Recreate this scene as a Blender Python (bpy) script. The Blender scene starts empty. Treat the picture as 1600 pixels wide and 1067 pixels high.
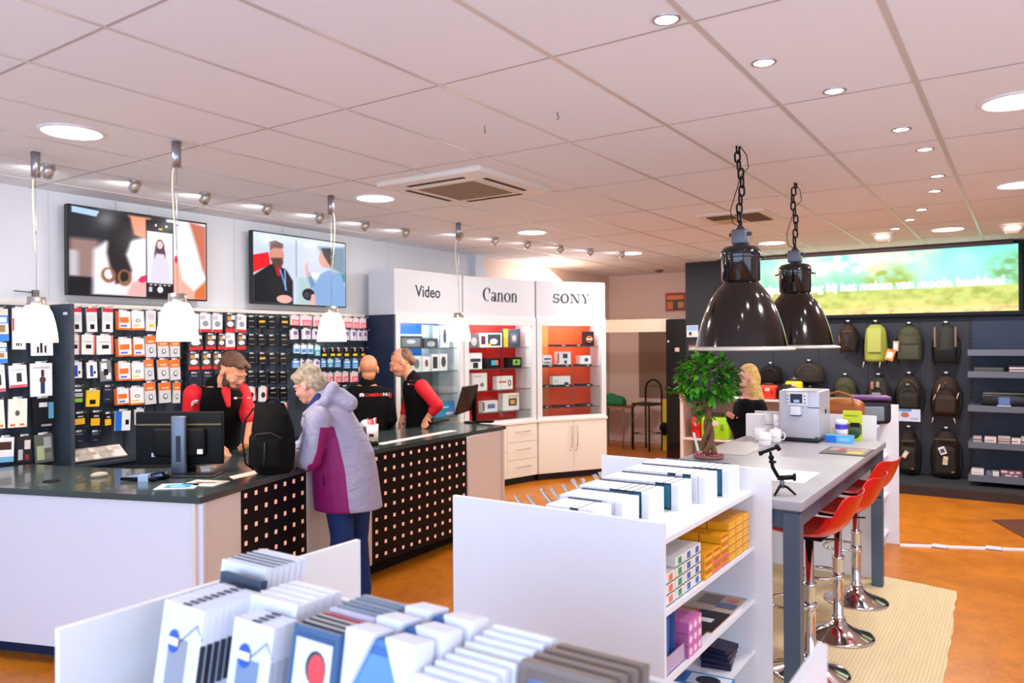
import bpy, bmesh, math, random
import numpy as np
from mathutils import Vector, Matrix, Euler
random.seed(7)
PI = math.pi
C = bpy.context.scene.collection
SC = bpy.context.scene
# ------------------------------------------------------------------ camera, world, exposure
F, YAW, ROLL, SY, H = 1191.3, 0.5933, -0.0066, 3.1, 1.80
CE = H + 1.1773                      # ceiling height
cy_, sy_ = math.cos(YAW), math.sin(YAW)
RW, FW, UW = Vector((cy_, sy_, 0)), Vector((-sy_, cy_, 0)), Vector((0, 0, 1))
cr, sr = math.cos(ROLL), math.sin(ROLL)
RC, UC = cr*RW + sr*UW, -sr*RW + cr*UW
cam = bpy.data.cameras.new('camera'); camo = bpy.data.objects.new('camera', cam); C.objects.link(camo)
cam.sensor_fit = 'HORIZONTAL'; cam.sensor_width = 36; cam.lens = F/1600*36
cam.shift_y = SY/1600; cam.clip_start = .05
mw = Matrix.Identity(4)
for i, v in enumerate((RC, UC, -FW)):
    for k in range(3): mw[k][i] = v[k]
mw[0][3], mw[1][3], mw[2][3] = 0, 0, H
camo.matrix_world = mw
cam.dof.use_dof = True; cam.dof.focus_distance = 4.3; cam.dof.aperture_fstop = 2.8
SC.camera = camo
SC.view_settings.view_transform = 'Standard'; SC.view_settings.look = 'None'
SC.view_settings.gamma = 1; SC.view_settings.use_curve_mapping = False
SC.view_settings.exposure = 0.17
w = bpy.data.worlds.new('world'); SC.world = w; w.use_nodes = True
w.node_tree.nodes['Background'].inputs[0].default_value = (.6, .72, 1, 1)
w.node_tree.nodes['Background'].inputs[1].default_value = 1.0

def area_light(name, loc, rot, sx, sy, power, col, spread=PI, shape='RECTANGLE'):
    l = bpy.data.lights.new(name, 'AREA'); l.shape = shape; l.size = sx; l.size_y = sy
    l.energy = power; l.color = col; l.spread = spread
    o = bpy.data.objects.new(name, l); C.objects.link(o); o.location = loc; o.rotation_euler = rot
    return o
# daylight entering by the shop window behind the camera
area_light('window_daylight', (-1.2, -1.88, 1.55), (PI/2, 0, 0), 7.0, 2.3, 172, (.52, .71, 1))
area_light('side_fill_light', (2.38, 1.6, 1.5), (PI/2, 0, PI/2), 4.5, 2.0, 60, (.72, .84, 1))  # unseen fill light before the right wall, which has no window

# ------------------------------------------------------------------ photo frame -> world helpers (each with a real depth)
def ray(u, v):
    d = RC*((u-800)/F) + UC*(-(v-533.5-SY)/F) + FW
    return d
O = Vector((0, 0, H))
def onz(u, v, z): r = ray(u, v); return O + r*((z-H)/r.z)
def onx(u, v, x): r = ray(u, v); return O + r*(x/r.x)
def ony(u, v, y): r = ray(u, v); return O + r*(y/r.y)
def ond(u, v, d): return O + ray(u, v)*d
def onp(u, v, P, n):
    r = ray(u, v); n = Vector(n); return O + r*((Vector(P)-O).dot(n)/r.dot(n))
V = Vector
# ------------------------------------------------------------------ materials
_m = {}
def s2l(c): return tuple((x/12.92 if x <= .04045 else ((x+.055)/1.055)**2.4) for x in c)
def mat(col, rough=.5, metal=0.0, emit=0.0, ecol=None, trans=0.0, ior=1.45, alpha=1, coat=0, bump=0, bscale=200, var=0, vscale=8, sss=0):
    """col as sRGB 0..255"""
    key = (tuple(col), rough, metal, emit, ecol, trans, ior, alpha, coat, bump, bscale, var, vscale)
    if key in _m: return _m[key]
    m = bpy.data.materials.new('material'); m.use_nodes = True
    nt = m.node_tree; b = nt.nodes['Principled BSDF']
    c = s2l([x/255 for x in col])
    b.inputs['Base Color'].default_value = (*c, 1); b.inputs['Roughness'].default_value = rough
    b.inputs['Metallic'].default_value = metal; b.inputs['IOR'].default_value = ior
    b.inputs['Transmission Weight'].default_value = trans; b.inputs['Alpha'].default_value = alpha
    b.inputs['Coat Weight'].default_value = coat
    if max(col) < 30 and rough > .3: b.inputs['Specular IOR Level'].default_value = .22
    if emit:
        e = s2l([x/255 for x in (ecol or col)]); b.inputs['Emission Color'].default_value = (*e, 1); b.inputs['Emission Strength'].default_value = emit
    if bump or var:
        tc = nt.nodes.new('ShaderNodeTexCoord')
        if bump:
            n = nt.nodes.new('ShaderNodeTexNoise'); n.inputs['Scale'].default_value = bscale; n.inputs['Detail'].default_value = 4
            nt.links.new(tc.outputs['Object'], n.inputs['Vector'])
            bp = nt.nodes.new('ShaderNodeBump'); bp.inputs['Strength'].default_value = bump; bp.inputs['Distance'].default_value = .01
            nt.links.new(n.outputs['Fac'], bp.inputs['Height']); nt.links.new(bp.outputs['Normal'], b.inputs['Normal'])
        if var:
            n = nt.nodes.new('ShaderNodeTexNoise'); n.inputs['Scale'].default_value = vscale; n.inputs['Detail'].default_value = 6
            nt.links.new(tc.outputs['Object'], n.inputs['Vector'])
            mx = nt.nodes.new('ShaderNodeMix'); mx.data_type = 'RGBA'
            mx.inputs[6].default_value = (*[x*(1-var) for x in c], 1); mx.inputs[7].default_value = (*[min(1, x*(1+var)) for x in c], 1)
            mr = nt.nodes.new('ShaderNodeMapRange'); mr.inputs[1].default_value = .35; mr.inputs[2].default_value = .65
            nt.links.new(n.outputs['Fac'], mr.inputs[0]); nt.links.new(mr.outputs[0], mx.inputs[0]); nt.links.new(mx.outputs[2], b.inputs['Base Color'])
    _m[key] = m
    return m
WHITE = mat((232, 230, 234), .35); WHITEW = mat((236, 228, 214), .4)
BLACK = mat((9, 9, 11), .5); BLACKG = mat((10, 10, 12), .15, coat=.5)
DARK = mat((38, 44, 54), .6); NAVY = mat((24, 34, 56), .6)
STEEL = mat((190, 190, 195), .3, 1); CHROME = mat((215, 215, 220), .08, 1)
GREYM = mat((120, 120, 126), .4, .6)
def glass_mat():
    if 'g' in _m: return _m['g']
    m = bpy.data.materials.new('clear_glass'); m.use_nodes = True; nt = m.node_tree; nt.nodes.clear()
    o = nt.nodes.new('ShaderNodeOutputMaterial'); t = nt.nodes.new('ShaderNodeBsdfTransparent'); g = nt.nodes.new('ShaderNodeBsdfGlossy')
    t.inputs[0].default_value = (.95, .975, .97, 1); g.inputs['Roughness'].default_value = .03
    lw = nt.nodes.new('ShaderNodeLayerWeight'); lw.inputs[0].default_value = .5; pw = nt.nodes.new('ShaderNodeMath'); pw.operation = 'POWER'; pw.inputs[1].default_value = 4; nt.links.new(lw.outputs['Facing'], pw.inputs[0])
    f = nt.nodes.new('ShaderNodeMapRange'); f.inputs[3].default_value = .03; f.inputs[4].default_value = .7; nt.links.new(pw.outputs[0], f.inputs[0]); mx = nt.nodes.new('ShaderNodeMixShader')
    nt.links.new(f.outputs[0], mx.inputs[0]); nt.links.new(t.outputs[0], mx.inputs[1]); nt.links.new(g.outputs[0], mx.inputs[2]); nt.links.new(mx.outputs[0], o.inputs[0])
    _m['g'] = m; return m
GLASS = glass_mat()
def vcol_mat(name, emit=0.0, rough=.22):
    m = bpy.data.materials.new(name); m.use_nodes = True; nt = m.node_tree; b = nt.nodes['Principled BSDF']
    a = nt.nodes.new('ShaderNodeVertexColor'); a.layer_name = 'Col'
    b.inputs['Roughness'].default_value = rough
    if emit:
        b.inputs['Base Color'].default_value = (.01, .01, .01, 1); b.inputs['Specular IOR Level'].default_value = .12
        nt.links.new(a.outputs['Color'], b.inputs['Emission Color']); b.inputs['Emission Strength'].default_value = emit
    else: nt.links.new(a.outputs['Color'], b.inputs['Base Color'])
    return m
# ------------------------------------------------------------------ mesh builder
class MB:
    def __init__(s): s.v = []; s.f = []; s.mi = []; s.mats = []; s.sm = []
    def mid(s, m):
        if m not in s.mats: s.mats.append(m)
        return s.mats.index(m)
    def add(s, vs, fs, m, smooth=False, M=None):
        o = len(s.v); k = s.mid(m)
        if M is not None: vs = [M @ V(p) for p in vs]
        s.v += [tuple(p) for p in vs]
        for f in fs: s.f.append([i+o for i in f]); s.mi.append(k); s.sm.append(smooth)
        return s
    def box(s, a, b, m, M=None):
        x0, y0, z0 = a; x1, y1, z1 = b
        vs = [(x0,y0,z0),(x1,y0,z0),(x1,y1,z0),(x0,y1,z0),(x0,y0,z1),(x1,y0,z1),(x1,y1,z1),(x0,y1,z1)]
        return s.add(vs, [(0,3,2,1),(4,5,6,7),(0,1,5,4),(1,2,6,5),(2,3,7,6),(3,0,4,7)], m, M=M)
    def rbox(s, a, b, m, r=.01, M=None, n=3):
        """box with rounded edges"""
        bm = bmesh.new(); bmesh.ops.create_cube(bm, size=1)
        for v in bm.verts: v.co = V([(a[i]+b[i])/2 + v.co[i]*(b[i]-a[i]) for i in range(3)])
        r = min(r, min(b[i]-a[i] for i in range(3))*.49)
        bmesh.ops.bevel(bm, geom=bm.edges[:], offset=r, segments=n, profile=.5, affect='EDGES')
        bm.verts.index_update()
        vs = [v.co.copy() for v in bm.verts]; fs = [[v.index for v in f.verts] for f in bm.faces]; bm.free()
        return s.add(vs, fs, m, True, M)
    def quad(s, p, m): return s.add(p, [(0,1,2,3)], m)
    def prism(s, pts, z0, z1, m):
        n = len(pts); vs = [(p[0],p[1],z0) for p in pts] + [(p[0],p[1],z1) for p in pts]
        ar = sum(pts[i][0]*pts[(i+1)%n][1]-pts[(i+1)%n][0]*pts[i][1] for i in range(n))
        fs = [list(range(n))[::-1], [n+i for i in range(n)]] + [(i,(i+1)%n,n+(i+1)%n,n+i) for i in range(n)]
        if ar < 0: fs = [list(f)[::-1] for f in fs]
        return s.add(vs, fs, m)
    def lathe(s, prof, m, n=32, c=(0,0,0), smooth=True, M=None, cap=True):
        """prof list of (r,z)"""
        vs = []; fs = []
        for r, z in prof:
            for k in range(n): a = 2*PI*k/n; vs.append((c[0]+r*math.cos(a), c[1]+r*math.sin(a), c[2]+z))
        for i in range(len(prof)-1):
            for k in range(n): fs.append((i*n+k, i*n+(k+1)%n, (i+1)*n+(k+1)%n, (i+1)*n+k))
        if cap:
            if prof[0][0] > 1e-4: fs.append(list(range(n))[::-1])
            if prof[-1][0] > 1e-4: fs.append([(len(prof)-1)*n+k for k in range(n)])
        return s.add(vs, fs, m, smooth, M)
    def cyl(s, p0, p1, r, m, n=16, r1=None): return s.tube([p0, p1], r, m, n, r1=r1)
    def tube(s, path, r, m, n=10, r1=None, closed=False, rs=None, sq=1.0):
        path = [V(p) for p in path]; L = len(path); vs = []; fs = []
        up = V((0,0,1)); prev = None
        for i, p in enumerate(path):
            a = path[(i-1) % L] if (closed or i) else p; b = path[(i+1) % L] if (closed or i < L-1) else p
            t = (b-a).normalized()
            if prev is None:
                x = t.cross(up) if abs(t.dot(up)) < .95 else t.cross(V((1,0,0)))
            else: x = prev - t*prev.dot(t)
            x.normalize(); prev = x; y = t.cross(x)
            rr = rs[i] if rs else (r if r1 is None else r+(r1-r)*i/(L-1))
            for k in range(n):
                an = 2*PI*k/n; vs.append(p + x*rr*math.cos(an) + y*rr*sq*math.sin(an))
        R = L if closed else L-1
        for i in range(R):
            for k in range(n): j = (i+1) % L; fs.append((i*n+k, i*n+(k+1)%n, j*n+(k+1)%n, j*n+k))
        if not closed: fs += [list(range(n))[::-1], [(L-1)*n+k for k in range(n)]]
        return s.add(vs, fs, m, True)
    def ell(s, c, r, m, n=16, k=10, M=None, R=None):
        vs = []; fs = []
        for i in range(k+1):
            th = PI*i/k
            for j in range(n):
                ph = 2*PI*j/n; p = V((r[0]*math.sin(th)*math.cos(ph), r[1]*math.sin(th)*math.sin(ph), -r[2]*math.cos(th)))
                if R is not None: p = R @ p
                vs.append(p+V(c))
        for i in range(k):
            for j in range(n): fs.append((i*n+j, i*n+(j+1)%n, (i+1)*n+(j+1)%n, (i+1)*n+j))
        return s.add(vs, fs, m, True, M)
    def strip(s, A, B, m):   # ribbon between two polylines
        n = len(A); return s.add(list(A)+list(B), [(i, i+1, n+i+1, n+i) for i in range(n-1)], m)
    def build(s, name, parent=None, world=False, **k):
        me = bpy.data.meshes.new(name)
        vs = s.v
        if world and parent is not None:
            I = root_matrix(parent).inverted(); vs = [I @ V(p) for p in vs]
        me.from_pydata([tuple(p) for p in vs], [], s.f)
        for m in s.mats: me.materials.append(m)
        me.polygons.foreach_set('material_index', s.mi); me.polygons.foreach_set('use_smooth', s.sm); me.update()
        if any(s.sm) and not all(s.sm): pass
        o = bpy.data.objects.new(name, me); C.objects.link(o)
        if parent is not None: o.parent = parent
        return o
def root_matrix(o):
    M = o.matrix_basis.copy()
    while o.parent: o = o.parent; M = o.matrix_basis @ M
    return M
LABELS = {}
def tag(o, label, cat, group=None, kind=None):
    o['label'] = label; o['category'] = cat
    if group: o['group'] = group
    if kind: o['kind'] = kind
    if label in LABELS: print('DUPLABEL', label)
    LABELS[label] = 1
    if not 4 <= len(label.split()) <= 16: print('LABLEN', len(label.split()), label)
    return o
def thing(name, label, cat, loc=(0,0,0), rz=0, group=None):
    o = bpy.data.objects.new(name, None); C.objects.link(o); o.empty_display_size = .1
    o.location = loc; o.rotation_euler = (0, 0, rz)
    return tag(o, label, cat, group)
def struct(name, mb):
    o = mb.build(name); o['kind'] = 'structure'; return o
def copy_tree(o, parent=None):
    c = o.copy(); C.objects.link(c)
    if parent is not None: c.parent = parent
    for ch in [x for x in bpy.data.objects if x.parent == o]: copy_tree(ch, c)
    return c
def ordn(i): return ['first','second','third','fourth','fifth','sixth','seventh','eighth','ninth','tenth','eleventh','twelfth','thirteenth','fourteenth','fifteenth','sixteenth','seventeenth','eighteenth','nineteenth','twentieth'][i]
# ================================================================== ROOM
XL, YB, YB2, XR, YF = -6.12, 10.80, 12.24, 2.5, -2.0
def floor_mat():
    m = bpy.data.materials.new('linoleum'); m.use_nodes = True; nt = m.node_tree; b = nt.nodes['Principled BSDF']
    tc = nt.nodes.new('ShaderNodeTexCoord')
    n1 = nt.nodes.new('ShaderNodeTexNoise'); n1.inputs['Scale'].default_value = 2.2; n1.inputs['Detail'].default_value = 8; n1.inputs['Distortion'].default_value = 1.5
    n2 = nt.nodes.new('ShaderNodeTexNoise'); n2.inputs['Scale'].default_value = 16; n2.inputs['Detail'].default_value = 8; n2.inputs['Distortion'].default_value = 2
    for n in (n1, n2): nt.links.new(tc.outputs['Object'], n.inputs['Vector'])
    ad = nt.nodes.new('ShaderNodeMath'); ad.operation = 'ADD'; nt.links.new(n1.outputs[0], ad.inputs[0]); nt.links.new(n2.outputs[0], ad.inputs[1])
    mr = nt.nodes.new('ShaderNodeMapRange'); mr.inputs[1].default_value = .75; mr.inputs[2].default_value = 1.25; nt.links.new(ad.outputs[0], mr.inputs[0])
    mx = nt.nodes.new('ShaderNodeMix'); mx.data_type = 'RGBA'
    mx.inputs[6].default_value = (*s2l((.67,.37,.04)), 1); mx.inputs[7].default_value = (*s2l((.80,.47,.08)), 1)
    nt.links.new(mr.outputs[0], mx.inputs[0]); nt.links.new(mx.outputs[2], b.inputs['Base Color']); b.inputs['Roughness'].default_value = .33
    b.inputs['Specular IOR Level'].default_value = .35
    return m
struct('floor', MB().box((-7.5, YF, -.05), (XR, YB2+.3, 0), floor_mat()))
ceilm = mat((236, 236, 239), .8, bump=.05, bscale=400)
struct('ceiling', MB().box((-7.5, YF, CE), (XR, YB2+.3, CE+.1), ceilm))
# ceiling grid of T bars: 1.2 x 0.6 m tiles
g = MB(); barm = mat((214, 206, 202), .35, .2); barm2 = mat((186, 172, 168), .5)
x = -1.007-.6*10
while x < XR:
    if x > -6.1: g.box((x-.012, YF, CE-.0035), (x+.012, YB if x > -4.18 else YB2, CE+.002), barm)
    x += .6
y = 2.694-1.2*3
while y < YB2:
    if y > YF: g.box((XL if y < 8.1 else -6.12, y-.006, CE-.0025), (XR if y < YB else -4.18, y+.006, CE+.002), barm2)
    y += 1.2
struct('trim_1', g)
wallm = mat((216, 217, 222), .7); warmlitw = mat((226, 206, 196), .7); dkwall = mat((34, 37, 44), .6)  # recess walls: warm lamp light put into the white wall colour
struct('wall_left', MB().box((-6.3, YF, 0), (XL, 8.08, CE), wallm).box((-6.3, 8.08, 0), (-6.02, 8.30, CE), wallm).box((-6.3, 8.30, 0), (-6.16, YB2, CE), warmlitw))
struct('wall_back', MB().box((-6.3, YB2, 0), (-4.0, YB2+.15, CE), warmlitw))
struct('wall_right', MB().box((XR, YF, 0), (XR+.15, YB, CE), wallm))
struct('wall_back_dark', MB().box((-4.18, YB, 0), (XR, YB+.1, CE), dkwall).box((-4.18, YB+.1, 0), (-4.1, YB2, CE), warmlitw))
# front wall behind the camera with a large shop window
struct('wall_front', MB().box((-6.3, YF-.1, 0), (XR, YF, .35), wallm).box((-6.3, YF-.1, 2.75), (XR, YF, CE), wallm).box((-6.3, YF-.1, .35), (-4.9, YF, 2.75), wallm).box((2.4, YF-.1, .35), (XR, YF, 2.75), wallm))
struct('window_1', MB().box((-4.9, YF-.06, .35), (2.4, YF-.05, 2.75), GLASS))
fr = MB()
for x in (-4.9, -2.5, -.05, 2.35): fr.box((x, YF-.08, .35), (x+.05, YF-.02, 2.75), GREYM)
struct('trim_2', fr)
struct('baseboard_back', MB().box((-6.16, YB2-.015, 0), (-4.18, YB2, .07), mat((190, 150, 120), .5)))
struct('trim_3', MB().box((XL, 2.87-1.2, 2.1), (XL+.012, 2.9, 2.14), WHITEW).box((XL, 2.9, 2.1), (XL+.1, 6.06, 2.13), WHITEW))
# seams between the white wall panels
s = MB(); sm = mat((200, 196, 196), .7)
for y in (2.82, 3.62, 4.45, 5.25, 6.5): s.box((XL, y-.002, 2.1), (XL+.002, y+.002, CE), sm)
struct('trim_4', s)
# light switch-like bracket on wall
t = thing('wall_bracket', 'small metal bracket arm on the white wall above the leftmost pendant shade', 'bracket', (XL, 2.72, 2.17))
MB().box((0, -.02, -.03), (.03, .02, .05), GREYM).build('base', t); MB().cyl((.02, 0, .03), (.05, -.16, .035), .005, GREYM, 8).build('arm', t)

# ================================================================== LIGHTS IN THE CEILING
glow = mat((255, 250, 240), .5, emit=14); glowc = mat((245, 248, 255), .5, emit=22)
big = [(-4.33, 2.12, 'above the leftmost television'), (-4.33, 4.47, 'in front of the air conditioner'), (-4.33, 6.82, 'above the middle display cabinet'), (-4.3, 9.17, 'above the rightmost display cabinet, beside the last wall spotlight'),
       (-.03, 4.50, 'largest one at the right edge of the photo'), (-.03, 6.93, 'at the right edge, second from the front'), (-.68, 9.25, 'above the tree on the projection'), (-2.5, 9.25, 'between the two big black pendant lamps')]
for x, y, d in big:
    t = thing('ceiling_light', 'round recessed ceiling light ' + d, 'ceiling light', (x, y, CE), group='round recessed ceiling lights')
    MB().lathe([(.165, 0), (.165, -.006), (.148, -.01), (.145, -.002)], WHITE, 40, cap=False).build('trim_ring', t)
    MB().lathe([(.0, -.004), (.146, -.004)], glow, 40, cap=False).build('diffuser', t)
    area_light('ceiling_light_lamp', (x, y, CE-.03), (0, 0, 0), .26, .26, 24 if y < 5 else (25 if x < -3 else 33), (1, .98, .97), shape='DISK')
spot = [(-1.08, 2.62), (-.91, 3.26), (-.74, 3.82), (-.57, 4.73), (-.51, 5.31), (-.52, 6.22), (-.59, 6.83), (-.77, 7.72), (-.93, 8.30), (-1.13, 8.87)]
for i, (x, y) in enumerate(spot):
    lab = 'small round chrome-ringed downlight, ' + (ordn(i) + ' from the front of the curved row' if i < 9 else 'farthest of the curved row')
    t = thing('downlight', lab, 'downlight', (x, y, CE), group='small downlights in a curve')
    MB().lathe([(.052, 0), (.052, -.004), (.044, -.007), (.040, .0)], STEEL, 28, cap=False).build('trim_ring', t)
    MB().lathe([(0, -.003), (.040, -.003)], glowc, 24, cap=False).build('bulb', t)
    l = bpy.data.lights.new('downlight_lamp', 'SPOT'); l.energy = 24; l.spot_size = 1.9; l.spot_blend = .9; l.shadow_soft_size = .04; l.color = (1, .98, .97)
    o = bpy.data.objects.new('downlight_lamp', l); C.objects.link(o); o.location = (x, y, CE-.03)
wsp = [(-5.25, 2.42), (-5.25, 3.0), (-5.25, 3.56), (-5.25, 4.14), (-5.25, 4.71), (-5.25, 5.28), (-5.25, 5.86), (-4.98, 6.40), (-4.88, 6.91), (-4.78, 7.42), (-4.68, 8.0), (-4.52, 8.47), (-4.32, 8.96)]
for i, (x, y) in enumerate(wsp):
    t = thing('spotlight', 'small metal spotlight aimed at the left wall, %s of the row from left' % ordn(i), 'spotlight', (x, y, CE), group='spotlights along the left wall')
    MB().lathe([(.0, 0), (.04, 0), (.04, -.012), (0, -.012)], STEEL, 20).build('mount', t)
    M = Matrix.Translation((0, 0, -.045)) @ Matrix.Rotation(math.radians(48), 4, 'Y')
    MB().lathe([(.016, .045), (.034, .035), (.036, -.03), (.032, -.035)], mat((200, 190, 178), .35, .75), 20, M=M).build('lamp_head', t)
    MB().lathe([(0, -.036), (.030, -.036)], mat((255, 252, 250), emit=25), 16, M=M, cap=False).build('bulb', t)
    l = bpy.data.lights.new('spotlight_lamp', 'SPOT'); l.energy = 3.6 if i < 7 else 2.0; l.spot_size = 2.5; l.spot_blend = 1; l.shadow_soft_size = .03; l.color = (1, .97, .96)
    o = bpy.data.objects.new('spotlight_lamp', l); C.objects.link(o)
    d = V((-.97, 0, -.2)) if i < 7 else V((-.93, .28, -.2))
    o.location = V((x, y, CE-.045)) + d*.06
    o.rotation_euler = d.to_track_quat('-Z', 'Y').to_euler()

def cassette(name, label, cx, cy, sz, drop):
    t = thing(name, label, 'air conditioner', (cx, cy, CE))
    h = sz/2; cream = mat((232, 222, 212), .45)
    m = MB().rbox((-h, -h, -drop), (h, h, .01), cream, .018).build('panel', t)
    k = h*.60; q = MB()
    q.box((-k, -k, -drop-.006), (k, k, -drop+.002), mat((222, 205, 188), .5)).build('grille_frame', t)
    q = MB(); gm = mat((150, 120, 92), .6); k2 = k*.88
    q.box((-k2, -k2, -drop-.008), (k2, k2, -drop-.005), gm)
    n = 18
    for i in range(n):
        a = -k2 + (i+.5)*2*k2/n; q.box((-k2, a-.006, -drop-.012), (k2, a+.006, -drop-.008), gm)
    q.build('grille', t)
    for i in range(4):
        M = Matrix.Rotation(i*PI/2, 4, 'Z')
        MB().box((-h*.55, h*.72, -drop-.003), (h*.55, h*.80, -drop-.001), mat((60, 40, 30), .7), M).build('air_slot', t)
    return t
cassette('ceiling_air_conditioner', 'square cream ceiling air conditioner with brown central grille', -3.45, 4.52, .94, .035)
t = thing('ceiling_vent', 'small square ceiling vent between the chains of the black lamps', 'vent', (-2.22, 7.12, CE))
MB().rbox((-.31, -.31, -.02), (.31, .31, .005), mat((225, 215, 200), .5), .01).build('frame', t)
q = MB(); dk = mat((96, 74, 44), .7)
for k in range(2): q.box((-.24, -.24+.26*k, -.026), (-.0, -.02+.26*k, -.019), dk if k == 0 else mat((205, 180, 140), .6))
q.box((.03, -.24, -.026), (.24, .24, -.019), dk); q.build('louvre', t)
t = thing('smoke_detector', 'round dark-centred detector on the far left ceiling', 'detector', (*onz(1030, 422, CE).xy, CE))
MB().lathe([(0, -.03), (.05, -.03), (.08, 0)], mat((120, 95, 80), .6), 24).build('body', t); MB().lathe([(.0, -.034), (.03, -.034), (.035, -.028)], BLACK, 16).build('sensor', t)
for i, (u, v, d) in enumerate([(1380, 366, 'above the middle of the projection'), (1582, 352, 'above the right end of the projection')]):
    p = onz(u, v, CE); t = thing('ceiling_sensor', 'white wedge-shaped ceiling fitting with lit underside ' + d, 'ceiling fitting', (p.x, p.y, CE))
    MB().add([(-.12,.08,0),(.12,.08,0),(.12,-.08,0),(-.12,-.08,0),(-.05,.03,-.09),(.05,.03,-.09),(.05,-.05,-.09),(-.05,-.05,-.09)], [(0,1,2,3),(4,7,6,5),(0,4,5,1),(1,5,6,2),(2,6,7,3),(3,7,4,0)], mat((215,200,190),.5)).build('housing', t)
    MB().box((-.06, -.085, -.05), (.06, -.06, -.03), mat((255, 240, 220), emit=6)).build('lens', t)
for i, (u, v, d) in enumerate([(757, 197, 'left'), (871, 175, 'right')]):
    p = onz(u, v, CE); q = MB().tube([(0,0,0), (0,0,-.02), (.008,0,-.028), (.006,0,-.036), (-.004,0,-.036)], .002, BLACK, 6)
    o = q.build('ceiling_hook'); o.location = p; tag(o, 'tiny dark screw hook in the ceiling, the %s one of two above the air conditioner' % d, 'hook')
p = ond(848, 440, 10.9)
t = thing('lamp_shade', 'glowing white rounded photo lamp hood peeking over the display cabinets', 'lamp', (p.x, p.y, 2.52))
MB().lathe([(.36,-.2),(.36,0),(.30,.14),(.2,.24),(.1,.33),(0,.35)], mat((255, 244, 236), .7, emit=1.6), 32, cap=False).build('hood', t)
MB().cyl((0,0,-2.52), (0,0,.2), .02, GREYM).build('stand', t)
l = bpy.data.lights.new('hood_lamp', 'POINT'); l.energy = 14; l.color = (1, .66, .44); l.shadow_soft_size = .12
o = bpy.data.objects.new('hood_lamp', l); C.objects.link(o); o.location = (p.x-.1, p.y+.5, 2.72)

# ================================================================== PENDANTS
def pendant(cx, cy, d, k):
    t = thing('pendant_lamp', d, 'pendant lamp', (cx, cy, 0), group='small glass pendant lamps over the counter')
    MB().lathe([(0, CE), (.026, CE), (.026, CE-.15), (0, CE-.15)], mat((170,170,178), .3, .9), 24).build('ceiling_cup', t)
    MB().cyl((0,0,CE-.15), (0,0,2.09), .0015, STEEL, 6).build('suspension_wire', t)
    sgn = 1 if k % 2 else -1
    pts = [(0.01*sgn,0,CE-.12), (.035*sgn,0,CE-.17), (.04*sgn,0,CE-.26), (.03*sgn,0,CE-.4), (.012*sgn,0,CE-.55), (.004*sgn,0,CE-.62)]
    MB().tube(pts, .0045, mat((226, 214, 170), .5), 8).build('cord', t)
    MB().box((-.008,-.004,2.49), (.008,.004,2.498), STEEL).build('wire_clip', t)
    MB().lathe([(0, 2.10), (.05, 2.10), (.052, 2.055), (.048, 2.04), (0, 2.04)], mat((196,190,180), .28, .9), 28).build('cap', t)
    MB().lathe([(.048, 2.05), (.066, 2.04), (.085, 2.0), (.1, 1.94), (.11, 1.88), (.114, 1.825), (.108, 1.826), (.1, 1.88), (.08, 1.98)], mat((255, 246, 232), .4, emit=5.0, ecol=(255, 218, 168)), 40, cap=False).build('glass_shade', t)
    l = bpy.data.lights.new('pendant_bulb', 'POINT'); l.energy = 8; l.color = (1, .84, .64); l.shadow_soft_size = .05
    o = bpy.data.objects.new('pendant_bulb', l); C.objects.link(o); o.location = (cx, cy, 1.80)
pendant(-4.97, 2.22, 'white glass pendant lamp nearest the left edge, before the pegboard end', 0)
pendant(-4.06, 2.57, 'white glass pendant lamp in front of the phone picture television', 0)
pendant(-4.55, 4.20, 'white glass pendant lamp above the grey-haired customer', 1)
pendant(-4.58, 5.87, 'white glass pendant lamp between the two left display cabinets', 0)

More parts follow.
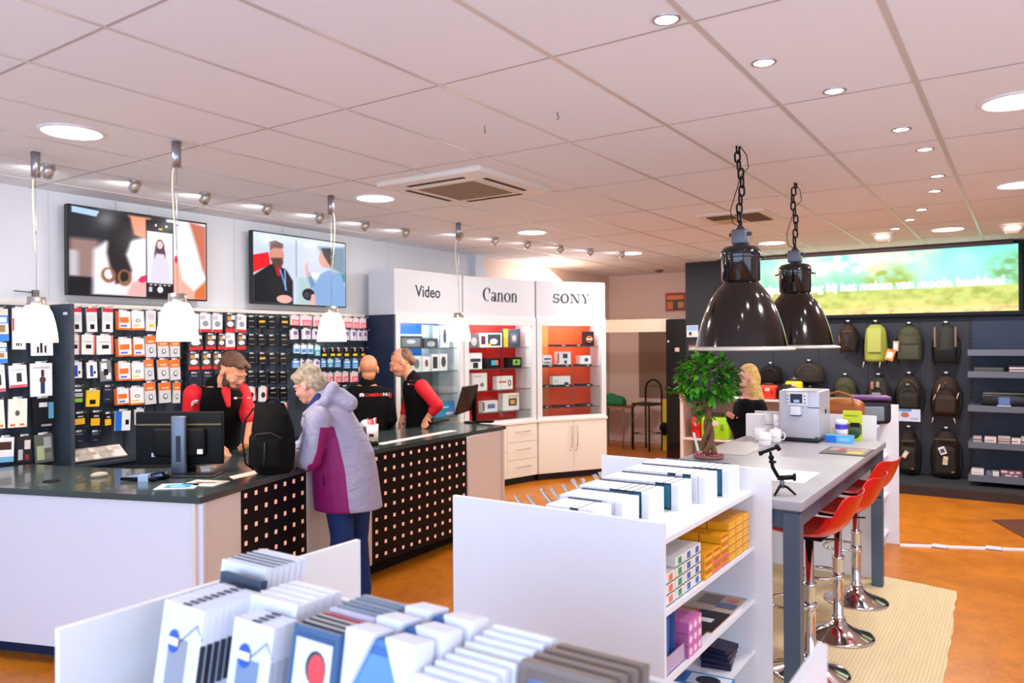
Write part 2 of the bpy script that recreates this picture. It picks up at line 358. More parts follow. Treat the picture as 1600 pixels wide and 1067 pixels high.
def industrial(cy, d):
    cx = -1.42
    t = thing('industrial_lamp', d, 'industrial pendant lamp', (cx, cy, 0), group='large black industrial lamps')
    enam = mat((15, 10, 8), .12, coat=.45); blk = mat((12, 13, 17), .12, coat=.6)
    prof = [(.10, 2.16), (.115, 2.14), (.15, 2.10), (.185, 2.04), (.215, 1.97), (.24, 1.89), (.26, 1.81), (.268, 1.772)]
    MB().lathe(prof, enam, 64, cap=False).build('dome', t)
    MB().lathe([(.266, 1.772), (.258, 1.81), (.238, 1.89), (.213, 1.97), (.183, 2.04), (.148, 2.10), (.1, 2.14)], mat((225,220,210), .5), 64, cap=False).build('reflector', t)
    MB().lathe([(.262, 1.775), (.306, 1.765), (.31, 1.757), (.306, 1.75), (.262, 1.758)], mat((206, 196, 186), .35, .3), 64, cap=False).build('rim', t)
    MB().lathe([(.0, 2.155), (.098, 2.155), (.112, 2.17), (.113, 2.30), (.116, 2.31), (.116, 2.345), (.10, 2.368), (.06, 2.378), (0, 2.38)], blk, 48).build('gear_housing', t)
    r = MB().lathe([(.114, 2.30), (.122, 2.303), (.114, 2.308)], blk, 40, cap=False)
    for sx in (-1, 1): r.cyl((sx*.112, 0, 2.304), (sx*.145, 0, 2.298), .006, blk, 8)
    r.build('clamp_ring', t)
    n = MB()
    for k in range(4): a = k*PI/2+.5; n.cyl((.05*math.cos(a), .05*math.sin(a), 2.135), (.05*math.cos(a), .05*math.sin(a), 2.16), .008, STEEL, 8)
    n.build('spacers', t)
    jb = mat((104, 106, 116), .45, .5)
    MB().rbox((-.045, -.045, 2.385), (.045, .045, 2.475), jb, .012).lathe([(.02,2.375),(.02,2.39)], jb, 12).rbox((-.068,-.012,2.435),(.068,.012,2.458), mat((60,60,66), .5), .005).build('junction_box', t)
    MB().lathe([(.03, 2.475), (.012, 2.50), (.008, 2.53)], mat((50,48,50), .4, .6), 16).build('hanging_eye', t)
    ch = MB(); cm = mat((32, 26, 24), .38, .7); z = 2.52; i = 0; N = int((CE-2.53)/.052)+1
    while i < N:
        off = .018*math.sin(i*.9+cy)*(.4+.6*i/N); zz = z+i*.052+.03; pts = []
        for k in range(14):
            a = 2*PI*k/14; px = .0155*math.cos(a); pz = .02*math.sin(a)+(.012 if math.sin(a) > 0 else -.012)
            pts.append((px+off, 0, zz+pz) if i % 2 else (off+px*.25, px, zz+pz))
        ch.tube(pts, .0062, cm, 8, closed=True); i += 1
    ch.build('chain', t)
    MB().tube([(0.03,0,2.47), (-.05,.01,2.52), (-.06,0,2.6), (-.02,0,2.72), (.0,.01,2.8), (.05,.0,2.84), (.04,0,CE-.06), (0,0,CE)], .0028, BLACK, 6).build('electric_cable', t)
    MB().cyl((0,0,2.13), (0,0,1.98), .035, WHITE, 16).ell((0,0,1.93), (.045,.045,.06), mat((235,235,240), .2)).build('bulb', t)
industrial(4.57, 'nearer of the two large black industrial dome lamps on chains')
industrial(5.87, 'farther of the two large black industrial dome lamps, behind the first')
# ================================================================== LETTERING (flat raised letters)
def arc(cx, cz, rx, rz, a0, a1, n=18): return [(cx+rx*math.cos(a0+(a1-a0)*i/n), cz+rz*math.sin(a0+(a1-a0)*i/n)) for i in range(n+1)]
def ring(q, cx, cz, ro, ri, a0, a1, m, y, n=24):
    A = arc(cx, cz, ro[0], ro[1], a0, a1, n); B = arc(cx, cz, ri[0], ri[1], a0, a1, n)
    q.strip([(a, y, b) for a, b in A], [(a, y, b) for a, b in B], m)
def poly(q, pts, m, y): q.add([(a, y, b) for a, b in pts], [list(range(len(pts)))], m)
def sony(q, m, y=0):
    # S
    x = 0
    ring(q, x+.16, .285, (.155, .125), (.095, .085), PI*.12, PI*1.5, m, y); ring(q, x+.16, .12, (.165, .125), (.095, .085), -PI*.88, PI*.5, m, y)
    poly(q, [(x+.29,.42),(x+.31,.42),(x+.31,.29),(x+.29,.29)], m, y); poly(q, [(x,.0),(x+.02,.0),(x+.02,.13),(x,.13)], m, y)
    # O
    ring(q, .60, .205, (.22, .215), (.135, .175), 0, 2*PI, m, y, 36)
    # N
    for a, b, c, d in ((.88, .385, 1.02, .42), (.88, 0, 1.04, .035), (1.24, .385, 1.40, .42)): poly(q, [(a,b),(c,b),(c,d),(a,d)], m, y)
    poly(q, [(.94,0),(.97,0),(.97,.42),(.94,.42)], m, y); poly(q, [(1.31,0),(1.34,0),(1.34,.42),(1.31,.42)], m, y)
    poly(q, [(.94,.42),(1.04,.42),(1.34,.0),(1.25,.0)], m, y)
    # Y
    for a, b, c, d in ((1.44, .385, 1.62, .42), (1.74, .385, 1.90, .42), (1.58, 0, 1.78, .035)): poly(q, [(a,b),(c,b),(c,d),(a,d)], m, y)
    poly(q, [(1.48,.42),(1.57,.42),(1.72,.19),(1.645,.19)], m, y); poly(q, [(1.81,.42),(1.85,.42),(1.72,.19),(1.69,.19)], m, y)
    poly(q, [(1.64,0),(1.72,0),(1.72,.2),(1.64,.2)], m, y)
def canon(q, m, y=0):
    ring(q, .22, .25, (.22, .25), (.13, .225), PI*.30, PI*1.62, m, y, 30)          # C
    poly(q, [(.29,.475),(.36,.46),(.345,.33),(.30,.26)], m, y)
    def a_(x):
        poly(q, [(x+.16,.0),(x+.235,.0),(x+.235,.27),(x+.16,.3)], m, y)
        ring(q, x+.12, .25, (.115, .10), (.05, .075), .0, PI*.9, m, y, 12); ring(q, x+.09, .095, (.09, .095), (.035, .06), 0, 2*PI, m, y, 20)
        poly(q, [(x+.23,.0),(x+.27,.03),(x+.27,.05),(x+.22,.03)], m, y)
    def n_(x):
        poly(q, [(x+.03,.0),(x+.105,.0),(x+.105,.34),(x+.03,.31)], m, y); poly(q, [(x,.29),(x+.06,.30),(x+.06,.32),(x,.31)], m, y)
        ring(q, x+.16, .24, (.115, .105), (.045, .075), 0, PI*.85, m, y, 14); poly(q, [(x+.205,.0),(x+.28,.0),(x+.28,.25),(x+.205,.25)], m, y)
        poly(q, [(x,0),(x+.13,0),(x+.13,.015),(x,.015)], m, y); poly(q, [(x+.18,0),(x+.31,0),(x+.31,.015),(x+.18,.015)], m, y)
    a_(.40); n_(.69); ring(q, 1.20, .17, (.17, .175), (.085, .15), 0, 2*PI, m, y, 30); n_(1.39)
def text(body, size, parent, loc, rot, m, ext=.0008, off=0, name='lettering', align='CENTER', sx=1):
    c = bpy.data.curves.new(name, 'FONT'); c.body = body; c.size = size; c.extrude = ext; c.offset = off; c.align_x = align; c.resolution_u = 3
    c.materials.append(m); tmp = bpy.data.objects.new(name+'_curve', c); C.objects.link(tmp); bpy.context.view_layer.update()
    me = bpy.data.meshes.new_from_object(tmp.evaluated_get(bpy.context.evaluated_depsgraph_get())); bpy.data.objects.remove(tmp)
    o = bpy.data.objects.new(name, me); C.objects.link(o); o.location = loc; o.rotation_euler = rot; o.scale = (sx, 1, 1)
    if parent is not None: o.parent = parent
    return o
# ================================================================== PACKS AND BOXES
def art_mesh(wd, ht, dp, base, rects, name='pack', side=None):
    """box, front face at local -Y; rects in unit coords of the front: (x0,z0,x1,z1,colour[,'e'])"""
    q = MB(); bmx = mat(base, .4)
    q.box((-wd/2, -dp/2, 0), (wd/2, dp/2, ht), bmx)
    if side: q.box((-wd/2-.0006, -dp/2, 0), (-wd/2, dp/2, ht), mat(side, .4))
    for i, r in enumerate(rects):
        y = -dp/2-.0005-.0004*i; m = mat(r[4], .4)
        x0, z0, x1, z1 = -wd/2+r[0]*wd, r[1]*ht, -wd/2+r[2]*wd, r[3]*ht
        if len(r) > 5:
            cx, cz = (x0+x1)/2, (z0+z1)/2; pts = [(cx+(x1-x0)/2*math.cos(2*PI*k/14), y, cz+(z1-z0)/2*math.sin(2*PI*k/14)) for k in range(14)]
            q.add(pts, [list(range(14))], m)
        else: q.add([(x0,y,z0),(x1,y,z0),(x1,y,z1),(x0,y,z1)], [(0,1,2,3)], m)
    return q
W, K = (238, 236, 238), (22, 22, 26)
OR, RD, BL, YL, GR = (240, 110, 30), (225, 35, 45), (40, 120, 205), (248, 196, 20), (60, 175, 80)
STY = {
 'redtop': ('white blister card with red top and black chip', W, [(0,.83,1,1,RD),(.3,.12,.7,.32,K),(.1,.45,.9,.72,(222,222,226))]),
 'orbox': ('white and orange memory card box with coloured label', W, [(0,0,1,.1,OR),(.15,.38,.85,.68,OR),(.2,.16,.7,.26,(70,110,200)),(.0,.1,.08,1,OR)]),
 'orbox2': ('white and orange box with a small drawn camera', W, [(0,0,1,.1,OR),(.3,.42,.7,.6,(90,90,100),'e'),(.1,.2,.6,.28,YL),(.38,.46,.62,.56,W,'e')]),
 'orcard': ('orange-topped blister card with a round lens adapter', (214,210,212), [(0,.62,1,1,OR),(.2,.7,.8,.78,(250,200,150)),(.32,.18,.72,.46,(50,60,90),'e'),(.4,.24,.66,.42,(240,236,230),'e')]),
 'whpk': ('white blister pack with a small black accessory', W, [(.3,.3,.72,.5,K),(.1,.62,.8,.68,(200,190,190)),(.86,0,1,1,(226,120,110))]),
 'whpk2': ('plain white pack with a yellow mark', (226,222,224), [(.3,.2,.8,.34,YL),(.2,.55,.8,.85,(206,200,204))]),
 'blwh': ('white card with a blue figure and black clips', W, [(.3,.1,.6,.8,(30,70,170)),(.65,.25,.85,.45,K,'e')]),
 'grey': ('grey blister pack of small metal parts', (120,122,126), [(.1,.5,.6,.9,W),(.5,.1,.9,.4,W),(.3,.3,.7,.6,K)]),
 'green': ('dark pack with green and silver accessories', (40,42,44), [(0,.0,.9,.25,(130,200,50)),(.1,.35,.9,.6,(180,180,180)),(.2,.7,.8,.85,W)]),
 'yellow': ('bright yellow card with a black clip', YL, [(.25,.15,.7,.42,K),(.1,.85,.9,.97,(210,190,120))]),
 'navy': ('dark navy pack with faint silver print', (22,28,50), [(.2,.8,.8,.86,(140,150,170)),(.3,.2,.7,.26,(120,120,140))]),
 'yelk': ('black pouch with a yellow band', K, [(.05,.1,.8,.6,(235,180,30)),(.3,.7,.7,.8,(200,200,200))]),
 'bluewh': ('blue and white box with a black plug', W, [(0,0,.42,1,(30,110,215)),(.66,.3,.9,.55,K)]),
 'redph': ('photo pack with a bright red bottom strip', (70,60,62), [(0,0,1,.2,(228,30,40)),(.15,.3,.85,.62,(230,224,220),'e'),(.2,.66,.6,.9,(200,150,90)),(.6,.72,.95,.95,W)]),
 'redwh': ('white pack with red bottom strip and grey lens', W, [(0,0,1,.16,(228,30,40)),(.2,.3,.8,.62,(150,150,156),'e'),(.05,.7,.5,.9,(210,190,190))]),
 'batt': ('black battery pack with a pale line of print', (20,21,25), [(.15,.62,.8,.7,(150,140,120)),(.2,.12,.8,.18,(120,120,124))]),
 'battg': ('black battery pack with a gold label', (24,22,20), [(.15,.5,.85,.7,(226,170,70)),(.2,.12,.8,.18,(120,120,124))]),
 'batwh': ('white pack with a black device print', W, [(.25,.25,.75,.65,(40,40,44),'e'),(.85,0,1,1,(226,70,60))]),
 'pink': ('pink and white rounded blister pack', (232,214,218), [(.15,.0,1,.6,(244,120,130)),(.3,.15,.9,.2,W),(.3,.32,.9,.37,W)]),
 'purple': ('white card with purple and blue print', (228,224,232), [(.4,.45,.9,.85,(110,100,170)),(.5,.1,.8,.4,(200,190,220)),(.45,.55,.7,.65,(200,60,90))]),
 'ltbl': ('pale blue card with a white device', (150,200,232), [(0,.6,1,1,(238,244,248)),(.2,.2,.8,.5,(60,130,200)),(.1,.05,.9,.12,W)]),
 'kyel': ('black card with a yellow bottom block', K, [(.05,0,.95,.32,(240,206,30)),(.35,.6,.65,.8,RD),(.3,.75,.6,.88,W)]),
 'teal': ('teal blue card with white print', (60,160,190), [(0,.55,1,1,(190,230,236)),(.2,.1,.8,.2,W),(.2,.3,.8,.38,W)]),
 'blue': ('bright blue card with white lines', (70,150,220), [(.1,.65,.9,.9,(220,236,250)),(.1,.1,.9,.18,W),(.1,.35,.9,.43,W)]),
 'tripod': ('white card picturing a small black tripod', W, [(0,.45,.12,.75,RD),(.4,.08,.5,.4,K),(.25,.08,.34,.25,K),(.6,.08,.68,.28,K),(.3,.36,.65,.44,K)]),
 'bwh': ('white pack with blue photo panels', (226,216,204), [(0,.0,1,.22,(50,130,220)),(.1,.28,.8,.5,(150,120,90)),(0,.55,1,.8,(60,130,220)),(.1,.58,.9,.74,W)]),
 'clip': ('white card with pink bottom and black device', W, [(0,0,1,.13,(228,90,100)),(.4,.25,.7,.65,(40,40,46)),(.1,.75,.9,.83,(200,200,206))]),
 'strap': ('large white card picturing a navy wrist strap', W, [(.45,.08,.65,.45,(30,50,100)),(.4,.4,.7,.6,(90,50,50),'e'),(.48,.6,.62,.8,(30,34,60)),(.1,.84,.9,.9,(190,190,200))]),
 'earw': ('cream card with small orange marks at the bottom', (236,228,218), [(.1,.05,.35,.13,(220,120,50)),(.6,.05,.85,.13,(220,120,50)),(.35,.4,.6,.6,(90,80,76),'e')]),
 'kstr': ('black strap pouch with a blue green label', K, [(.75,.3,1,.85,(90,150,180)),(.3,.7,.7,.85,(210,210,215)),(.4,.05,.9,.12,(150,150,150))]),
 'case': ('white card with a brown camera case', W, [(.1,.5,.85,.82,(70,44,34)),(0,0,1,.22,(120,180,215))]),
 'mix': ('black pack with pale and red straps', (40,36,38), [(.1,.1,.4,.5,(190,190,190)),(.5,.5,.9,.85,(220,214,210)),(.55,.1,.8,.3,(150,50,60))]),
 'camo': ('grey-green camouflage pouch pack', (96,98,90), [(.1,.1,.5,.6,(176,184,140)),(.5,.5,.9,.9,(170,170,170)),(.5,.1,.9,.35,(120,120,116))]),
}
hooks = []
def hang(style, x0, y0, x1, y1, plane, where, grp, back=0):
    """a pack whose front stands where the photo frame box (x0,y0,x1,y1) meets the plane x=plane"""
    a = onx(x0, y0, plane); b = onx(x1, y1, plane); c = onx(x0, y1, plane)
    wd = abs(b.y-a.y)*.95; ht = a.z-c.z; desc, base, rects = STY[style]
    q = art_mesh(wd, ht, .014, base, rects, side=(OR if style in ('orbox', 'orbox2') else None))
    # hang tab on top
    q.box((-wd*.25, -.001, ht), (wd*.25, .001, ht+.014), mat((225,225,228), .4))
    o = q.build('hanging_pack'); o.location = (plane-.008, (a.y+b.y)/2, c.z); tilt = random.uniform(-.05, .05)
    o.rotation_euler = (random.uniform(-.04, .01), tilt, PI/2)
    tag(o, desc + ', ' + where, 'pack', grp)
    hooks.append(((a.y+b.y)/2, a.z+.008, plane+.03))
    for k in range(back):
        o2 = o.copy(); C.objects.link(o2); o2.location = (plane-.008-.018*(k+1), (a.y+b.y)/2-.004*(k+1), c.z)
        lab = 'pack hidden behind the ' + where; o2['label'] = lab
        if lab in LABELS: print('DUPLABEL', lab)
        LABELS[lab] = 1
PX = -5.90
ROWS = [
 ('left section top row', -5.86, 'packs at the left end', [('bwh',-14,482,15,533),('tripod',19,481,41,546),('tripod',48,499,84,556)]),
 ('left section second row', -5.86, 'packs at the left end', [('bwh',-14,536,13,568),('clip',-12,571,10,613),('clip',15,571,44,606),('strap',47,568,83,620)]),
 ('left section third row', -5.86, 'packs at the left end', [('earw',-14,626,9,671),('earw',12,624,43,669),('kstr',50,623,85,670)]),
 ('left section bottom row', -5.86, 'packs at the left end', [('case',-6,685,22,724),('mix',25,683,50,724),('camo',55,680,85,724)]),
 ('pegboard top row', PX, 'packs in the first rows', [('redtop',112,481,128.7,518.6),('redtop',136,481,153,518.6),('redtop',160,481,177,518.6),('orbox',184,486,205,515),('orbox2',206,486,227,515.5),('whpk2',228,485,244,517),('whpk',248,487,264,516),('whpk',267,487,284,516),('redwh',295,490,311,518),('redwh',313,490,330,518.5),('redwh',332,491,348,519),('redph',352,491,368,519),('redwh',370,492,385,519),('batt',387,495,400,513),('battg',403,495,417,513),('batt',419,496,432,514),('battg',438,496,452,513),('pink',454,493,468,508),('pink',469,493,488,509),('pink',490,494,504,510),('pink',536,496,551,512),('pink',552,497,561,513),('pink',562,498,573,513)]),
 ('pegboard second row', PX, 'packs in the second row', [('whpk',111,523,125,554),('whpk',127,523,149,554),('whpk',151,524,178,554),('orbox',184,529,207,557),('orbox',208,529,227,557),('orcard',228,525,245,558),('orcard',247,530,265,558),('orcard',266,530,282,558),('redph',295,523,318,547),('redph',321,523,338,546),('redph',340,523,352,546),('redwh',353,521,368,546),('redph',370,523,385,546),('batt',387,524,400,540),('batt',403,525,416,540),('batt',419,525,432,541),('batt',438,525,451,541),('purple',454,515,467,530),('purple',472,514,486,530),('purple',488,515,497,530),('purple',538,516,546,531),('purple',547.5,516,557,532),('purple',558,517,565,532),('purple',566,517,574,532)]),
 ('pegboard third row', PX, 'packs in the third row', [('blwh',111,566,129,591),('blwh',136,566,153,591),('grey',157,564,176,596),('orbox',184,567,205,595),('orbox2',206,567,226,595),('orcard',227,562,242,594),('orcard',247,562,265,593),('orcard',266,562,283,594),('redph',294,552,312,578),('redph',315,552,331,577),('redph',333,552,347,577),('batt',387,553,400,569),('battg',404,553,417,570),('batt',420,554,433,570),('batt',437,554,450,571),('ltbl',459,539,469,552),('ltbl',470.5,539,480,553),('ltbl',481,539,490,553),('teal',492,540,501,556),('kyel',503,546,511,556),('kyel',516,545,524,556),('kyel',526,545,534,556),('kyel',538,545,546,556),('kyel',551,545,559,556),('kyel',564,545,571,556)]),
 ('pegboard fourth row', PX, 'packs in the fourth row', [('green',112,605,131,629),('yellow',134,610,156,636),('navy',160,605,176,630),('orbox',182,608,202,633),('orbox2',204,606,226,633),('orcard',227,598,245,632),('orcard',249,598,268,630),('orcard',270,598,282,630),('navy',294,584,312,606),('navy',316,584,332,606),('batt',387,582,400,599),('batt',404,582,417,599),('batt',420,583,433,600),('batt',436,583,449,600),('blue',457,563,468,575),('purple',470,563,476,575),('purple',478,563,488,575),('purple',490,563,500,575),('blue',502,563,510,574),('teal',512,562,521,574),('blue',523,562,533,574),('blue',537.5,563,548,576),('blue',551,562,560,576)]),
 ('pegboard fifth row', PX, 'packs in the fifth row', [('yelk',115,647,138,666),('yelk',140,645,160,668),('yelk',163,647,177,667),('bluewh',179,643,204,674),('whpk2',211,640,226,664),('batwh',387,606,401,627),('batwh',404,605,418,628),('batt',421,608,434,625),('batt',437,608,450,625),('pink',503,583,512,597),('pink',513,583,521,597),('pink',523,582,534,598),('pink',535.5,582,545,597),('pink',548,582,560,597)]),
 ('pegboard sixth row', PX, 'packs in the sixth row', [('navy',294,614,312,634),('navy',316,614,332,634),('batwh',390,634,402,655),('redwh',404,632,418,656),('batwh',437,630,450,650),('navy',470,604,482,620),('navy',486,604,498,620),('navy',502,604,514,619),('navy',518,604,530,619),('navy',534,604,546,619)]),
 ('pegboard lowest row', PX, 'packs in the lowest row', [('batwh',391,671,405,688),('batwh',408,671,423,688),('navy',116,676,134,694),('navy',140,676,158,692)]),
]
for rn, pl, grp, items in ROWS:
    for i, it in enumerate(items):
        hang(it[0], *it[1:5], pl, '%s in %s' % (ordn(i) if i < 20 else ['twenty-first','twenty-second','twenty-third','twenty-fourth','twenty-fifth'][i-20], rn), grp, back=1 if it[0] in ('orbox', 'orbox2', 'redwh') else 0)
# ------------------------------------------------------------------ pegboards with hooks
pegm = mat((52, 64, 78), .55)
def hookmesh(L): return MB().tube([(0,0,0),(L+.03,0,.0),(L+.045,0,.012)], .0034, STEEL, 6)
def pegboard(lab, y0, y1, z0, z1, hk, x=-6.03):
    t = thing('pegboard', lab, 'pegboard', (x, y0, z0))
    L = y1-y0; q = MB().box((-.02, 0, 0), (0, L, z1-z0), pegm)
    n = int(L/.25)
    for i in range(n+1): q.box((0, max(0, i*L/n-.012), 0), (.006, min(L, i*L/n+.012), z1-z0), mat((40, 48, 60), .5))
    q.build('back_panel', t)
    MB().box((0,0.005,-.02),(.30,L-.005,.0), mat((46,56,70),.5)).build('base_shelf', t)
    q = MB().box((0,0.005,-z0),(.28,L-.005,-.02), mat((30,36,46),.6)).build('plinth', t)
    for k, (yy, zz, xx) in enumerate(hk):
        Lh = max(.05, xx-x)
        o = hookmesh(Lh).build('hook', t); o.location = (0, yy-y0, zz-z0)
    return t
hk1 = [h for h in hooks if h[0] < 2.8]; hk2 = [h for h in hooks if 2.8 <= h[0] < 4.15]; hk3 = [h for h in hooks if h[0] >= 4.15]
random.shuffle(hk3)
pegboard('dark pegboard section left of the tall dark divider', 1.2, 2.78, .93, 2.1, hk1)
pegboard('dark pegboard with red and orange memory card packs right of the divider', 2.82, 4.15, .93, 2.1, hk2)
pegboard('dark pegboard with black batteries and pink packs behind the bald man', 4.165, 6.02, .93, 2.1, hk3[:96])
t = thing('shelf_divider', 'tall dark vertical divider panel with a small white label, between pegboard sections', 'divider', (-6.03, 2.80, 0))
MB().box((0, -.014, 0), (.30, .014, 2.11), mat((58, 66, 78), .5)).build('panel', t); MB().box((.20, -.016, 2.03), (.26, -.014, 2.05), WHITE).build('price_label', t)
t = thing('end_panel', 'plain dark navy side panel between the pegboard and the leftmost display cabinet', 'panel', (-6.03, 6.05, 0))
MB().box((0, -.012, 0), (.43, .012, 2.12), mat((34, 46, 72), .45)).build('panel', t)
# papers on the pegboard base shelf
for i, (u, v, w_, d) in enumerate([(124, 712, .22, 'leftmost'), (150, 706, .26, 'middle'), (178, 712, .2, 'rightmost')]):
    p = onx(u, v, -5.84); o = art_mesh(w_, .14, .012, (240, 232, 224), [(.3,.35,.6,.6,(190,170,150)),(.6,.6,.9,.85,(214,200,190))]).build('card_pack')
    o.location = (-5.83, p.y, .945); o.rotation_euler = (-1.0, 0, PI/2); tag(o, 'white card pack lying on the ledge under the pegboard, %s of three' % d, 'pack', 'packs lying on the ledge')

# ================================================================== TELEVISIONS
def picture(name, wd, ht, nx, ny, fn, m, parent, y=0):
    vs = []; cs = []; fs = []
    for j in range(ny+1):
        for i in range(nx+1):
            vs.append((-wd/2+wd*i/nx, y, -ht/2+ht*j/ny))
    U, Vv = np.meshgrid(np.linspace(0, 1, nx+1), np.linspace(0, 1, ny+1))
    col = fn(U, 1-Vv).reshape(-1, 3)
    for j in range(ny):
        for i in range(nx): a = j*(nx+1)+i; fs.append((a, a+1, a+nx+2, a+nx+1))
    me = bpy.data.meshes.new(name); me.from_pydata(vs, [], fs); me.materials.append(m)
    ca = me.color_attributes.new('Col', 'FLOAT_COLOR', 'POINT')
    lin = np.where(col <= .04045, col/12.92, ((np.clip(col, 0, 1)+.055)/1.055)**2.4)
    ca.data.foreach_set('color', np.concatenate([lin, np.ones((len(lin), 1))], 1).astype(np.float32).ravel())
    o = bpy.data.objects.new(name, me); C.objects.link(o)
    if parent is not None: o.parent = parent
    return o
def canvas(U, bg): a = np.zeros(U.shape+(3,)); a[...] = np.array(bg)/255; return a
def blend(a, mask, c): a[...] = a*(1-mask[..., None]) + mask[..., None]*np.array(c)/255; return a
def sm_(x, w=.02): return np.clip(.5-x/w, 0, 1)
def el(U, Vv, cx, cy, rx, ry, rot=0, w=.06):
    x = U-cx; y = (Vv-cy); c, s = math.cos(rot), math.sin(rot); xx = x*c+y*s; yy = -x*s+y*c
    return sm_(np.sqrt((xx/rx)**2+(yy/ry)**2)-1, w)
def bx(U, Vv, x0, y0, x1, y1, w=.008): return sm_(x0-U, w)*sm_(U-x1, w)*sm_(y0-Vv, w)*sm_(Vv-y1, w)
def pg(U, Vv, pts, w=.01):
    """soft polygon"""
    n = len(pts); ins = np.zeros(U.shape, bool); dmin = np.full(U.shape, 9.0)
    for i in range(n):
        x0, y0 = pts[i]; x1, y1 = pts[(i+1) % n]
        c = ((y0 > Vv) != (y1 > Vv)) & (U < (x1-x0)*(Vv-y0)/((y1-y0) if abs(y1-y0) > 1e-9 else 1e-9)+x0); ins ^= c
        t = np.clip(((U-x0)*(x1-x0)+(Vv-y0)*(y1-y0))/((x1-x0)**2+(y1-y0)**2+1e-12), 0, 1)
        dmin = np.minimum(dmin, np.hypot(U-x0-t*(x1-x0), Vv-y0-t*(y1-y0)))
    return sm_(np.where(ins, -dmin, dmin), w)
def noise2(U, Vv, sc, seed=0):
    r = np.random.RandomState(seed); n = np.zeros(U.shape)
    for o in range(4):
        g_ = r.rand(40*2**o+3, 40*2**o+3); x = (U*sc*2**o) % (40*2**o); y = (Vv*sc*2**o) % (40*2**o)
        xi = x.astype(int); yi = y.astype(int); fx = x-xi; fy = y-yi; fx = fx*fx*(3-2*fx); fy = fy*fy*(3-2*fy)
        n += ((g_[yi, xi]*(1-fx)+g_[yi, xi+1]*fx)*(1-fy)+(g_[yi+1, xi]*(1-fx)+g_[yi+1, xi+1]*fx)*fy)/2**(o+1)
    return n
def pic_phone(U, v):
    a = canvas(U, (38, 40, 48))
    blend(a, bx(U, v, 0, .36, .2, .85, .06), (150, 120, 116)); blend(a, bx(U, v, .0, .5, .06, .8, .04), (190, 186, 196)); blend(a, bx(U, v, 0, .80, .16, 1, .03), (20, 20, 24))
    blend(a, pg(U, v, [(.02,.0),(.2,.02),(.18,.09),(.02,.07)], .01), (170, 200, 235))
    blend(a, pg(U, v, [(.16,.48),(.24,.36),(.4,.33),(.6,.22),(.7,.3),(.7,1),(.15,1)], .04), (232, 226, 238))
    blend(a, pg(U, v, [(.40,.02),(.56,.02),(.56,.3),(.44,.25)], .03), (236, 150, 118))
    blend(a, pg(U, v, [(.28,.05),(.41,.05),(.42,.3),(.38,.5),(.42,.68),(.40,.82),(.31,.86),(.27,.66),(.25,.5),(.26,.3)], .03), (34, 26, 28))
    for cx, cy, rx, ry in ((.26,.76,.05,.09),(.37,.78,.05,.1)):
        blend(a, el(U, v, cx, cy, rx, ry, 0, .3)*(1-el(U, v, cx, cy-.01, rx*.6, ry*.66, 0, .3)), (150, 92, 60))
    blend(a, bx(U, v, .68, .0, 1, 1, .02), (226, 230, 244))
    blend(a, pg(U, v, [(.86,.0),(1.0,.04),(1,.7),(.97,.6),(.92,.3)], .03), (196, 112, 84)); blend(a, pg(U, v, [(.9,.9),(1,.74),(1,1),(.88,1)], .03), (214, 110, 60))
    blend(a, pg(U, v, [(.72,.5),(.77,.5),(.8,.75),(.9,.9),(.9,1),(.72,1)], .03), (240, 170, 150)); blend(a, el(U, v, .755, .5, .012, .05), (220, 30, 80))
    blend(a, pg(U, v, [(.38,1),(.42,.84),(.5,.76),(.54,.8),(.53,1)], .03), (242, 170, 168)); blend(a, el(U, v, .505, .78, .03, .05, .5), (222, 40, 90))
    blend(a, pg(U, v, [(.525,.04),(.735,.04),(.735,1),(.525,1)], .006), (26, 18, 26)); blend(a, bx(U, v, .532, .18, .73, .82), (226, 218, 226))
    blend(a, el(U, v, .63, .3, .065, .07), (246, 240, 240)); blend(a, el(U, v, .63, .38, .035, .11), (80, 50, 60)); blend(a, el(U, v, .63, .34, .022, .05), (244, 190, 186))
    for s in (-1, 1): blend(a, el(U, v, .63+s*.03, .5, .014, .12), (90, 60, 70))
    blend(a, pg(U, v, [(.6,.45),(.66,.45),(.70,.6),(.70,.82),(.56,.82),(.57,.58)], .02), (214, 206, 224))
    blend(a, el(U, v, .63, .9, .022, .04), (220, 226, 240)); blend(a, bx(U, v, .545, .87, .57, .93), (200, 200, 210)); blend(a, bx(U, v, .62, .13, .65, .155), (250, 190, 60))
    for i in range(5): blend(a, bx(U, v, .55+i*.035, .835, .57+i*.035, .85, .004), (200, 200, 205))
    blend(a, el(U, v, .60, .1, .008, .015), W); blend(a, el(U, v, .68, .1, .008, .015), W)
    return a
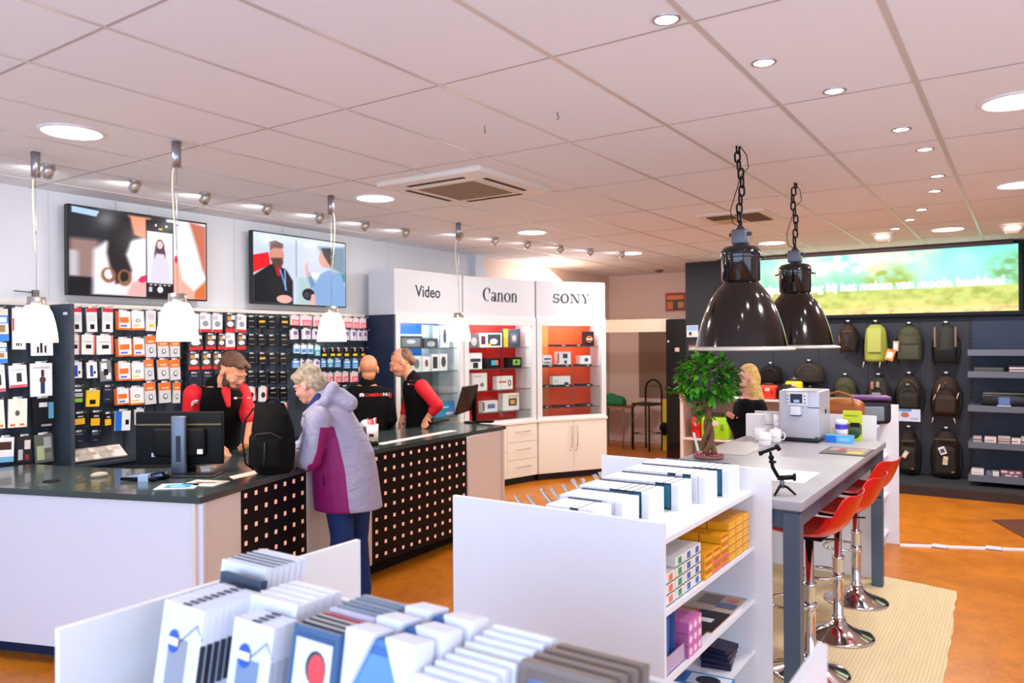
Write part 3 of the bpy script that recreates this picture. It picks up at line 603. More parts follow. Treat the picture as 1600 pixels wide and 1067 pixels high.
def pic_men(U, v):
    a = canvas(U, (196, 204, 222)); blend(a, bx(U, v, .0, .0, 1, .12, .08), (208, 218, 236)); blend(a, pg(U, v, [(.68,.1),(1,.06),(1,.5),(.8,.4)], .05), (120, 140, 160))
    blend(a, bx(U, v, .43, .05, .445, .6), (150, 160, 180)); blend(a, bx(U, v, .8,.48,1,.62,.03), (70, 140, 140)); blend(a, bx(U, v, .6,.5,.78,.62,.02), (226, 232, 236))
    blend(a, bx(U, v, .45,.6,.72,1,.05), (168, 196, 196))
    blend(a, pg(U, v, [(0,.33),(.15,.27),(.17,.45),(.0,.58)], .01), (226, 20, 34))
    blend(a, pg(U, v, [(.0,.62),(.14,.47),(.2,.42),(.33,.5),(.4,.66),(.4,1),(0,1)], .02), (14, 16, 24))
    blend(a, pg(U, v, [(.2,.42),(.28,.44),(.27,.6),(.24,.6)], .01), (170, 20, 34))
    blend(a, el(U, v, .235, .3, .075, .14), (206, 140, 124)); blend(a, pg(U, v, [(.17,.35),(.29,.33),(.3,.40),(.28,.47),(.2,.46)], .02), (90, 56, 50)); blend(a, pg(U, v, [(.16,.12),(.22,.09),(.3,.13),(.3,.19),(.2,.2),(.17,.24)], .02), (110, 84, 78))
    for s in (0, 1): blend(a, pg(U, v, [(.26+s*.05,.5),(.275+s*.05,.5),(.34-s*.01,.8),(.325-s*.01,.8)], .008), (120, 160, 220))
    blend(a, el(U, v, .31, .93, .08, .06), (226, 170, 160))
    blend(a, pg(U, v, [(.55,.55),(.58,.5),(.66,.7),(.6,.75)], .02), (110, 140, 184)); blend(a, pg(U, v, [(.53,.42),(.56,.34),(.57,.5),(.6,.56),(.55,.58)], .02), (226, 160, 150))
    blend(a, pg(U, v, [(.7,.52),(.8,.44),(.95,.5),(1.0,.7),(1.0,1),(.6,1),(.62,.75)], .02), (128, 162, 208))
    blend(a, el(U, v, .76, .28, .075, .13), (214, 150, 134)); blend(a, pg(U, v, [(.72,.12),(.82,.1),(.87,.2),(.85,.4),(.8,.34),(.74,.22)], .02), (40, 34, 40))
    blend(a, el(U, v, .57, .84, .07, .09), (24, 24, 32)); blend(a, el(U, v, .55, .85, .03, .045), (60, 60, 76)); blend(a, pg(U, v, [(.6,.84),(.64,.82),(.65,1),(.58,1)], .02), (236, 170, 164))
    return a
TVM = vcol_mat('tv_picture', 1.15)
def tv(lab, y0, y1, fn, rx=.03):
    zc, hw, hh = 2.535, (y1-y0)/2, .345
    t = thing('television', lab, 'television', (-6.02, (y0+y1)/2, zc), PI/2)
    q = MB().box((-hw, -.02, -hh), (hw, .03, hh), mat((14,14,16), .3))
    q.build('housing', t)
    f = MB()
    for a, b in (((-hw, -.024, -hh), (hw, -.02, -hh+.012)), ((-hw, -.024, hh-.012), (hw, -.02, hh)), ((-hw, -.024, -hh), (-hw+.008, -.02, hh)), ((hw-.008, -.024, -hh), (hw, -.02, hh))): f.box(a, b, mat((8,8,12), .25))
    f.build('bezel', t)
    picture('screen', 2*hw-.014, 2*hh-.022, 240, 136, fn, TVM, t, -.0215)
    MB().box((-.2, .03, -.12), (.2, .09, .12), GREYM).build('wall_mount', t)
    MB().cyl((-.18+.0, .04, hh-.05), (-.18, .05, hh+.12), .004, mat((200,190,190))).build('cable', t)
    return t
tv('wall television showing a phone photographing a woman with a hat', 2.90, 4.08, pic_phone)
tv('wall television showing two men talking, one holding a camera', 4.56, 5.74, pic_men)

# ================================================================== DISPLAY CABINETS
def cabinet(lab, P0, P1, color, sign, drawers):
    P0, P1 = V((*P0, 0)), V((*P1, 0)); L = (P1-P0).length; d = (P1-P0).normalized(); rz = math.atan2(d.y, d.x)
    t = thing('display_cabinet', lab, 'display cabinet', (*P0.xy, 0), rz)
    D = .40; cw = mat((226, 226, 228), .35); cr_ = mat((238, 232, 222), .35)
    MB().box((.0, 0.02, 2.13), (L-.004, D, 2.62), mat((212, 212, 219), .45)).build('header', t)
    q = MB(); q.box((0, 0, .80), (.07, .04, 2.13), cw).box((L-.075, 0, .80), (L-.004, .04, 2.13), cw).box((.07, 0, 2.03), (L-.075, .04, 2.13), cw).box((.07, 0, .80), (L-.075, .04, .835), cw)
    q.build('front_frame', t)
    MB().box((0, .04, .80), (.02, D, 2.13), cw).build('side_panel', t); MB().box((L-.024, .04, .80), (L-.004, D, 2.13), cw).build('side_panel', t)
    MB().box((.02, D-.02, .80), (L-.024, D, 2.13), mat(color, .45)).build('back_panel', t)
    if sign == 'Video': MB().box((.021, D-.024, .80), (L-.025, D-.02, 1.48), mat((112, 126, 130), .4)).box((L*.72, D-.024, 1.48), (L-.025, D-.02, 2.03), mat((190, 205, 212), .4)).build('lower_back_panel', t)
    if drawers == 'orange': MB().box((.10, D-.024, .80), (.10+.26, D-.02, 2.05), mat((242, 120, 50), .45)).build('tinted_back_strip', t)
    for z in (1.755, 1.485, 1.215, .94):
        MB().box((.025, .06, z-.008), (L-.03, D-.025, z), GLASS).box((.025, .056, z-.008), (L-.03, .06, z), mat((70, 96, 96), .2)).build('glass_shelf', t)
    MB().box((.07, .012, .835), (L/2+.02, .016, 2.03), GLASS).build('glass_door', t); MB().box((L/2-.02, .022, .835), (L-.075, .026, 2.03), GLASS).build('glass_door', t)
    b = MB(); b.box((0, -.005, .09), (L-.004, D, .77), cr_); b.build('base_carcass', t)
    MB().box((-.005, -.03, .77), (L, D, .80), mat((244, 236, 222), .3)).build('worktop', t)
    MB().box((.02, .04, 0), (L-.02, D-.02, .09), mat((22, 24, 34), .6)).build('plinth', t)
    if drawers is True:
        x0 = L-.53; gap = .006
        for i in range(3):
            z0 = .095+i*.225; dr = MB().box((x0, -.02, z0), (L-.012, -.005, z0+.225-gap), mat((242, 236, 224), .35)).build('drawer', t)
            MB().tube([(x0+.14, -.02, z0+.13), (x0+.14, -.045, z0+.13), (x0+.38, -.045, z0+.13), (x0+.38, -.02, z0+.13)], .004, STEEL, 8).build('handle', dr)
        for i in range(2):
            z0 = .095+i*.3375; MB().box((.005, -.02, z0), (x0-gap, -.005, z0+.33), mat((242, 236, 224), .35)).build('door', t)
    else:
        for i in range(2):
            x0 = .005+i*(L-.014)/2; x1 = x0+(L-.014)/2-.006; dr = MB().box((x0, -.02, .095), (x1, -.005, .765), mat((242, 236, 224), .35)).build('door', t)
            hx = x1-.04 if i == 0 else x0+.04
            MB().tube([(hx, -.02, .42), (hx, -.05, .42), (hx, -.05, .70), (hx, -.02, .70)], .0055, STEEL, 8).build('handle', dr)
            MB().lathe([(0,0),(.009,0),(.009,.01),(0,.01)], STEEL, 12, M=Matrix.Translation((hx, -.02, .38)) @ Matrix.Rotation(PI/2, 4, 'X')).build('keyhole', dr)
    area_light('cabinet_strip_light', t.matrix_basis @ V((0,0,0)), (0,0,0), .8, .05, 7.5, (1, .98, .96))
    o = bpy.data.objects[-1] if False else [x for x in C.objects if x.name.startswith('cabinet_strip_light')][-1]
    o.location = P0 + d*(L/2) + V((-d.y, d.x, 0))*.08 + V((0, 0, 2.10)); o.rotation_euler = (0, 0, rz)
    s = MB(); m = mat((34, 44, 62), .5)
    if sign == 'Video': text('Video', .185, t, (L*.47, .018, 2.33), (PI/2, 0, 0), m, off=.002, name='sign_lettering', sx=1.0)
    else:
        (sony if sign == 'SONY' else canon)(s, m)
        wd = 1.9 if sign == 'SONY' else 1.72; sc = (.56 if sign == 'SONY' else .58)/wd
        s.v = [((x-wd/2)*sc, y, z*sc) for x, y, z in s.v]; o = s.build('sign_lettering', t); o.location = (L*.5, .016, 2.335 if sign == 'SONY' else 2.325)
    return t, P0, d
CABV = cabinet('leftmost white display cabinet with blue back under the Video sign', (-5.60, 6.08), (-5.60, 7.27), (24, 96, 176), 'Video', False)
CABC = cabinet('middle white display cabinet with red back and drawers under the Canon sign', (-5.60, 7.28), (-5.31, 8.44), (240, 34, 24), 'Canon', True)
CABS = cabinet('rightmost white display cabinet with orange back under the SONY sign', (-5.30, 8.45), (-4.76, 9.36), (250, 74, 16), 'SONY', 'orange')
SH = [.835, .94, 1.215, 1.485, 1.755]
def shelf_item(cab, u0, v0, u1, v1, dep_, sh, base, rects, lab, name='product_box', cat='box', depth=.09, grp=None):
    t, P0, d = cab; n = V((-d.y, d.x, 0)); P = P0+n*dep_
    a = onp(u0, (v0+v1)/2, P, n); b = onp(u1, (v0+v1)/2, P, n); c = onp((u0+u1)/2, v0, P, n); e = onp((u0+u1)/2, v1, P, n)
    wd = (b-a).length; ht = c.z-e.z; mid = (a+b)/2
    o = art_mesh(wd, ht, depth, base, rects).build(name); o.location = (mid.x+n.x*depth/2, mid.y+n.y*depth/2, SH[sh]+.001); o.rotation_euler = (0, 0, math.atan2(d.y, d.x))
    return tag(o, lab, cat, grp)
G6, GD = (96, 100, 108), (50, 54, 62)
for a in [
 (CABV,624,523,660,545,.12,4,GD,[(.1,.1,.9,.7,(110,116,124)),(.3,.3,.7,.6,(190,190,194),'e'),(0,.85,1,1,(170,180,190))],'large dark grey camera box at the left of the top blue shelf'),
 (CABV,663,530,684,545,.12,4,(70,72,80),[(.2,.1,.8,.7,(170,170,176),'e')],'small dark box picturing a drone on the top blue shelf'),
 (CABV,686,512,702,545,.12,4,(226,228,236),[(0,0,.1,1,(40,110,220)),(.4,.2,.7,.9,(70,70,76),'e')],'tall white and blue box on the top blue shelf'),
 (CABV,641,556,659,581,.12,3,(216,220,226),[(.3,.2,.8,.8,(120,120,126),'e')],'white gimbal box left on the second blue shelf'),
 (CABV,660,559,673,582,.12,3,W,[(.3,.3,.7,.8,(150,70,80),'e')],'white box with a pink device on the second blue shelf'),
 (CABV,674,556,686,582,.12,3,W,[(.2,.15,.8,.85,(60,56,60))],'white box with a dark phone on the second blue shelf'),
 (CABV,687,556,699,582,.12,3,W,[(.2,.2,.8,.85,(70,76,90),'e')],'white box with a microphone, last on the second blue shelf'),
 (CABV,681,633,710,655,.12,1,(30,140,210),[(.1,.6,.7,.7,(200,230,245)),(.5,.1,.95,.3,(220,210,205),'e')],'bright blue box on the bottom shelf beside the monitor'),
 (CABV,625,602,636,640,.12,1,(40,44,50),[(.2,.6,.8,.7,(200,200,205)),(.2,.3,.8,.4,(180,180,190))],'narrow dark item on the left of the blue cabinet behind the man'),
 (CABC,733,521,748,543,.14,4,(100,96,106),[(.2,.1,.8,.7,(190,180,180),'e')],'grey camera box at the left of the top red shelf'),
 (CABC,750,521,784,543,.14,4,W,[(.35,.08,.95,.92,(50,50,56)),(.45,.2,.8,.6,(230,230,235),'e'),(.36,.1,.5,.25,YL),(.05,.2,.25,.8,(90,40,60))],'wide white and black camera box on the top red shelf'),
 (CABC,787,515,813,543,.14,4,(60,66,80),[(0,0,.25,1,(246,160,30)),(.4,.2,.85,.75,(90,100,120)),(.5,.3,.75,.65,(220,170,160),'e')],'orange-spined dark lens box on the top red shelf'),
 (CABC,733,553,753,578,.14,3,W,[(.1,.45,.9,.65,(50,60,90)),(.3,.05,.7,.4,(40,40,50))],'white box picturing black straps on the second red shelf'),
 (CABC,758,562,782,578,.14,3,K,[(.4,.3,.65,.8,(60,170,200)),(.65,.3,.85,.8,(230,120,80))],'black box with a teal and orange flash on the second red shelf'),
 (CABC,794,561,815,577,.14,3,K,[(.35,.25,.9,.8,(150,190,90)),(.5,.4,.7,.7,(40,60,30),'e')],'black box with a green photo on the second red shelf'),
 (CABC,738,589,761,616,.14,2,(238,232,228),[(.5,.2,.8,.45,(140,130,130),'e'),(.1,.8,.6,.84,(170,160,160))],'tall white box on the third red shelf behind the monitor'),
 (CABC,777,593,801,613,.14,2,(240,236,234),[(.1,.5,.6,.62,(220,50,50)),(.68,.2,.9,.7,(60,60,64),'e'),(.74,.3,.84,.6,W,'e')],'white box with a red line and black ring on the third red shelf'),
 (CABC,755,636,778,653,.14,1,W,[(.3,.3,.8,.7,(110,120,190)),(.0,.1,.08,.9,K)],'small white and violet box on the bottom red shelf'),
 (CABC,786,625,811,651,.14,1,(246,244,242),[(.35,.25,.85,.7,(60,60,66)),(.45,.35,.75,.6,(226,170,90)),(.3,.8,.95,.88,YL)],'white and yellow box picturing a camera bag on the bottom red shelf'),
 (CABS,914,518,928,541,.14,4,K,[(.15,.25,.85,.7,(240,120,50),'e'),(.25,.32,.75,.63,K,'e'),(.2,.44,.8,.52,W)],'black box with an orange ring on the top orange shelf'),
 (CABS,849,552,862,570,.14,3,(222,222,226),[(.1,.6,.9,.75,(70,80,120)),(.1,.3,.9,.4,(90,80,90))],'small striped white box left on the second orange shelf'),
 (CABS,871,547,892,570,.14,3,W,[(.4,.55,.75,.85,(50,50,56)),(.5,.2,.7,.4,(40,40,46)),(0,.2,.12,.9,(200,80,60))],'tall white camera box in the middle of the second orange shelf'),
 (CABS,905,553,923,569,.14,3,W,[(.45,.4,.8,.8,(60,60,70),'e'),(0,0,.12,1,(236,190,180))],'square white camera box right on the second orange shelf'),
 (CABS,864,586,891,602,.14,2,W,[(.65,.1,.9,.4,(50,56,90)),(.05,.3,.3,.7,(220,214,216))],'wide white camera box on the third orange shelf'),
]: shelf_item(*a, grp='boxed products in the display cabinets')
j = 0
for u0, u1, v, s_ in [(863,888,539,4),(888,911,539,4),(844,867,573,3),(871,893,573,3),(903,925,572,3),(844,859,606,2),(866,895,605,2),(904,926,603,2),(844,860,639,1),(868,896,638,1),(904,926,636,1)]:
    cab = CABS; lab = 'black bevelled product stand with a white mark, %s counting from the top left of the orange cabinet' % ordn(j); j += 1
    t, P0, d = cab; n = V((-d.y, d.x, 0)); P = P0+n*.09; a = onp(u0, v, P, n); b = onp(u1, v, P, n); wd = (b-a).length; mid = (a+b)/2
    o = MB().add([(-wd/2,0,0),(wd/2,0,0),(wd/2,.12,0),(-wd/2,.12,0),(-wd/2,.0,.026),(wd/2,.0,.026),(wd/2,.12,.03),(-wd/2,.12,.03)], [(0,3,2,1),(4,5,6,7),(0,1,5,4),(1,2,6,5),(2,3,7,6),(3,0,4,7)], mat((16,14,18),.3)).box((wd*.1,-.001,.008),(wd*.3,0,.017), WHITE).build('product_stand')
    o.location = (mid.x, mid.y, SH[s_]+.001); o.rotation_euler = (0,0,math.atan2(d.y,d.x)); tag(o, 'black product stand, %s from the top left in the orange cabinet' % ordn(j-1), 'product stand', 'black product stands')

# ================================================================== COUNTER
top = [(-5.70, 1.69), (-4.91, 1.985), (-3.655, 2.435), (-3.79, 2.82), (-4.02, 3.62), (-4.16, 4.25), (-4.215, 5.2), (-4.265, 6.21), (-4.85, 6.25), (-4.95, 5.5), (-5.12, 4.6), (-5.12, 3.75), (-4.95, 3.42), (-4.62, 3.05), (-4.72, 2.90), (-4.91, 2.76), (-5.30, 2.62), (-5.70, 2.50)]
t = thing('sales_counter', 'long angled white sales counter with dark slate top and dotted black front panels', 'counter', (-4.2, 4.0, 0))
ctm = mat((62, 74, 74), .2, coat=.3)
MB().prism([p for p in top], .955, .99, ctm).build('countertop', t, world=True)
# light strips let into the top
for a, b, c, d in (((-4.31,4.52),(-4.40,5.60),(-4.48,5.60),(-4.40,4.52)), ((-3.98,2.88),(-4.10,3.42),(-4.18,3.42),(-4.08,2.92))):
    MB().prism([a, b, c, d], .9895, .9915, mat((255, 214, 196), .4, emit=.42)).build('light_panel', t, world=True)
def inset(p, q_, off):
    d = (V(q_)-V(p)).normalized(); return V((-d.y, d.x))*off
def face(p, q_, z0, z1, m, name, th=.02, off=.03):
    p, q_ = V(p), V(q_); d = (q_-p).normalized(); n = V((-d.y, d.x)); a = p+n*off; b = q_+n*off
    return MB().prism([a, b, b+n*th, a+n*th], z0, z1, m).build(name, t, world=True)
wp = mat((232, 232, 240), .4); wp2 = mat((236, 222, 212), .45)
face((-5.69,1.69), (-3.655,2.435), .10, .955, wp, 'end_panel', off=.025)
face((-5.6,1.73), (-3.70,2.43), .0, .10, mat((16, 34, 72), .6), 'plinth', off=.12)
face((-3.655,2.435), (-3.79,2.82), .10, .955, wp2, 'white_panel')
face((-3.98,3.48), (-4.02,3.62), .10, .955, wp2, 'white_panel'); face((-4.02,3.62),(-4.16,4.27),.10,.955,wp2,'white_panel')
face((-4.175,5.50), (-4.265,6.17), .10, .955, wp2, 'white_panel', off=.02)
def dotted(p, q_, ncol, nrow, name):
    p, q_ = V(p), V(q_); L = (q_-p).length; d = (q_-p).normalized(); n = V((-d.y, d.x))
    q = MB(); dm = mat((16, 15, 20), .4); lm = mat((255, 206, 184), .5, emit=.38, ecol=(255, 180, 150))
    a = p+n*.035; b = q_+n*.035; q.prism([a, b, b+n*.02, a+n*.02], .10, .955, dm)
    pit = L/ncol; hw = .0135
    for i in range(ncol):
        for k in range(nrow):
            c = a + d*((i+.5)*pit); z = .91-k*.0945
            if z < .12: continue
            A = c-d*hw-n*.0015; B = c+d*hw-n*.0015
            q.add([(A.x,A.y,z-hw),(B.x,B.y,z-hw),(B.x,B.y,z+hw),(A.x,A.y,z+hw)], [(0,1,2,3)], lm)
    q.build(name, t, world=True)
dotted((-3.79,2.82), (-3.98,3.48), 7, 9, 'dotted_panel'); dotted((-4.16,4.27), (-4.175,5.50), 12, 9, 'dotted_panel')
pl = mat((18, 18, 24), .6)
for a, b in (((-3.74,2.5),(-4.02,3.62)), ((-4.02,3.62),(-4.16,4.27)), ((-4.16,4.27),(-4.26,6.1))): face(a, b, 0, .10, pl, 'plinth', off=.10)
face((-4.26,6.17), (-4.85,6.2), .0, .955, wp2, 'end_panel', off=.0)
# back closures towards the staff side
for a, b in (((-4.85,6.2),(-4.95,5.5)), ((-4.95,5.5),(-5.12,4.6)), ((-5.12,4.6),(-5.12,3.75)), ((-5.12,3.75),(-4.95,3.42)), ((-4.95,3.42),(-4.62,3.05))): face(a, b, .0, .955, mat((60,62,70),.5), 'back_panel', off=.02)
MB().prism([(-4.74,2.93),(-4.95,2.79),(-5.7,2.56),(-5.7,2.52),(-4.9,2.74),(-4.7,2.87)], 0, .955, mat((60,62,70),.5)).build('back_panel', t, world=True)
# ================================================================== BAR TABLE
tt = mat((160, 157, 162), .42, bump=.03, bscale=60, var=.06, vscale=5); tl = mat((78, 92, 108), .45)
t = thing('bar_table', 'high bar table with pale grey top and slate blue steel legs', 'table', (-1.35, 4.93, 0))
MB().rbox((-.49, -1.28, 1.015), (.49, 1.26, 1.06), tt, .004).build('tabletop', t)
for x in (-.47, .40):
    for y in (-1.26, 1.17): MB().box((x, y, 0), (x+.075, y+.075, 1.0), tl).build('leg', t)
q = MB()
q.box((-.46, -1.25, .925), (.465, -1.22, 1.015), tl).box((-.46, 1.2, .925), (.465, 1.23, 1.015), tl).box((-.46, -1.22, .925), (-.43, 1.2, 1.015), tl).box((.435, -1.22, .925), (.465, 1.2, 1.015), tl)
q.build('apron', t)
# ================================================================== BAR STOOLS
def stool(loc, rz, lab):
    t = thing('bar_stool', lab, 'bar stool', (*loc, 0.008), rz, 'red swivel bar stools')
    MB().lathe([(0,.0),(.205,.0),(.207,.008),(.19,.014),(.14,.03),(.08,.055),(.045,.085),(.038,.11)], CHROME, 56).build('base', t)
    MB().lathe([(.038,.09),(.038,.12),(.03,.13),(.03,.46),(.036,.465),(.036,.485),(.022,.49),(.022,.74)], CHROME, 28).build('column', t)
    q = MB(); pts = [(.03,-.02,.36)]+[( -.03+.15*math.cos(a), .17*math.sin(a), .36) for a in np.linspace(-2.6, 2.6, 22)]
    q.tube([(-.03,-.01,.36)]+[(.115*math.cos(a)-.10, .13*math.sin(a), .36) for a in np.linspace(.5, 2*PI-.5, 26)]+[(-.03,.01,.36)], .009, CHROME, 10); q.lathe([(.036,.34),(.036,.38)], CHROME, 20, cap=True)
    q.build('footrest', t)
    MB().tube([(.02,0,.72),(.08,.08,.715),(.12,.13,.71)], .005, BLACK, 8).build('lift_lever', t)
    MB().rbox((-.09,-.09,.735),(.09,.09,.752), BLACK, .006).build('seat_plate', t)
    # shell: local -X is front (toward the table), +X back
    prof = [(-.265,.742),(-.24,.768),(-.16,.770),(-.08,.762),(0,.757),(.08,.762),(.145,.782),(.185,.825),(.212,.88),(.235,.93),(.255,.98),(.264,1.0)]
    wid = [.13,.19,.215,.225,.228,.228,.23,.23,.225,.215,.19,.14]
    red = mat((214, 16, 22), .3, coat=.2); vs = []; fs = []; n = 13; L = len(prof)
    for side in (0, 1):
        for i, (px, pz) in enumerate(prof):
            a = prof[max(0, i-1)]; b = prof[min(L-1, i+1)]; tx, tz = b[0]-a[0], b[1]-a[1]; l_ = math.hypot(tx, tz); nx, nz = -tz/l_, tx/l_
            for k in range(n):
                s_ = -1+2*k/(n-1); lift = .045*abs(s_)**2.6*(1 if 0 < i < L-1 else .5)
                off = lift - (.009 if side else 0)
                vs.append((px+nx*off, wid[i]*s_, pz+nz*off))
    for side in (0, 1):
        o = side*L*n
        for i in range(L-1):
            for k in range(n-1):
                f = (o+i*n+k, o+i*n+k+1, o+(i+1)*n+k+1, o+(i+1)*n+k); fs.append(f if side else f[::-1])
    o = L*n; edge = [k for k in range(n)]+[i*n+n-1 for i in range(1, L)]+[(L-1)*n+k for k in range(n-2, -1, -1)]+[i*n for i in range(L-2, 0, -1)]
    for i in range(len(edge)): a, b = edge[i], edge[(i+1) % len(edge)]; fs.append((a, b, b+o, a+o))
    me = MB().add(vs, fs, red, True).build('seat_shell', t)
    m = me.modifiers.new('smooth', 'SUBSURF'); m.levels = m.render_levels = 1
    return t
for (u, v), rz, d in (((1266, 1054), -.06, 'nearest the camera, at the near table leg'), ((1310, 996), -.12, 'in the middle of the three'), ((1338, 942), -.22, 'farthest back, by the far table leg')):
    p = onz(u, v-2, 0); stool((p.x, p.y), rz, 'red shell bar stool with chrome trumpet base, ' + d)
# ================================================================== RUG and floor things
def rug_mat():
    m = bpy.data.materials.new('jute'); m.use_nodes = True; nt = m.node_tree; b = nt.nodes['Principled BSDF']; b.inputs['Roughness'].default_value = .95
    tc = nt.nodes.new('ShaderNodeTexCoord'); wv = nt.nodes.new('ShaderNodeTexWave'); wv.bands_direction = 'X'; wv.inputs['Scale'].default_value = 16; wv.inputs['Distortion'].default_value = 1; wv.inputs['Detail'].default_value = 3
    ns = nt.nodes.new('ShaderNodeTexNoise'); ns.inputs['Scale'].default_value = 30; mp = nt.nodes.new('ShaderNodeMapping'); mp.inputs['Scale'].default_value = (1, .15, 1)
    nt.links.new(tc.outputs['Object'], wv.inputs['Vector']); nt.links.new(tc.outputs['Object'], mp.inputs[0]); nt.links.new(mp.outputs[0], ns.inputs['Vector'])
    ad = nt.nodes.new('ShaderNodeMath'); nt.links.new(wv.outputs['Fac'], ad.inputs[0]); nt.links.new(ns.outputs[0], ad.inputs[1])
    cr = nt.nodes.new('ShaderNodeValToRGB'); cr.color_ramp.elements[0].color = (*s2l((.77,.69,.53)), 1); cr.color_ramp.elements[1].color = (*s2l((.83,.75,.60)), 1); cr.color_ramp.elements[0].position = .3; cr.color_ramp.elements[1].position = .95
    mr = nt.nodes.new('ShaderNodeMapRange'); mr.inputs[2].default_value = 1.6; nt.links.new(ad.outputs[0], mr.inputs[0]); nt.links.new(mr.outputs[0], cr.inputs[0]); nt.links.new(cr.outputs[0], b.inputs['Base Color'])
    bp = nt.nodes.new('ShaderNodeBump'); bp.inputs['Strength'].default_value = .25; bp.inputs['Distance'].default_value = .006; nt.links.new(ad.outputs[0], bp.inputs['Height']); nt.links.new(bp.outputs[0], b.inputs['Normal'])
    return m
pts = []
def wob(a, b, n): return [((a[0]+(b[0]-a[0])*i/n)+random.uniform(-.008,.008), (a[1]+(b[1]-a[1])*i/n)+random.uniform(-.004,.004)) for i in range(n)]
o = MB().prism(wob((-2.3,3.2),(-.40,3.2),12)+wob((-.40,3.2),(-.36,4.5),12)+wob((-.36,4.5),(-.42,6.3),18)+wob((-.42,6.3),(-1.0,6.42),8)+wob((-1.0,6.42),(-2.3,6.3),8)+wob((-2.3,6.3),(-2.3,3.2),12), .0005, .007, rug_mat()).build('jute_rug')
tag(o, 'pale woven jute rug under the bar stools', 'rug')
a, b = onz(1405, 852, 0), onz(1640, 861, 0); t = thing('floor_cable_cover', 'thin pale cable cover strip crossing the orange floor at right', 'cable cover', (a.x, a.y, 0))
d = b-a; q = MB(); n = d.normalized(); pr = V((-n.y, n.x, 0))
q.add([tuple(-pr*.03), tuple(pr*.03), tuple(pr*.02+V((0,0,.012))), tuple(-pr*.02+V((0,0,.012))), tuple(d-pr*.03), tuple(d+pr*.03), tuple(d+pr*.02+V((0,0,.012))), tuple(d-pr*.02+V((0,0,.012)))], [(0,1,2,3),(4,7,6,5),(0,4,5,1),(1,5,6,2),(2,6,7,3),(3,7,4,0)], mat((206,204,210), .5)).build('strip', t)
for u, v in ((1468, 855), (1553, 858)):
    p = onz(u, v, 0)-a; MB().rbox((p.x-.06, p.y-.05, 0), (p.x+.06, p.y+.05, .018), mat((200,198,204), .5), .008).build('joint_piece', t)
o = MB().prism([tuple(onz(u, v, 0).xy) for u, v in ((1550,813),(1602,842),(1720,840),(1640,812))], .0005, .008, mat((92,48,30), .9)).build('door_mat'); tag(o, 'dark brown floor mat at the right edge of the orange floor', 'mat')

# ================================================================== WHITE SHELF UNITS
def unit(name_lab, x0, x1, y0, y1, zt, shelves, xd):
    t = thing('shelf_unit', name_lab, 'shelf unit', ((x0+x1)/2, (y0+y1)/2, 0)); m = mat((238, 238, 244), .35)
    MB().box((x0, y0, 0), (x1, y0+.019, zt), m).build('end_panel', t, world=True)
    MB().box((x0, y1-.019, 0), (x1, y1, zt), m).build('end_panel', t, world=True)
    MB().box((xd-.009, y0+.019, .08), (xd+.009, y1-.019, shelves[0]-.02), m).build('divider', t, world=True)
    for i, z in enumerate(shelves):
        MB().box((xd+.009 if i else x0+.30, y0+.019, z-.02), (x1-.08, y1-.019, z), m).build('shelf', t, world=True)
    for z in shelves[1:]: MB().box((x0+.08, y0+.019, z-.02), (xd-.009, y1-.019, z), m).build('shelf', t, world=True)
    MB().box((x0+.1, y0+.02, 0), (x1-.1, y1-.02, .08), m).build('plinth', t, world=True)
    return t
U1 = unit('white double-sided shelf unit in the middle, with photo books on top', -1.87, -.99, 2.35, 3.635, 1.205, [1.10, .84, .59, .35, .12], -1.50)
U2 = unit('white shelf unit at the far end of the bar table with bags on it', -1.85, -.94, 6.30, 7.52, 1.235, [1.10, .80, .45, .12], -1.45)
def book(x, y, z, w_, d_, h, rz, cov, spine, lab, grp, name='photo_book', cat='book', page=(240,240,238)):
    """box book: local X width (thickness w_), Y depth d_, Z height h; spine at local -Y"""
    q = MB(); q.box((-w_/2, -d_/2, 0), (w_/2, d_/2, h), mat(cov, .45)); q.box((-w_/2+.0015, -d_/2+.003, h-.002), (w_/2-.0015, d_/2+.0005, h+.0003), mat(page, .8))
    if spine: q.box((-w_/2+.002, -d_/2-.0008, h*.08), (w_/2-.002, -d_/2, h*.92), mat(spine, .45))
    o = q.build(name); o.location = (x, y, z); o.rotation_euler = (0, 0, rz); tag(o, lab, cat, grp); return o
# rows of boxed albums standing on the top shelf: front faces +x edge
k = 0; y = 2.50; colw = (240, 241, 246)
n_ = 0
rows = [(2.50, 5, .16, .09, 'nearest'), (2.665, 5, .17, .10, 'second'), (2.83, 6, .17, .12, 'third'), (3.03, 6, .17, .13, 'fourth'), (3.23, 6, .17, .145, 'fifth'), (3.42, 7, .17, .15, 'farthest')]
for ri, (yy, n, dl, hh, nm) in enumerate(rows):
    n = [6,8,9,10,11,12][ri]
    for i in range(n):
        x = -1.33+.20*(yy-2.5)/.92-.035*i
        dark = (ri == 5 and 1 <= i <= 4) or (ri == 4 and i in (2, 4)) or (ri == 3 and i in (1, 2)) or (ri == 2 and 1 <= i <= 4) or (ri == 0 and i == 2)
        sp = (36, 92, 116) if dark else None
        o = book(x, yy+.05, 1.1005, .032, dl-.02, hh*.62+.03, 0, (28, 58, 80) if dark else colw, (40,110,135) if dark else (228,228,234), '%s slip-cased album in the %s row on the middle unit, %s from right' % ('dark teal' if dark else 'white', nm, ordn(i)), 'albums on top of the middle unit')
        if not dark and i % 2 == 0:
            pass
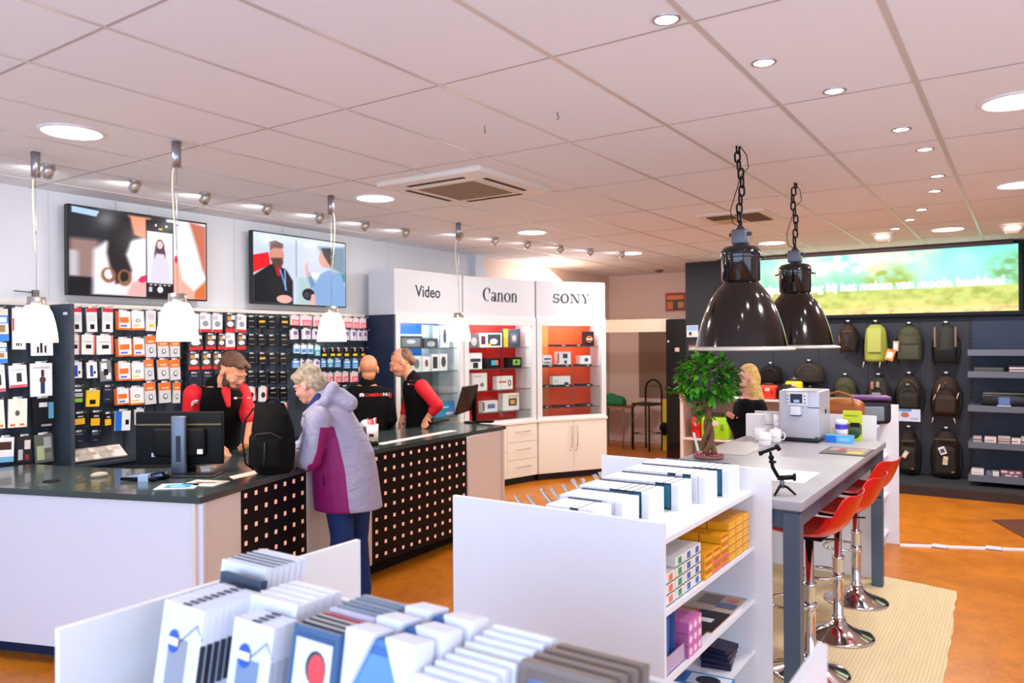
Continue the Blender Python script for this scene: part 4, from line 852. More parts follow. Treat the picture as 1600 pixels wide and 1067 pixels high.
# dark ribs of the album rows
for ri, (yy, n, dl, hh, nm) in enumerate(rows):
    n = [6,8,9,10,11,12][ri]
    x1_ = -1.36+.20*(yy-2.5)/.92; x0_ = -1.33+.20*(yy-2.5)/.92-.035*(n-1)
    o = MB().box((x0_, yy+.05+dl/2-.008, 1.1305+hh*.62), (x1_, yy+.05+dl/2-.002, 1.136+hh*.62), mat((70,80,100), .5)).build('divider_rod'); tag(o, 'thin dark rod resting on the %s row of white albums' % nm, 'rod', 'dark rods on the album rows')
# ink/film boxes on second shelf
def crate(x0, y0, z0, sx, sy, sz, base, rects, lab, grp, rz=PI/2, name='product_box', cat='box'):
    o = art_mesh(sx, sz, sy, base, rects).build(name); o.location = (x0, y0, z0); o.rotation_euler = (0, 0, rz); tag(o, lab, cat, grp); return o
cols = [('green', (40,160,90)), ('green', (40,160,90)), ('orange', (236,130,80)), ('blue', (60,110,170)), ('blue', (60,110,170))]
z = .8405; random.seed(3)
stk = [(2.46,2),(2.55,3),(2.64,3),(2.73,4),(2.82,4),(2.91,4)]
for i, (yy, n) in enumerate(stk):
    for k in range(n):
        cn, cc = [('plain', (236,230,222)), ('green', (40,160,90)), ('orange', (236,130,80)), ('green', (40,160,90)), ('blue', (60,110,170)), ('blue',(60,110,170))][i]
        for r_ in range(2):
            crate(-1.125-.085*r_, yy, z+k*.040, .082, .078, .038, (240,238,234), [(.3,.2,.75,.85,cc),(0,0,1,.1,(40,36,40))], 'small white film box with %s mark, %s stack, %s level, %s file' % (cn, ordn(i), ordn(k), ['front','rear'][r_]), 'white film boxes on the second shelf')
for i, (yy, n) in enumerate([(3.02,3),(3.12,3),(3.22,4),(3.32,5),(3.42,5),(3.52,5)]):
    for k in range(n):
        for r_ in range(2):
            mg = (i in (1, 2) and k < 2)
            crate(-1.125-.10*r_, yy, z+k*.034, .094, .095, .033, (244, 170, 30) , [(.05,.15,.95,.4,(236,80,150) if mg else (250,196,60)),(.1,.6,.9,.9,(214,90,30) if i < 3 else (252,182,34)),(.0,.0,1,.06,(70,70,110))], 'yellow film box%s, %s stack, %s level, %s file' % (' with pink edge' if mg else '', ordn(i), ordn(k), ['front','rear'][r_]), 'yellow film boxes on the second shelf')
# third shelf: lilac and blue packs, posters
z = .5905
o = MB().box((-1.30, 2.40, z), (-1.085, 2.77, z+.004), mat((214,190,220), .2)).box((-1.089, 2.40, z), (-1.085, 2.77, z+.065), mat((206,180,216), .15, alpha=.75)).box((-1.30, 2.40, z), (-1.296, 2.77, z+.065), mat((206,180,216), .15, alpha=.75)).build('lilac_tray'); tag(o, 'translucent lilac plastic tray on the third shelf of the middle unit', 'tray')
for i in range(5):
    o = crate(-1.175, 2.46+.058*i, z+.006, .15, .03, .19-.012*(i % 2), [(90,130,190),(60,100,170),(200,196,204),(70,120,190),(50,80,150)][i], [(.2,.4,.8,.8,(150,190,226)),(.3,.1,.7,.25,W)], 'blue battery blister pack standing in the lilac tray, %s from the front' % ordn(i), 'blue packs in the lilac tray', rz=.25); o.rotation_euler = (-.25, 0, .3)
for i in range(3):
    for k in range(3):
        crate(-1.125, 2.81+.048*i, z+k*.046, .046, .10, .044, (214,120,190), [(.15,.2,.85,.8,(244,220,236),'e')], 'lilac pink box beside the lilac tray, column %s, level %s' % (ordn(i), ordn(k)), 'lilac pink boxes on the third shelf')
def flat(x, y, z, sx, sy, rz, base, rects, lab, name='brochure', cat='brochure', th=.004, grp=None):
    q = MB().box((-sx/2, -sy/2, 0), (sx/2, sy/2, th), mat(base, .35))
    for i, r in enumerate(rects):
        zz = th+.0004*(i+1); x0, y0, x1, y1 = -sx/2+r[0]*sx, -sy/2+r[1]*sy, -sx/2+r[2]*sx, -sy/2+r[3]*sy; m = mat(r[4], .35)
        if len(r) > 5: q.add([((x0+x1)/2+(x1-x0)/2*math.cos(2*PI*k/16), (y0+y1)/2+(y1-y0)/2*math.sin(2*PI*k/16), zz) for k in range(16)], [list(range(16))], m)
        else: q.add([(x0,y0,zz),(x1,y0,zz),(x1,y1,zz),(x0,y1,zz)], [(0,1,2,3)], m)
    o = q.build(name); o.location = (x, y, z); o.rotation_euler = (0, 0, rz); tag(o, lab, cat, grp); return o
flat(-1.28, 3.46, z, .38, .24, .02, (190,170,150), [(.05,.1,.45,.9,(206,190,170)),(.5,.3,.75,.9,(120,100,86)),(.75,.2,.98,.5,(70,90,130)),(.8,.6,.95,.85,(220,120,80),'e')], 'tan photo poster lying farthest back on the third shelf')
flat(-1.28, 3.21, z, .38, .24, 0, (170,100,36), [(.02,.05,.3,.95,(206,130,50)),(.35,.15,.62,.85,(240,170,60)),(.38,.25,.6,.7,(120,50,20),'e'),(.65,.0,1,1,(26,20,20)),(.75,.4,.9,.6,W)], 'orange and black photo poster in the middle of the third shelf')
flat(-1.26, 2.96, z+.001, .30, .26, 0, (30,20,18), [(.1,.1,.85,.6,(226,140,60),'e'),(.3,.5,.6,.9,(120,60,30),'e')], 'dark poster with an orange animal portrait on the third shelf')
z = .3505
for i in range(3): flat(-1.22+.02*i, 3.12-.15*i if False else 2.86+.14*i, z+.004*i*0, .30, .13, .1, (50,130,200), [(.4,.1,.98,.9,(214,228,240)),(.5,.15,.85,.85,(40,44,56),'e'),(.02,.2,.35,.8,(30,90,170))], 'blue and white packaged card, %s from the front on the fourth shelf' % ordn(i), 'card_pack', 'pack', .012, 'blue packs on the fourth shelf')
for i in range(4): flat(-1.16, 3.36+.006*i, z+.022*i, .13, .12, .2-.12*i, (30,30,60), [(.1,.1,.9,.9,(40,40,80))], 'small dark purple box, %s from the bottom of a stack on the fourth shelf' % ordn(i), 'product_box', 'box', .02, 'dark purple boxes in a stack')
# clear acrylic arms on the left side of the unit
ac = mat((236,238,242), .12, trans=.55, ior=1.45)
for i, (u, v) in enumerate([(804,773),(824,772),(845,763),(861,762),(879,756),(894,748),(909,747),(928,741),(937,737)]):
    T_ = onz(u, v, 1.10); B_ = onz(u+46, v+26, 1.03); d_ = B_-T_; h_ = V((d_.x, d_.y, 0)).normalized(); n_ = V((-h_.y, h_.x, 0))*.02
    A = []; B = []
    for k in range(11):
        s_ = k/10; p = T_+d_*s_; p.z = 1.03+.07*(1-s_)**2.4-.015*math.sin(PI*s_); A.append(p-n_); B.append(p+n_)
    A.append(V((B_.x, B_.y, .925))-n_); B.append(V((B_.x, B_.y, .925))+n_); n = len(A); up = V((0,0,.005))
    vs = A+B+[p-up for p in A]+[p-up for p in B]; fs = []
    for k in range(n-1): fs += [(k,k+1,n+k+1,n+k),(2*n+k,3*n+k,3*n+k+1,2*n+k+1),(k,2*n+k,2*n+k+1,k+1),(n+k,n+k+1,3*n+k+1,3*n+k)]
    fs += [(0,n,3*n,2*n),(n-1,3*n-1,4*n-1,2*n-1)]
    o = MB().add(vs, fs, ac, True).build('acrylic_holder'); tag(o, 'clear acrylic display arm left of the middle unit, %s from the front' % ordn(i), 'display arm', 'clear acrylic display arms')
MB().box((-1.80, 2.37, .90), (-1.509, 3.61, .92), mat((238,238,244), .35)).build('shelf', U1, world=True)
q = MB(); bl_ = mat((120,130,215), .5); c2 = ony(1012, 723, 3.614); c3 = ony(1036, 727, 3.614)
q.box((c2.x, 3.6145, c2.z-.008), (c2.x+.05, 3.616, c2.z), bl_).box((c3.x-.04, 3.6145, c3.z-.006), (c3.x+.01, 3.616, c3.z+.004), bl_); q.build('printed_mark', U1, world=True)
# ================================================================== THINGS ON THE BAR TABLE
TZ = 1.0605
# coffee machine
t = thing('coffee_machine', 'silver automatic coffee machine with a small screen on the bar table', 'coffee machine', (-1.40, 6.04, TZ), .0)
sv = mat((196, 192, 200), .35, .35); sl = mat((226, 226, 232), .3)
MB().rbox((-.145, -.17, .03), (.145, .2, .375), sv, .012).build('body', t)
MB().rbox((-.155, -.21, 0), (.15, .19, .032), mat((20, 20, 26), .3), .008).build('base', t)
MB().box((-.13, -.205, .032), (.12, -.165, .04), mat((190,190,196), .3, .8)).build('drip_tray', t)
p = MB().rbox((-.085, -.19, .265), (.065, -.168, .365), sl, .008).build('control_panel', t)
MB().box((-.055, -.193, .285), (.03, -.19, .352), mat((24, 34, 60), .2)).box((-.03,-.1935,.29),(.01,-.193,.31), mat((170,200,230), .3)).build('screen', p)
for i in range(3):
    for x in (-.073, .048): MB().rbox((x-.008, -.194, .285+.025*i), (x+.008, -.19, .292+.025*i), GREYM, .002).build('button', p)
MB().rbox((-.05, -.215, .195), (.02, -.165, .262), sl, .006).box((-.05,-.216,.19),(.02,-.17,.196), BLACK).build('spout', t)
MB().box((.06,-.1712,.25),(.144,-.1702,.256), BLACK).build('seam', t)
MB().box((.146, .02, .20), (.149, .05, .23), BLACK).build('side_button', t)
# tin, booklet, box behind
p = onz(1322, 687, TZ); t = thing('coffee_tin', 'blue white and orange cleaning tin with a rounded lid beside the coffee machine', 'tin', (-1.14, 6.06, TZ))
MB().lathe([(0,0),(.044,0),(.044,.09)], mat((240,150,70), .35), 28).lathe([(.0442,.06),(.0442,.085)], mat((226,226,240), .3), 28, cap=False).build('body', t)
MB().lathe([(.044,.09),(.044,.125)], mat((70,60,190), .3), 28, cap=False).build('label_band', t)
MB().lathe([(.044,.125),(.043,.15),(.03,.158),(0,.16)], mat((240,238,246), .3), 28).build('lid', t)
MB().rbox((-.03,-.048,.012),(.03,-.043,.04), WHITE, .002).build('label', t)
o = art_mesh(.19, .055, .06, (90, 180, 230), [(0,0,.4,.9,(30,120,215)),(.5,.2,.9,.7,(130,200,240))]).build('tissue_box'); o.location = (-1.135, 5.965, TZ); tag(o, 'low bright blue box in front of the tin on the bar table', 'box')
o = art_mesh(.13, .22, .02, (204, 216, 30), [(0,.2,1,.55,(90,100,60)),(.2,.05,.9,.35,(40,80,30),'e'),(.1,.8,.8,.86,(150,160,20)),(.4,.45,.9,.6,K)]).build('lime_card_box'); o.location = (-1.08, 6.15, TZ); tag(o, 'lime green standing box behind the tin on the bar table', 'box')
def mug(x, y, z, rz, lab, red=True, h=.095, r=.041):
    t = thing('mug', lab, 'mug', (x, y, z), rz, 'white mugs with red print'); m = mat((244, 240, 240), .25)
    MB().lathe([(0,0),(r*.85,0),(r,.01),(r,h),(r-.004,h),(r-.004,.008),(0,.006)], m, 32).build('body', t)
    MB().tube([(r-.003,0,h*.22),(r+.018,0,h*.25),(r+.028,0,h*.5),(r+.018,0,h*.76),(r-.003,0,h*.8)], .0055, m, 8).build('handle', t)
    pm = mat((200, 50, 60), .5)
    txt = text('CAMERANU.NL', .0125, None, (0,0,0), (0,0,0), pm, ext=.0002, name='printed_word'); me = txt.data
    for v in me.vertices: a = v.co.x/r - .9; zz = v.co.y; v.co = V(((r+.0006)*math.sin(a), -(r+.0006)*math.cos(a), h*.42+zz))
    txt.parent = t; return t
mug(-1.545, 5.50, TZ, 1.2, 'white mug with red print standing at the front on the bar table')
mug(-1.53, 5.72, TZ, .4, 'white mug with red print, second from the front on the bar table')
mug(-1.66, 5.79, TZ, 3.2, 'white mug standing to the left behind the second mug')
mug(-1.555, 5.93, TZ, -.2, 'lower white mug of the stack left of the coffee machine'); mug(-1.56, 5.935, TZ+.096, 1.4, 'upper white mug of the stack left of the coffee machine')
mug(-1.66, 6.04, TZ, 2.6, 'white mug at the back of the mug cluster'); mug(-1.655, 6.045, TZ+.096, 3.4, 'white mug on top of the rearmost mug')
o = art_mesh(.15, .17, .10, (236,230,230), []).build('napkin_box'); o.location = (-1.77, 6.07, TZ); o.rotation_euler = (0,0,.2); tag(o, 'plain white box standing left behind the mugs', 'box')
flat(-1.0+.0, 5.49, TZ, .28, .36, 0, (60,54,50), [(.04,.04,.96,.96,(120,108,100)),(.1,.5,.9,.9,(170,140,130)),(.1,.1,.5,.45,(90,90,84)),(.55,.12,.9,.45,(196,176,90)),(.3,.3,.45,.8,(150,60,50))], 'dark framed menu card lying on the bar table near the coffee machine', 'menu_card', 'card')
flat(-1.09, 4.33, TZ, .25, .38, 0, (238,238,242), [(.45,.1,.5,.6,(200,204,214)),(.1,.6,.3,.63,(190,190,200))], 'white sheet of paper on the bar table behind the phone tripod', 'paper_sheet', 'paper', .002)
q = MB().prism([(-1.80,4.95),(-1.52,4.95),(-1.52,5.62),(-1.80,5.62)], 0, .003, mat((176,170,170), .4)); o = q.build('placemat'); o.location = (0,0,TZ); tag(o, 'thin grey placemat under the front mugs on the bar table', 'placemat')
# phone tripod
p = onz(1222, 773, TZ); tri_n = len(bpy.data.objects)
t = thing('phone_tripod', 'black mini tripod with a jointed arm and phone clamp on the bar table', 'tripod', (p.x, p.y, TZ), .2)
for a in (-.1, 2.0, 4.2): MB().tube([(0,0,.055), (.03*math.cos(a), .03*math.sin(a), .045), (.075*math.cos(a), .075*math.sin(a), .006)], .007, BLACK, 8, rs=[.007,.008,.006]).build('leg', t)
MB().lathe([(0,.04),(.012,.04),(.014,.075),(.01,.085),(0,.085)], GREYM, 16).build('hub', t)
MB().tube([(-.025,0,.095),(.06,0,.105)], .014, BLACK, 10).lathe([(.02,-.008),(.024,0),(.02,.008)], BLACK, 16, M=Matrix.Translation((.068,0,.106)) @ Matrix.Rotation(PI/2,4,'Y')).build('ball_joint', t)
MB().tube([(-.02,0,.1),(-.05,0,.155),(-.058,0,.205)], .011, BLACK, 10).build('arm', t)
MB().ell((-.058,0,.212),(.016,.016,.016), BLACK).lathe([(.02,-.006),(.022,0),(.02,.006)], BLACK, 14, c=(-.05,-.02,.19)).build('knob', t)
MB().tube([(-.058,0,.212),(-.062,0,.245)], .008, BLACK, 8).tube([(-.115,0,.235),(-.02,0,.275)], .01, BLACK, 8).tube([(-.12,0,.245),(-.112,0,.222)], .012, BLACK, 8).tube([(-.03,0,.288),(-.012,0,.255)], .012, BLACK, 8).build('phone_clamp', t)
t.scale = (.84, .84, .84)
# bonsai
p = onz(1108, 716, TZ); t = thing('potted_ficus', 'small ficus tree with twisted trunk and dense green leaves on the bar table', 'plant', (-1.68, 4.72, TZ))
MB().lathe([(0,0),(.09,0),(.10,.022),(.095,.022),(.0,.018)], mat((130,96,84), .6), 32).build('pot', t)
q = MB(); random.seed(5)
for k in range(60): a = random.random()*2*PI; r = .085*math.sqrt(random.random()); q.ell((r*1.1*math.cos(a), r*1.1*math.sin(a), .025), (.007,.007,.006), mat(random.choice([(214,70,110),(190,90,110),(150,70,60)]), .6), 6, 4)
o = q.build('pebbles', t); o['kind'] = 'stuff'
tm = mat((122, 84, 54), .8, bump=.5, bscale=60); q = MB()
for ph in (0, 2.1, 4.2):
    q.tube([(.03*(1-s_)*math.cos(ph+s_*5)+.008*math.cos(ph+s_*6)-.0*s_, .02*math.sin(ph+s_*5)*(1-s_*.4), .03+.30*s_) for s_ in np.linspace(0,1,16)], .014, tm, 8, rs=[.02-.009*s_ for s_ in np.linspace(0,1,16)])
for k in range(16):
    a = k*2.4; r = .10+.05*random.random(); z1 = .38+.16*random.random(); q.tube([(0,0,.29),(r*.4*math.cos(a), r*.4*math.sin(a), .34),(r*math.cos(a), r*math.sin(a), z1)], .005, tm, 6, rs=[.007,.005,.003])
q.build('trunk', t)
lv = [mat(c, .35) for c in ((50,130,24),(74,160,32),(38,108,28),(110,196,50),(28,88,22))]; q = MB()
def leaf(q, c, dr, L, w_, m):
    dr = V(dr).normalized(); sd = dr.cross(V((0,0,1))).normalized(); up = sd.cross(dr); c = V(c)
    P = [c, c+dr*L*.3+sd*w_+up*.004, c+dr*L*.7+sd*w_*.8, c+dr*L-up*.008, c+dr*L*.7-sd*w_*.8, c+dr*L*.3-sd*w_+up*.004, c+dr*L*.35-up*.004, c+dr*L*.7-up*.005]
    q.add(P, [(0,6,1),(1,6,7,2),(2,7,3),(0,5,6),(5,4,7,6),(4,3,7)], m, True)
for k in range(620):
    th = random.random()*2*PI; ph = math.acos(random.uniform(-.75, 1)); r = .195*(.45+.55*random.random()**.5)
    c = V((r*math.sin(ph)*math.cos(th)*1.0, r*math.sin(ph)*math.sin(th), .50+r*.85*math.cos(ph)))
    out = V((math.sin(ph)*math.cos(th), math.sin(ph)*math.sin(th), math.cos(ph)*.6-.25)) + V((random.uniform(-.6,.6) for _ in range(3)))
    leaf(q, c, out, random.uniform(.045,.072), random.uniform(.013,.019), random.choice(lv))
for k in range(10): leaf(q, (-.19-.006*k, -.02, .41+.004*k), (-1,-.2,random.uniform(-.4,.4)), .06, .014, random.choice(lv))
for k in range(30): leaf(q, (random.uniform(-.09,.03), random.uniform(-.06,.05), random.uniform(.24,.36)), (random.uniform(-1,.6),random.uniform(-1,1),-.2), .05, .014, random.choice(lv))
q.build('foliage', t)
q = MB()
for k in range(9): q.ell((-.125+random.uniform(-.012,.02), -.12, .39+.011*k), (.011,.01,.009), mat((236,96,40), .5), 8, 6)
q.build('orange_blossom', t)
o = MB().box((-.008,-.001,0),(.008,.001,.12), mat((214,236,214), .5)).build('plant_label', t); o.location = (-.045,-.06,.05); o.rotation_euler = (0,-.25,0)

# bags on unit 2
def lump(name, parent, prims, m, vox=.012, it=3):
    """prims: ('e',centre,radii[,euler]) ('b',a,b,r) ('c',p0,p1,r0,r1): fused into one smooth surface"""
    q = MB()
    for p in prims:
        if p[0] == 'e': q.ell(p[1], p[2], BLACK, 20, 14, R=(Euler(p[3]).to_matrix() if len(p) > 3 else None))
        elif p[0] == 'b': q.rbox(p[1], p[2], BLACK, p[3], M=(p[4] if len(p) > 4 else None))
        elif p[0] == 'c':
            n = 6; a, b = V(p[1]), V(p[2]); q.tube([a.lerp(b, i/n) for i in range(n+1)], 0, BLACK, 14, rs=[p[3]+(p[4]-p[3])*i/n for i in range(n+1)], sq=p[5] if len(p) > 5 else 1)
            q.ell(a, (p[3],)*3, BLACK, 14, 10); q.ell(b, (p[4],)*3, BLACK, 14, 10)
        elif p[0] == 'l':      # loft of ellipses [(centre,(rx,ry),yaw)]
            vs = []; fs = []; K = 28
            for c, (rx, ry), yw in p[1]:
                for k in range(K):
                    a = 2*PI*k/K; x, y = rx*math.cos(a), ry*math.sin(a); vs.append((c[0]+x*math.cos(yw)-y*math.sin(yw), c[1]+x*math.sin(yw)+y*math.cos(yw), c[2]))
            L = len(p[1])
            for i in range(L-1):
                for k in range(K): fs.append((i*K+k, i*K+(k+1) % K, (i+1)*K+(k+1) % K, (i+1)*K+k))
            fs += [list(range(K))[::-1], [(L-1)*K+k for k in range(K)]]; q.add(vs, fs, BLACK, True)
    o = q.build(name, None); md = o.modifiers.new('r', 'REMESH'); md.mode = 'VOXEL'; md.voxel_size = vox; md.use_smooth_shade = True
    sm = o.modifiers.new('s', 'SMOOTH'); sm.factor = .5; sm.iterations = it
    bpy.context.view_layer.update(); dg = bpy.context.evaluated_depsgraph_get(); me = bpy.data.meshes.new_from_object(o.evaluated_get(dg)); me.name = name
    bpy.data.objects.remove(o); me.materials.clear(); me.materials.append(m)
    me.polygons.foreach_set('material_index', [0]*len(me.polygons)); me.polygons.foreach_set('use_smooth', [True]*len(me.polygons))
    o = bpy.data.objects.new(name, me); C.objects.link(o)
    if parent is not None: o.parent = parent
    return o
z = 1.1005
t = thing('leather_bag', 'brown leather camera bag on the white unit behind the coffee machine', 'bag', (-1.27, 6.72, z))
lm = mat((150, 84, 34), .5, bump=.2, bscale=60)
lump('body', t, [('b',(-.19,-.11,0),(.17,.11,.20),.03),('e',(0,0,.19),(.18,.10,.05))], lm, .01)
MB().tube([(-.14,-.1,.12),(-.1,-.1,.26),(0,-.08,.29),(.1,-.1,.26),(.14,-.1,.12)], .009, lm, 8).build('handle', t); MB().rbox((-.17,-.125,.02),(.15,-.105,.13), mat((132,70,28), .5), .01).build('front_pocket', t)
t = thing('camera_bag', 'purple and black padded shoulder bag beside the brown leather bag', 'bag', (-1.08, 7.12, z), .3)
lump('body', t, [('b',(-.17,-.12,0),(.12,.12,.2),.04)], mat((26,24,34), .6), .012)
MB().rbox((-.18,-.125,.2),(.12,.11,.235), mat((96,50,110), .5), .015).build('flap', t); MB().rbox((-.12,-.135,.03),(.06,-.115,.15), mat((120,130,140), .5), .01).build('side_pocket', t)
o = MB().lathe([(0,0),(.085,0),(.09,.012),(0,.015)], WHITE, 28).build('round_plate'); o.location = (-1.16, 6.45, z); tag(o, 'thin white round plate on the white unit behind the lime box', 'plate')
# ================================================================== BACK WALL: PROJECTION, SLATWALL, BAGS
def pic_field(U, v):
    a = canvas(U, (120, 214, 196)); 
    n = noise2(U*5, v*1.4, 3, 1); n2 = noise2(U*8, v*3, 4, 2)
    blend(a, np.clip((v-.0)*1.2, 0, .5), (176, 226, 206))
    blend(a, bx(U, v, .12, -.2, .72, .38, .3)*np.clip(n*2.4-.5, 0, 1), (252, 226, 178)); blend(a, bx(U, v, .25, -.2, .62, .30, .25)*np.clip(n2*2.2-.5, 0, 1), (255, 240, 214))
    for cx, h_, w_ in ((.05,.3,.05),(.13,.45,.03),(.2,.3,.04),(.27,.42,.04),(.33,.34,.03),(.4,.48,.05),(.47,.4,.05)):
        blend(a, pg(U, v, [(cx-w_*1.3,.68),(cx-w_*.4,1-.55-h_*.4),(cx,.75-h_),(cx+w_*.4,1-.55-h_*.3),(cx+w_*1.3,.68)], .05)*.55*np.clip(n2*2, .3, 1), (104, 178, 140))
    blend(a, el(U, v, .585, .48, .085, .26, 0, .6)*np.clip(n2*2.6-.5, 0, 1), (150, 170, 84)); blend(a, el(U, v, 1.0, .42, .09, .28, 0, .7)*np.clip(n2*2.6-.5, 0, 1), (110, 160, 96))
    g_ = np.clip((v-.58-.05*(n-.5))/.05, 0, 1); blend(a, g_, (186, 192, 106))
    blend(a, g_*np.clip(n2*2.6-.9, 0, 1), (150, 160, 72)); blend(a, np.clip((v-.72)/.1, 0, 1)*np.clip(n*2.4-.7, 0, 1), (216, 200, 124))
    blend(a, np.clip((v-.88)/.05, 0, 1), (222, 196, 134)); blend(a, np.clip((v-.9)/.04, 0, 1)*np.clip(n2*3-1.4, 0, 1), (170, 140, 80))
    return a
SXL, SXR, SZ0, SZ1 = -3.38, -.07, 2.145, 2.925
t = thing('projection_screen', 'wide lit projection screen showing trees and a sandy field with white text', 'projection screen', ((SXL+SXR)/2, 10.66, (SZ0+SZ1)/2))
wd, ht = SXR-SXL, SZ1-SZ0
fm = mat((20, 20, 24), .4)
q = MB().box((-wd/2-.03, .0, -ht/2-.04), (wd/2+.03, .12, ht/2+.035), fm)
q.build('backing', t)
q = MB(); f_ = .04
q.box((-wd/2-f_, -.02, -ht/2-f_), (wd/2+f_, .0, -ht/2), fm).box((-wd/2-f_, -.02, ht/2), (wd/2+f_, .0, ht/2+.02), fm).box((-wd/2-f_, -.02, -ht/2), (-wd/2, 0, ht/2), fm).box((wd/2, -.02, -ht/2), (wd/2+f_, 0, ht/2), fm)
q.build('frame', t)
MB().cyl((-wd/2-.03, -.05, ht/2+.02), (wd/2-.05, -.05, ht/2+.02), .028, mat((120,104,112), .35, .5), 20).build('roller_housing', t)
picture('projected_picture', wd, ht, 300, 90, pic_field, vcol_mat('projection', 1.5), t, -.003)
wt = mat((255, 255, 250), .5, emit=1.9)
o = text('Wij helpen u graag bij het maken van mooie beelden!', .148, t, (wd/2-.13, -.006, -.075), (PI/2, 0, 0), wt, off=.006, name='projected_text', align='RIGHT')
bpy.context.view_layer.update(); xs = [v.co.x for v in o.data.vertices]; o.scale = (3.13/(max(xs)-min(xs)), 1, 1)
# slatwall with vertical perforated post
t = thing('slat_wall', 'dark charcoal display wall holding the hanging bags', 'display wall', (-1.0, 10.78, 0))
q = MB().box((-3.1, -.02, .14), (.42, .018, 2.08), mat((44, 46, 56), .55))
for x in (-2.5,-1.9,-1.3,-.7,-.1): q.box((x-.002, -.0215, .14), (x+.002, -.02, 2.08), BLACK)
q.build('panel', t)
q = MB().box((.42, -.03, .14), (.46, .0, 2.08), mat((30,32,40), .5))
for k in range(28): q.box((.435, -.032, .25+.065*k), (.445, -.03, .28+.065*k), BLACK)
q.build('perforated_post', t)
MB().box((.46, -.02, .14), (3.4, .018, 2.08), mat((36, 50, 74), .5)).build('blue_back_panel', t)
MB().box((-3.1, -.75, 0), (3.4, -.0205, .13), mat((56, 56, 60), .5)).box((-3.1, -.76, 0), (3.4, -.75, .10), mat((50, 34, 32), .5)).build('base_platform', t)
shz = [1.66, 1.41, 1.02, .60, .22]
for i, z in enumerate(shz):
    t2 = MB().box((-.56, 10.22, z), (1.2, 10.755, z+.03), mat((84,92,106), .5)).box((-.56, 10.21, z-.035), (1.2, 10.22, z+.035), mat((94, 100, 114), .5)).build('wall_shelf')
    tag(t2, 'grey metal wall shelf right of the bags, %s from the top' % ordn(i), 'shelf', 'grey shelves on the back wall')
def at(u, v, y): return ony(u, v, y)
def px_shelf(u0, u1, i, h, base, rects, lab, y=10.30, dp=.12, name='product_box', cat='box', dz=0):
    a = ony(u0, 600, y); b = ony(u1, 600, y); o = art_mesh((b-a).length, h, dp, base, rects).build(name); o.location = ((a.x+b.x)/2, y+dp/2, shz[i]+.0355-.005+dz); tag(o, lab, cat, 'goods on the grey wall shelves'); return o
px_shelf(1522,1568,1,.05,(66,62,60),[(0,.6,1,.8,(90,84,80))], 'flat grey packet on the second grey wall shelf')
px_shelf(1577,1612,1,.07,(60,50,52),[(0,.1,1,.3,(220,190,190)),(0,.5,1,.75,(230,210,206))], 'striped pack at the right edge of the second grey wall shelf')
px_shelf(1520,1533,3,.06,(190,170,166),[(0,.3,1,.5,(70,60,60))], 'small striped box left on the fourth grey wall shelf')
px_shelf(1538,1556,3,.06,(230,208,200),[(.1,.3,.8,.5,(160,120,120))], 'pale box, second on the fourth grey wall shelf')
px_shelf(1559,1578,3,.075,(206,180,176),[(0,.2,1,.35,(90,60,60)),(0,.6,1,.7,(90,60,60))], 'striped pink-white box, third on the fourth grey wall shelf')
px_shelf(1580,1594,3,.06,(236,214,208),[(0,.3,.7,.5,(150,110,110))], 'pale box, fourth on the fourth grey wall shelf')
px_shelf(1595,1620,3,.085,(200,180,180),[(0,.2,1,.35,(90,60,60))], 'striped box at the right edge of the fourth grey wall shelf')
px_shelf(1517,1536,4,.065,(232,222,214),[(.1,.3,.8,.5,(190,180,176))], 'white box left on the lowest grey wall shelf')
px_shelf(1540,1549,4,.05,(110,110,140),[], 'small violet-grey box on the lowest grey wall shelf')
px_shelf(1550,1560,4,.05,(226,216,214),[], 'small white box, third on the lowest grey wall shelf')
px_shelf(1563,1597,4,.075,(120,80,90),[(0,.6,.3,.9,(230,200,206)),(.4,.5,.6,.8,(230,200,206)),(.7,.6,.9,.85,(230,200,206)),(.2,.1,.5,.3,(230,200,206)),(.6,.1,.8,.3,(230,200,206))], 'speckled red and white pack on the lowest grey wall shelf')
t = thing('printer', 'black photo printer on the third grey wall shelf', 'printer', (ony(1570,640,10.3).x, 10.45, shz[2]+.031))
MB().rbox((-.23,-.15,0),(.22,.15,.13), mat((16,16,20), .25), .02).build('body', t); MB().rbox((-.21,-.155,.13),(.19,.13,.15), mat((90,84,80), .3), .006).build('lid', t)
MB().box((-.06,-.153,.02),(.05,-.15,.10), mat((90,110,160), .3)).build('screen', t); MB().box((-.07,-.22,.0),(.06,-.15,.012), mat((190,196,220), .4)).build('paper_tray', t)

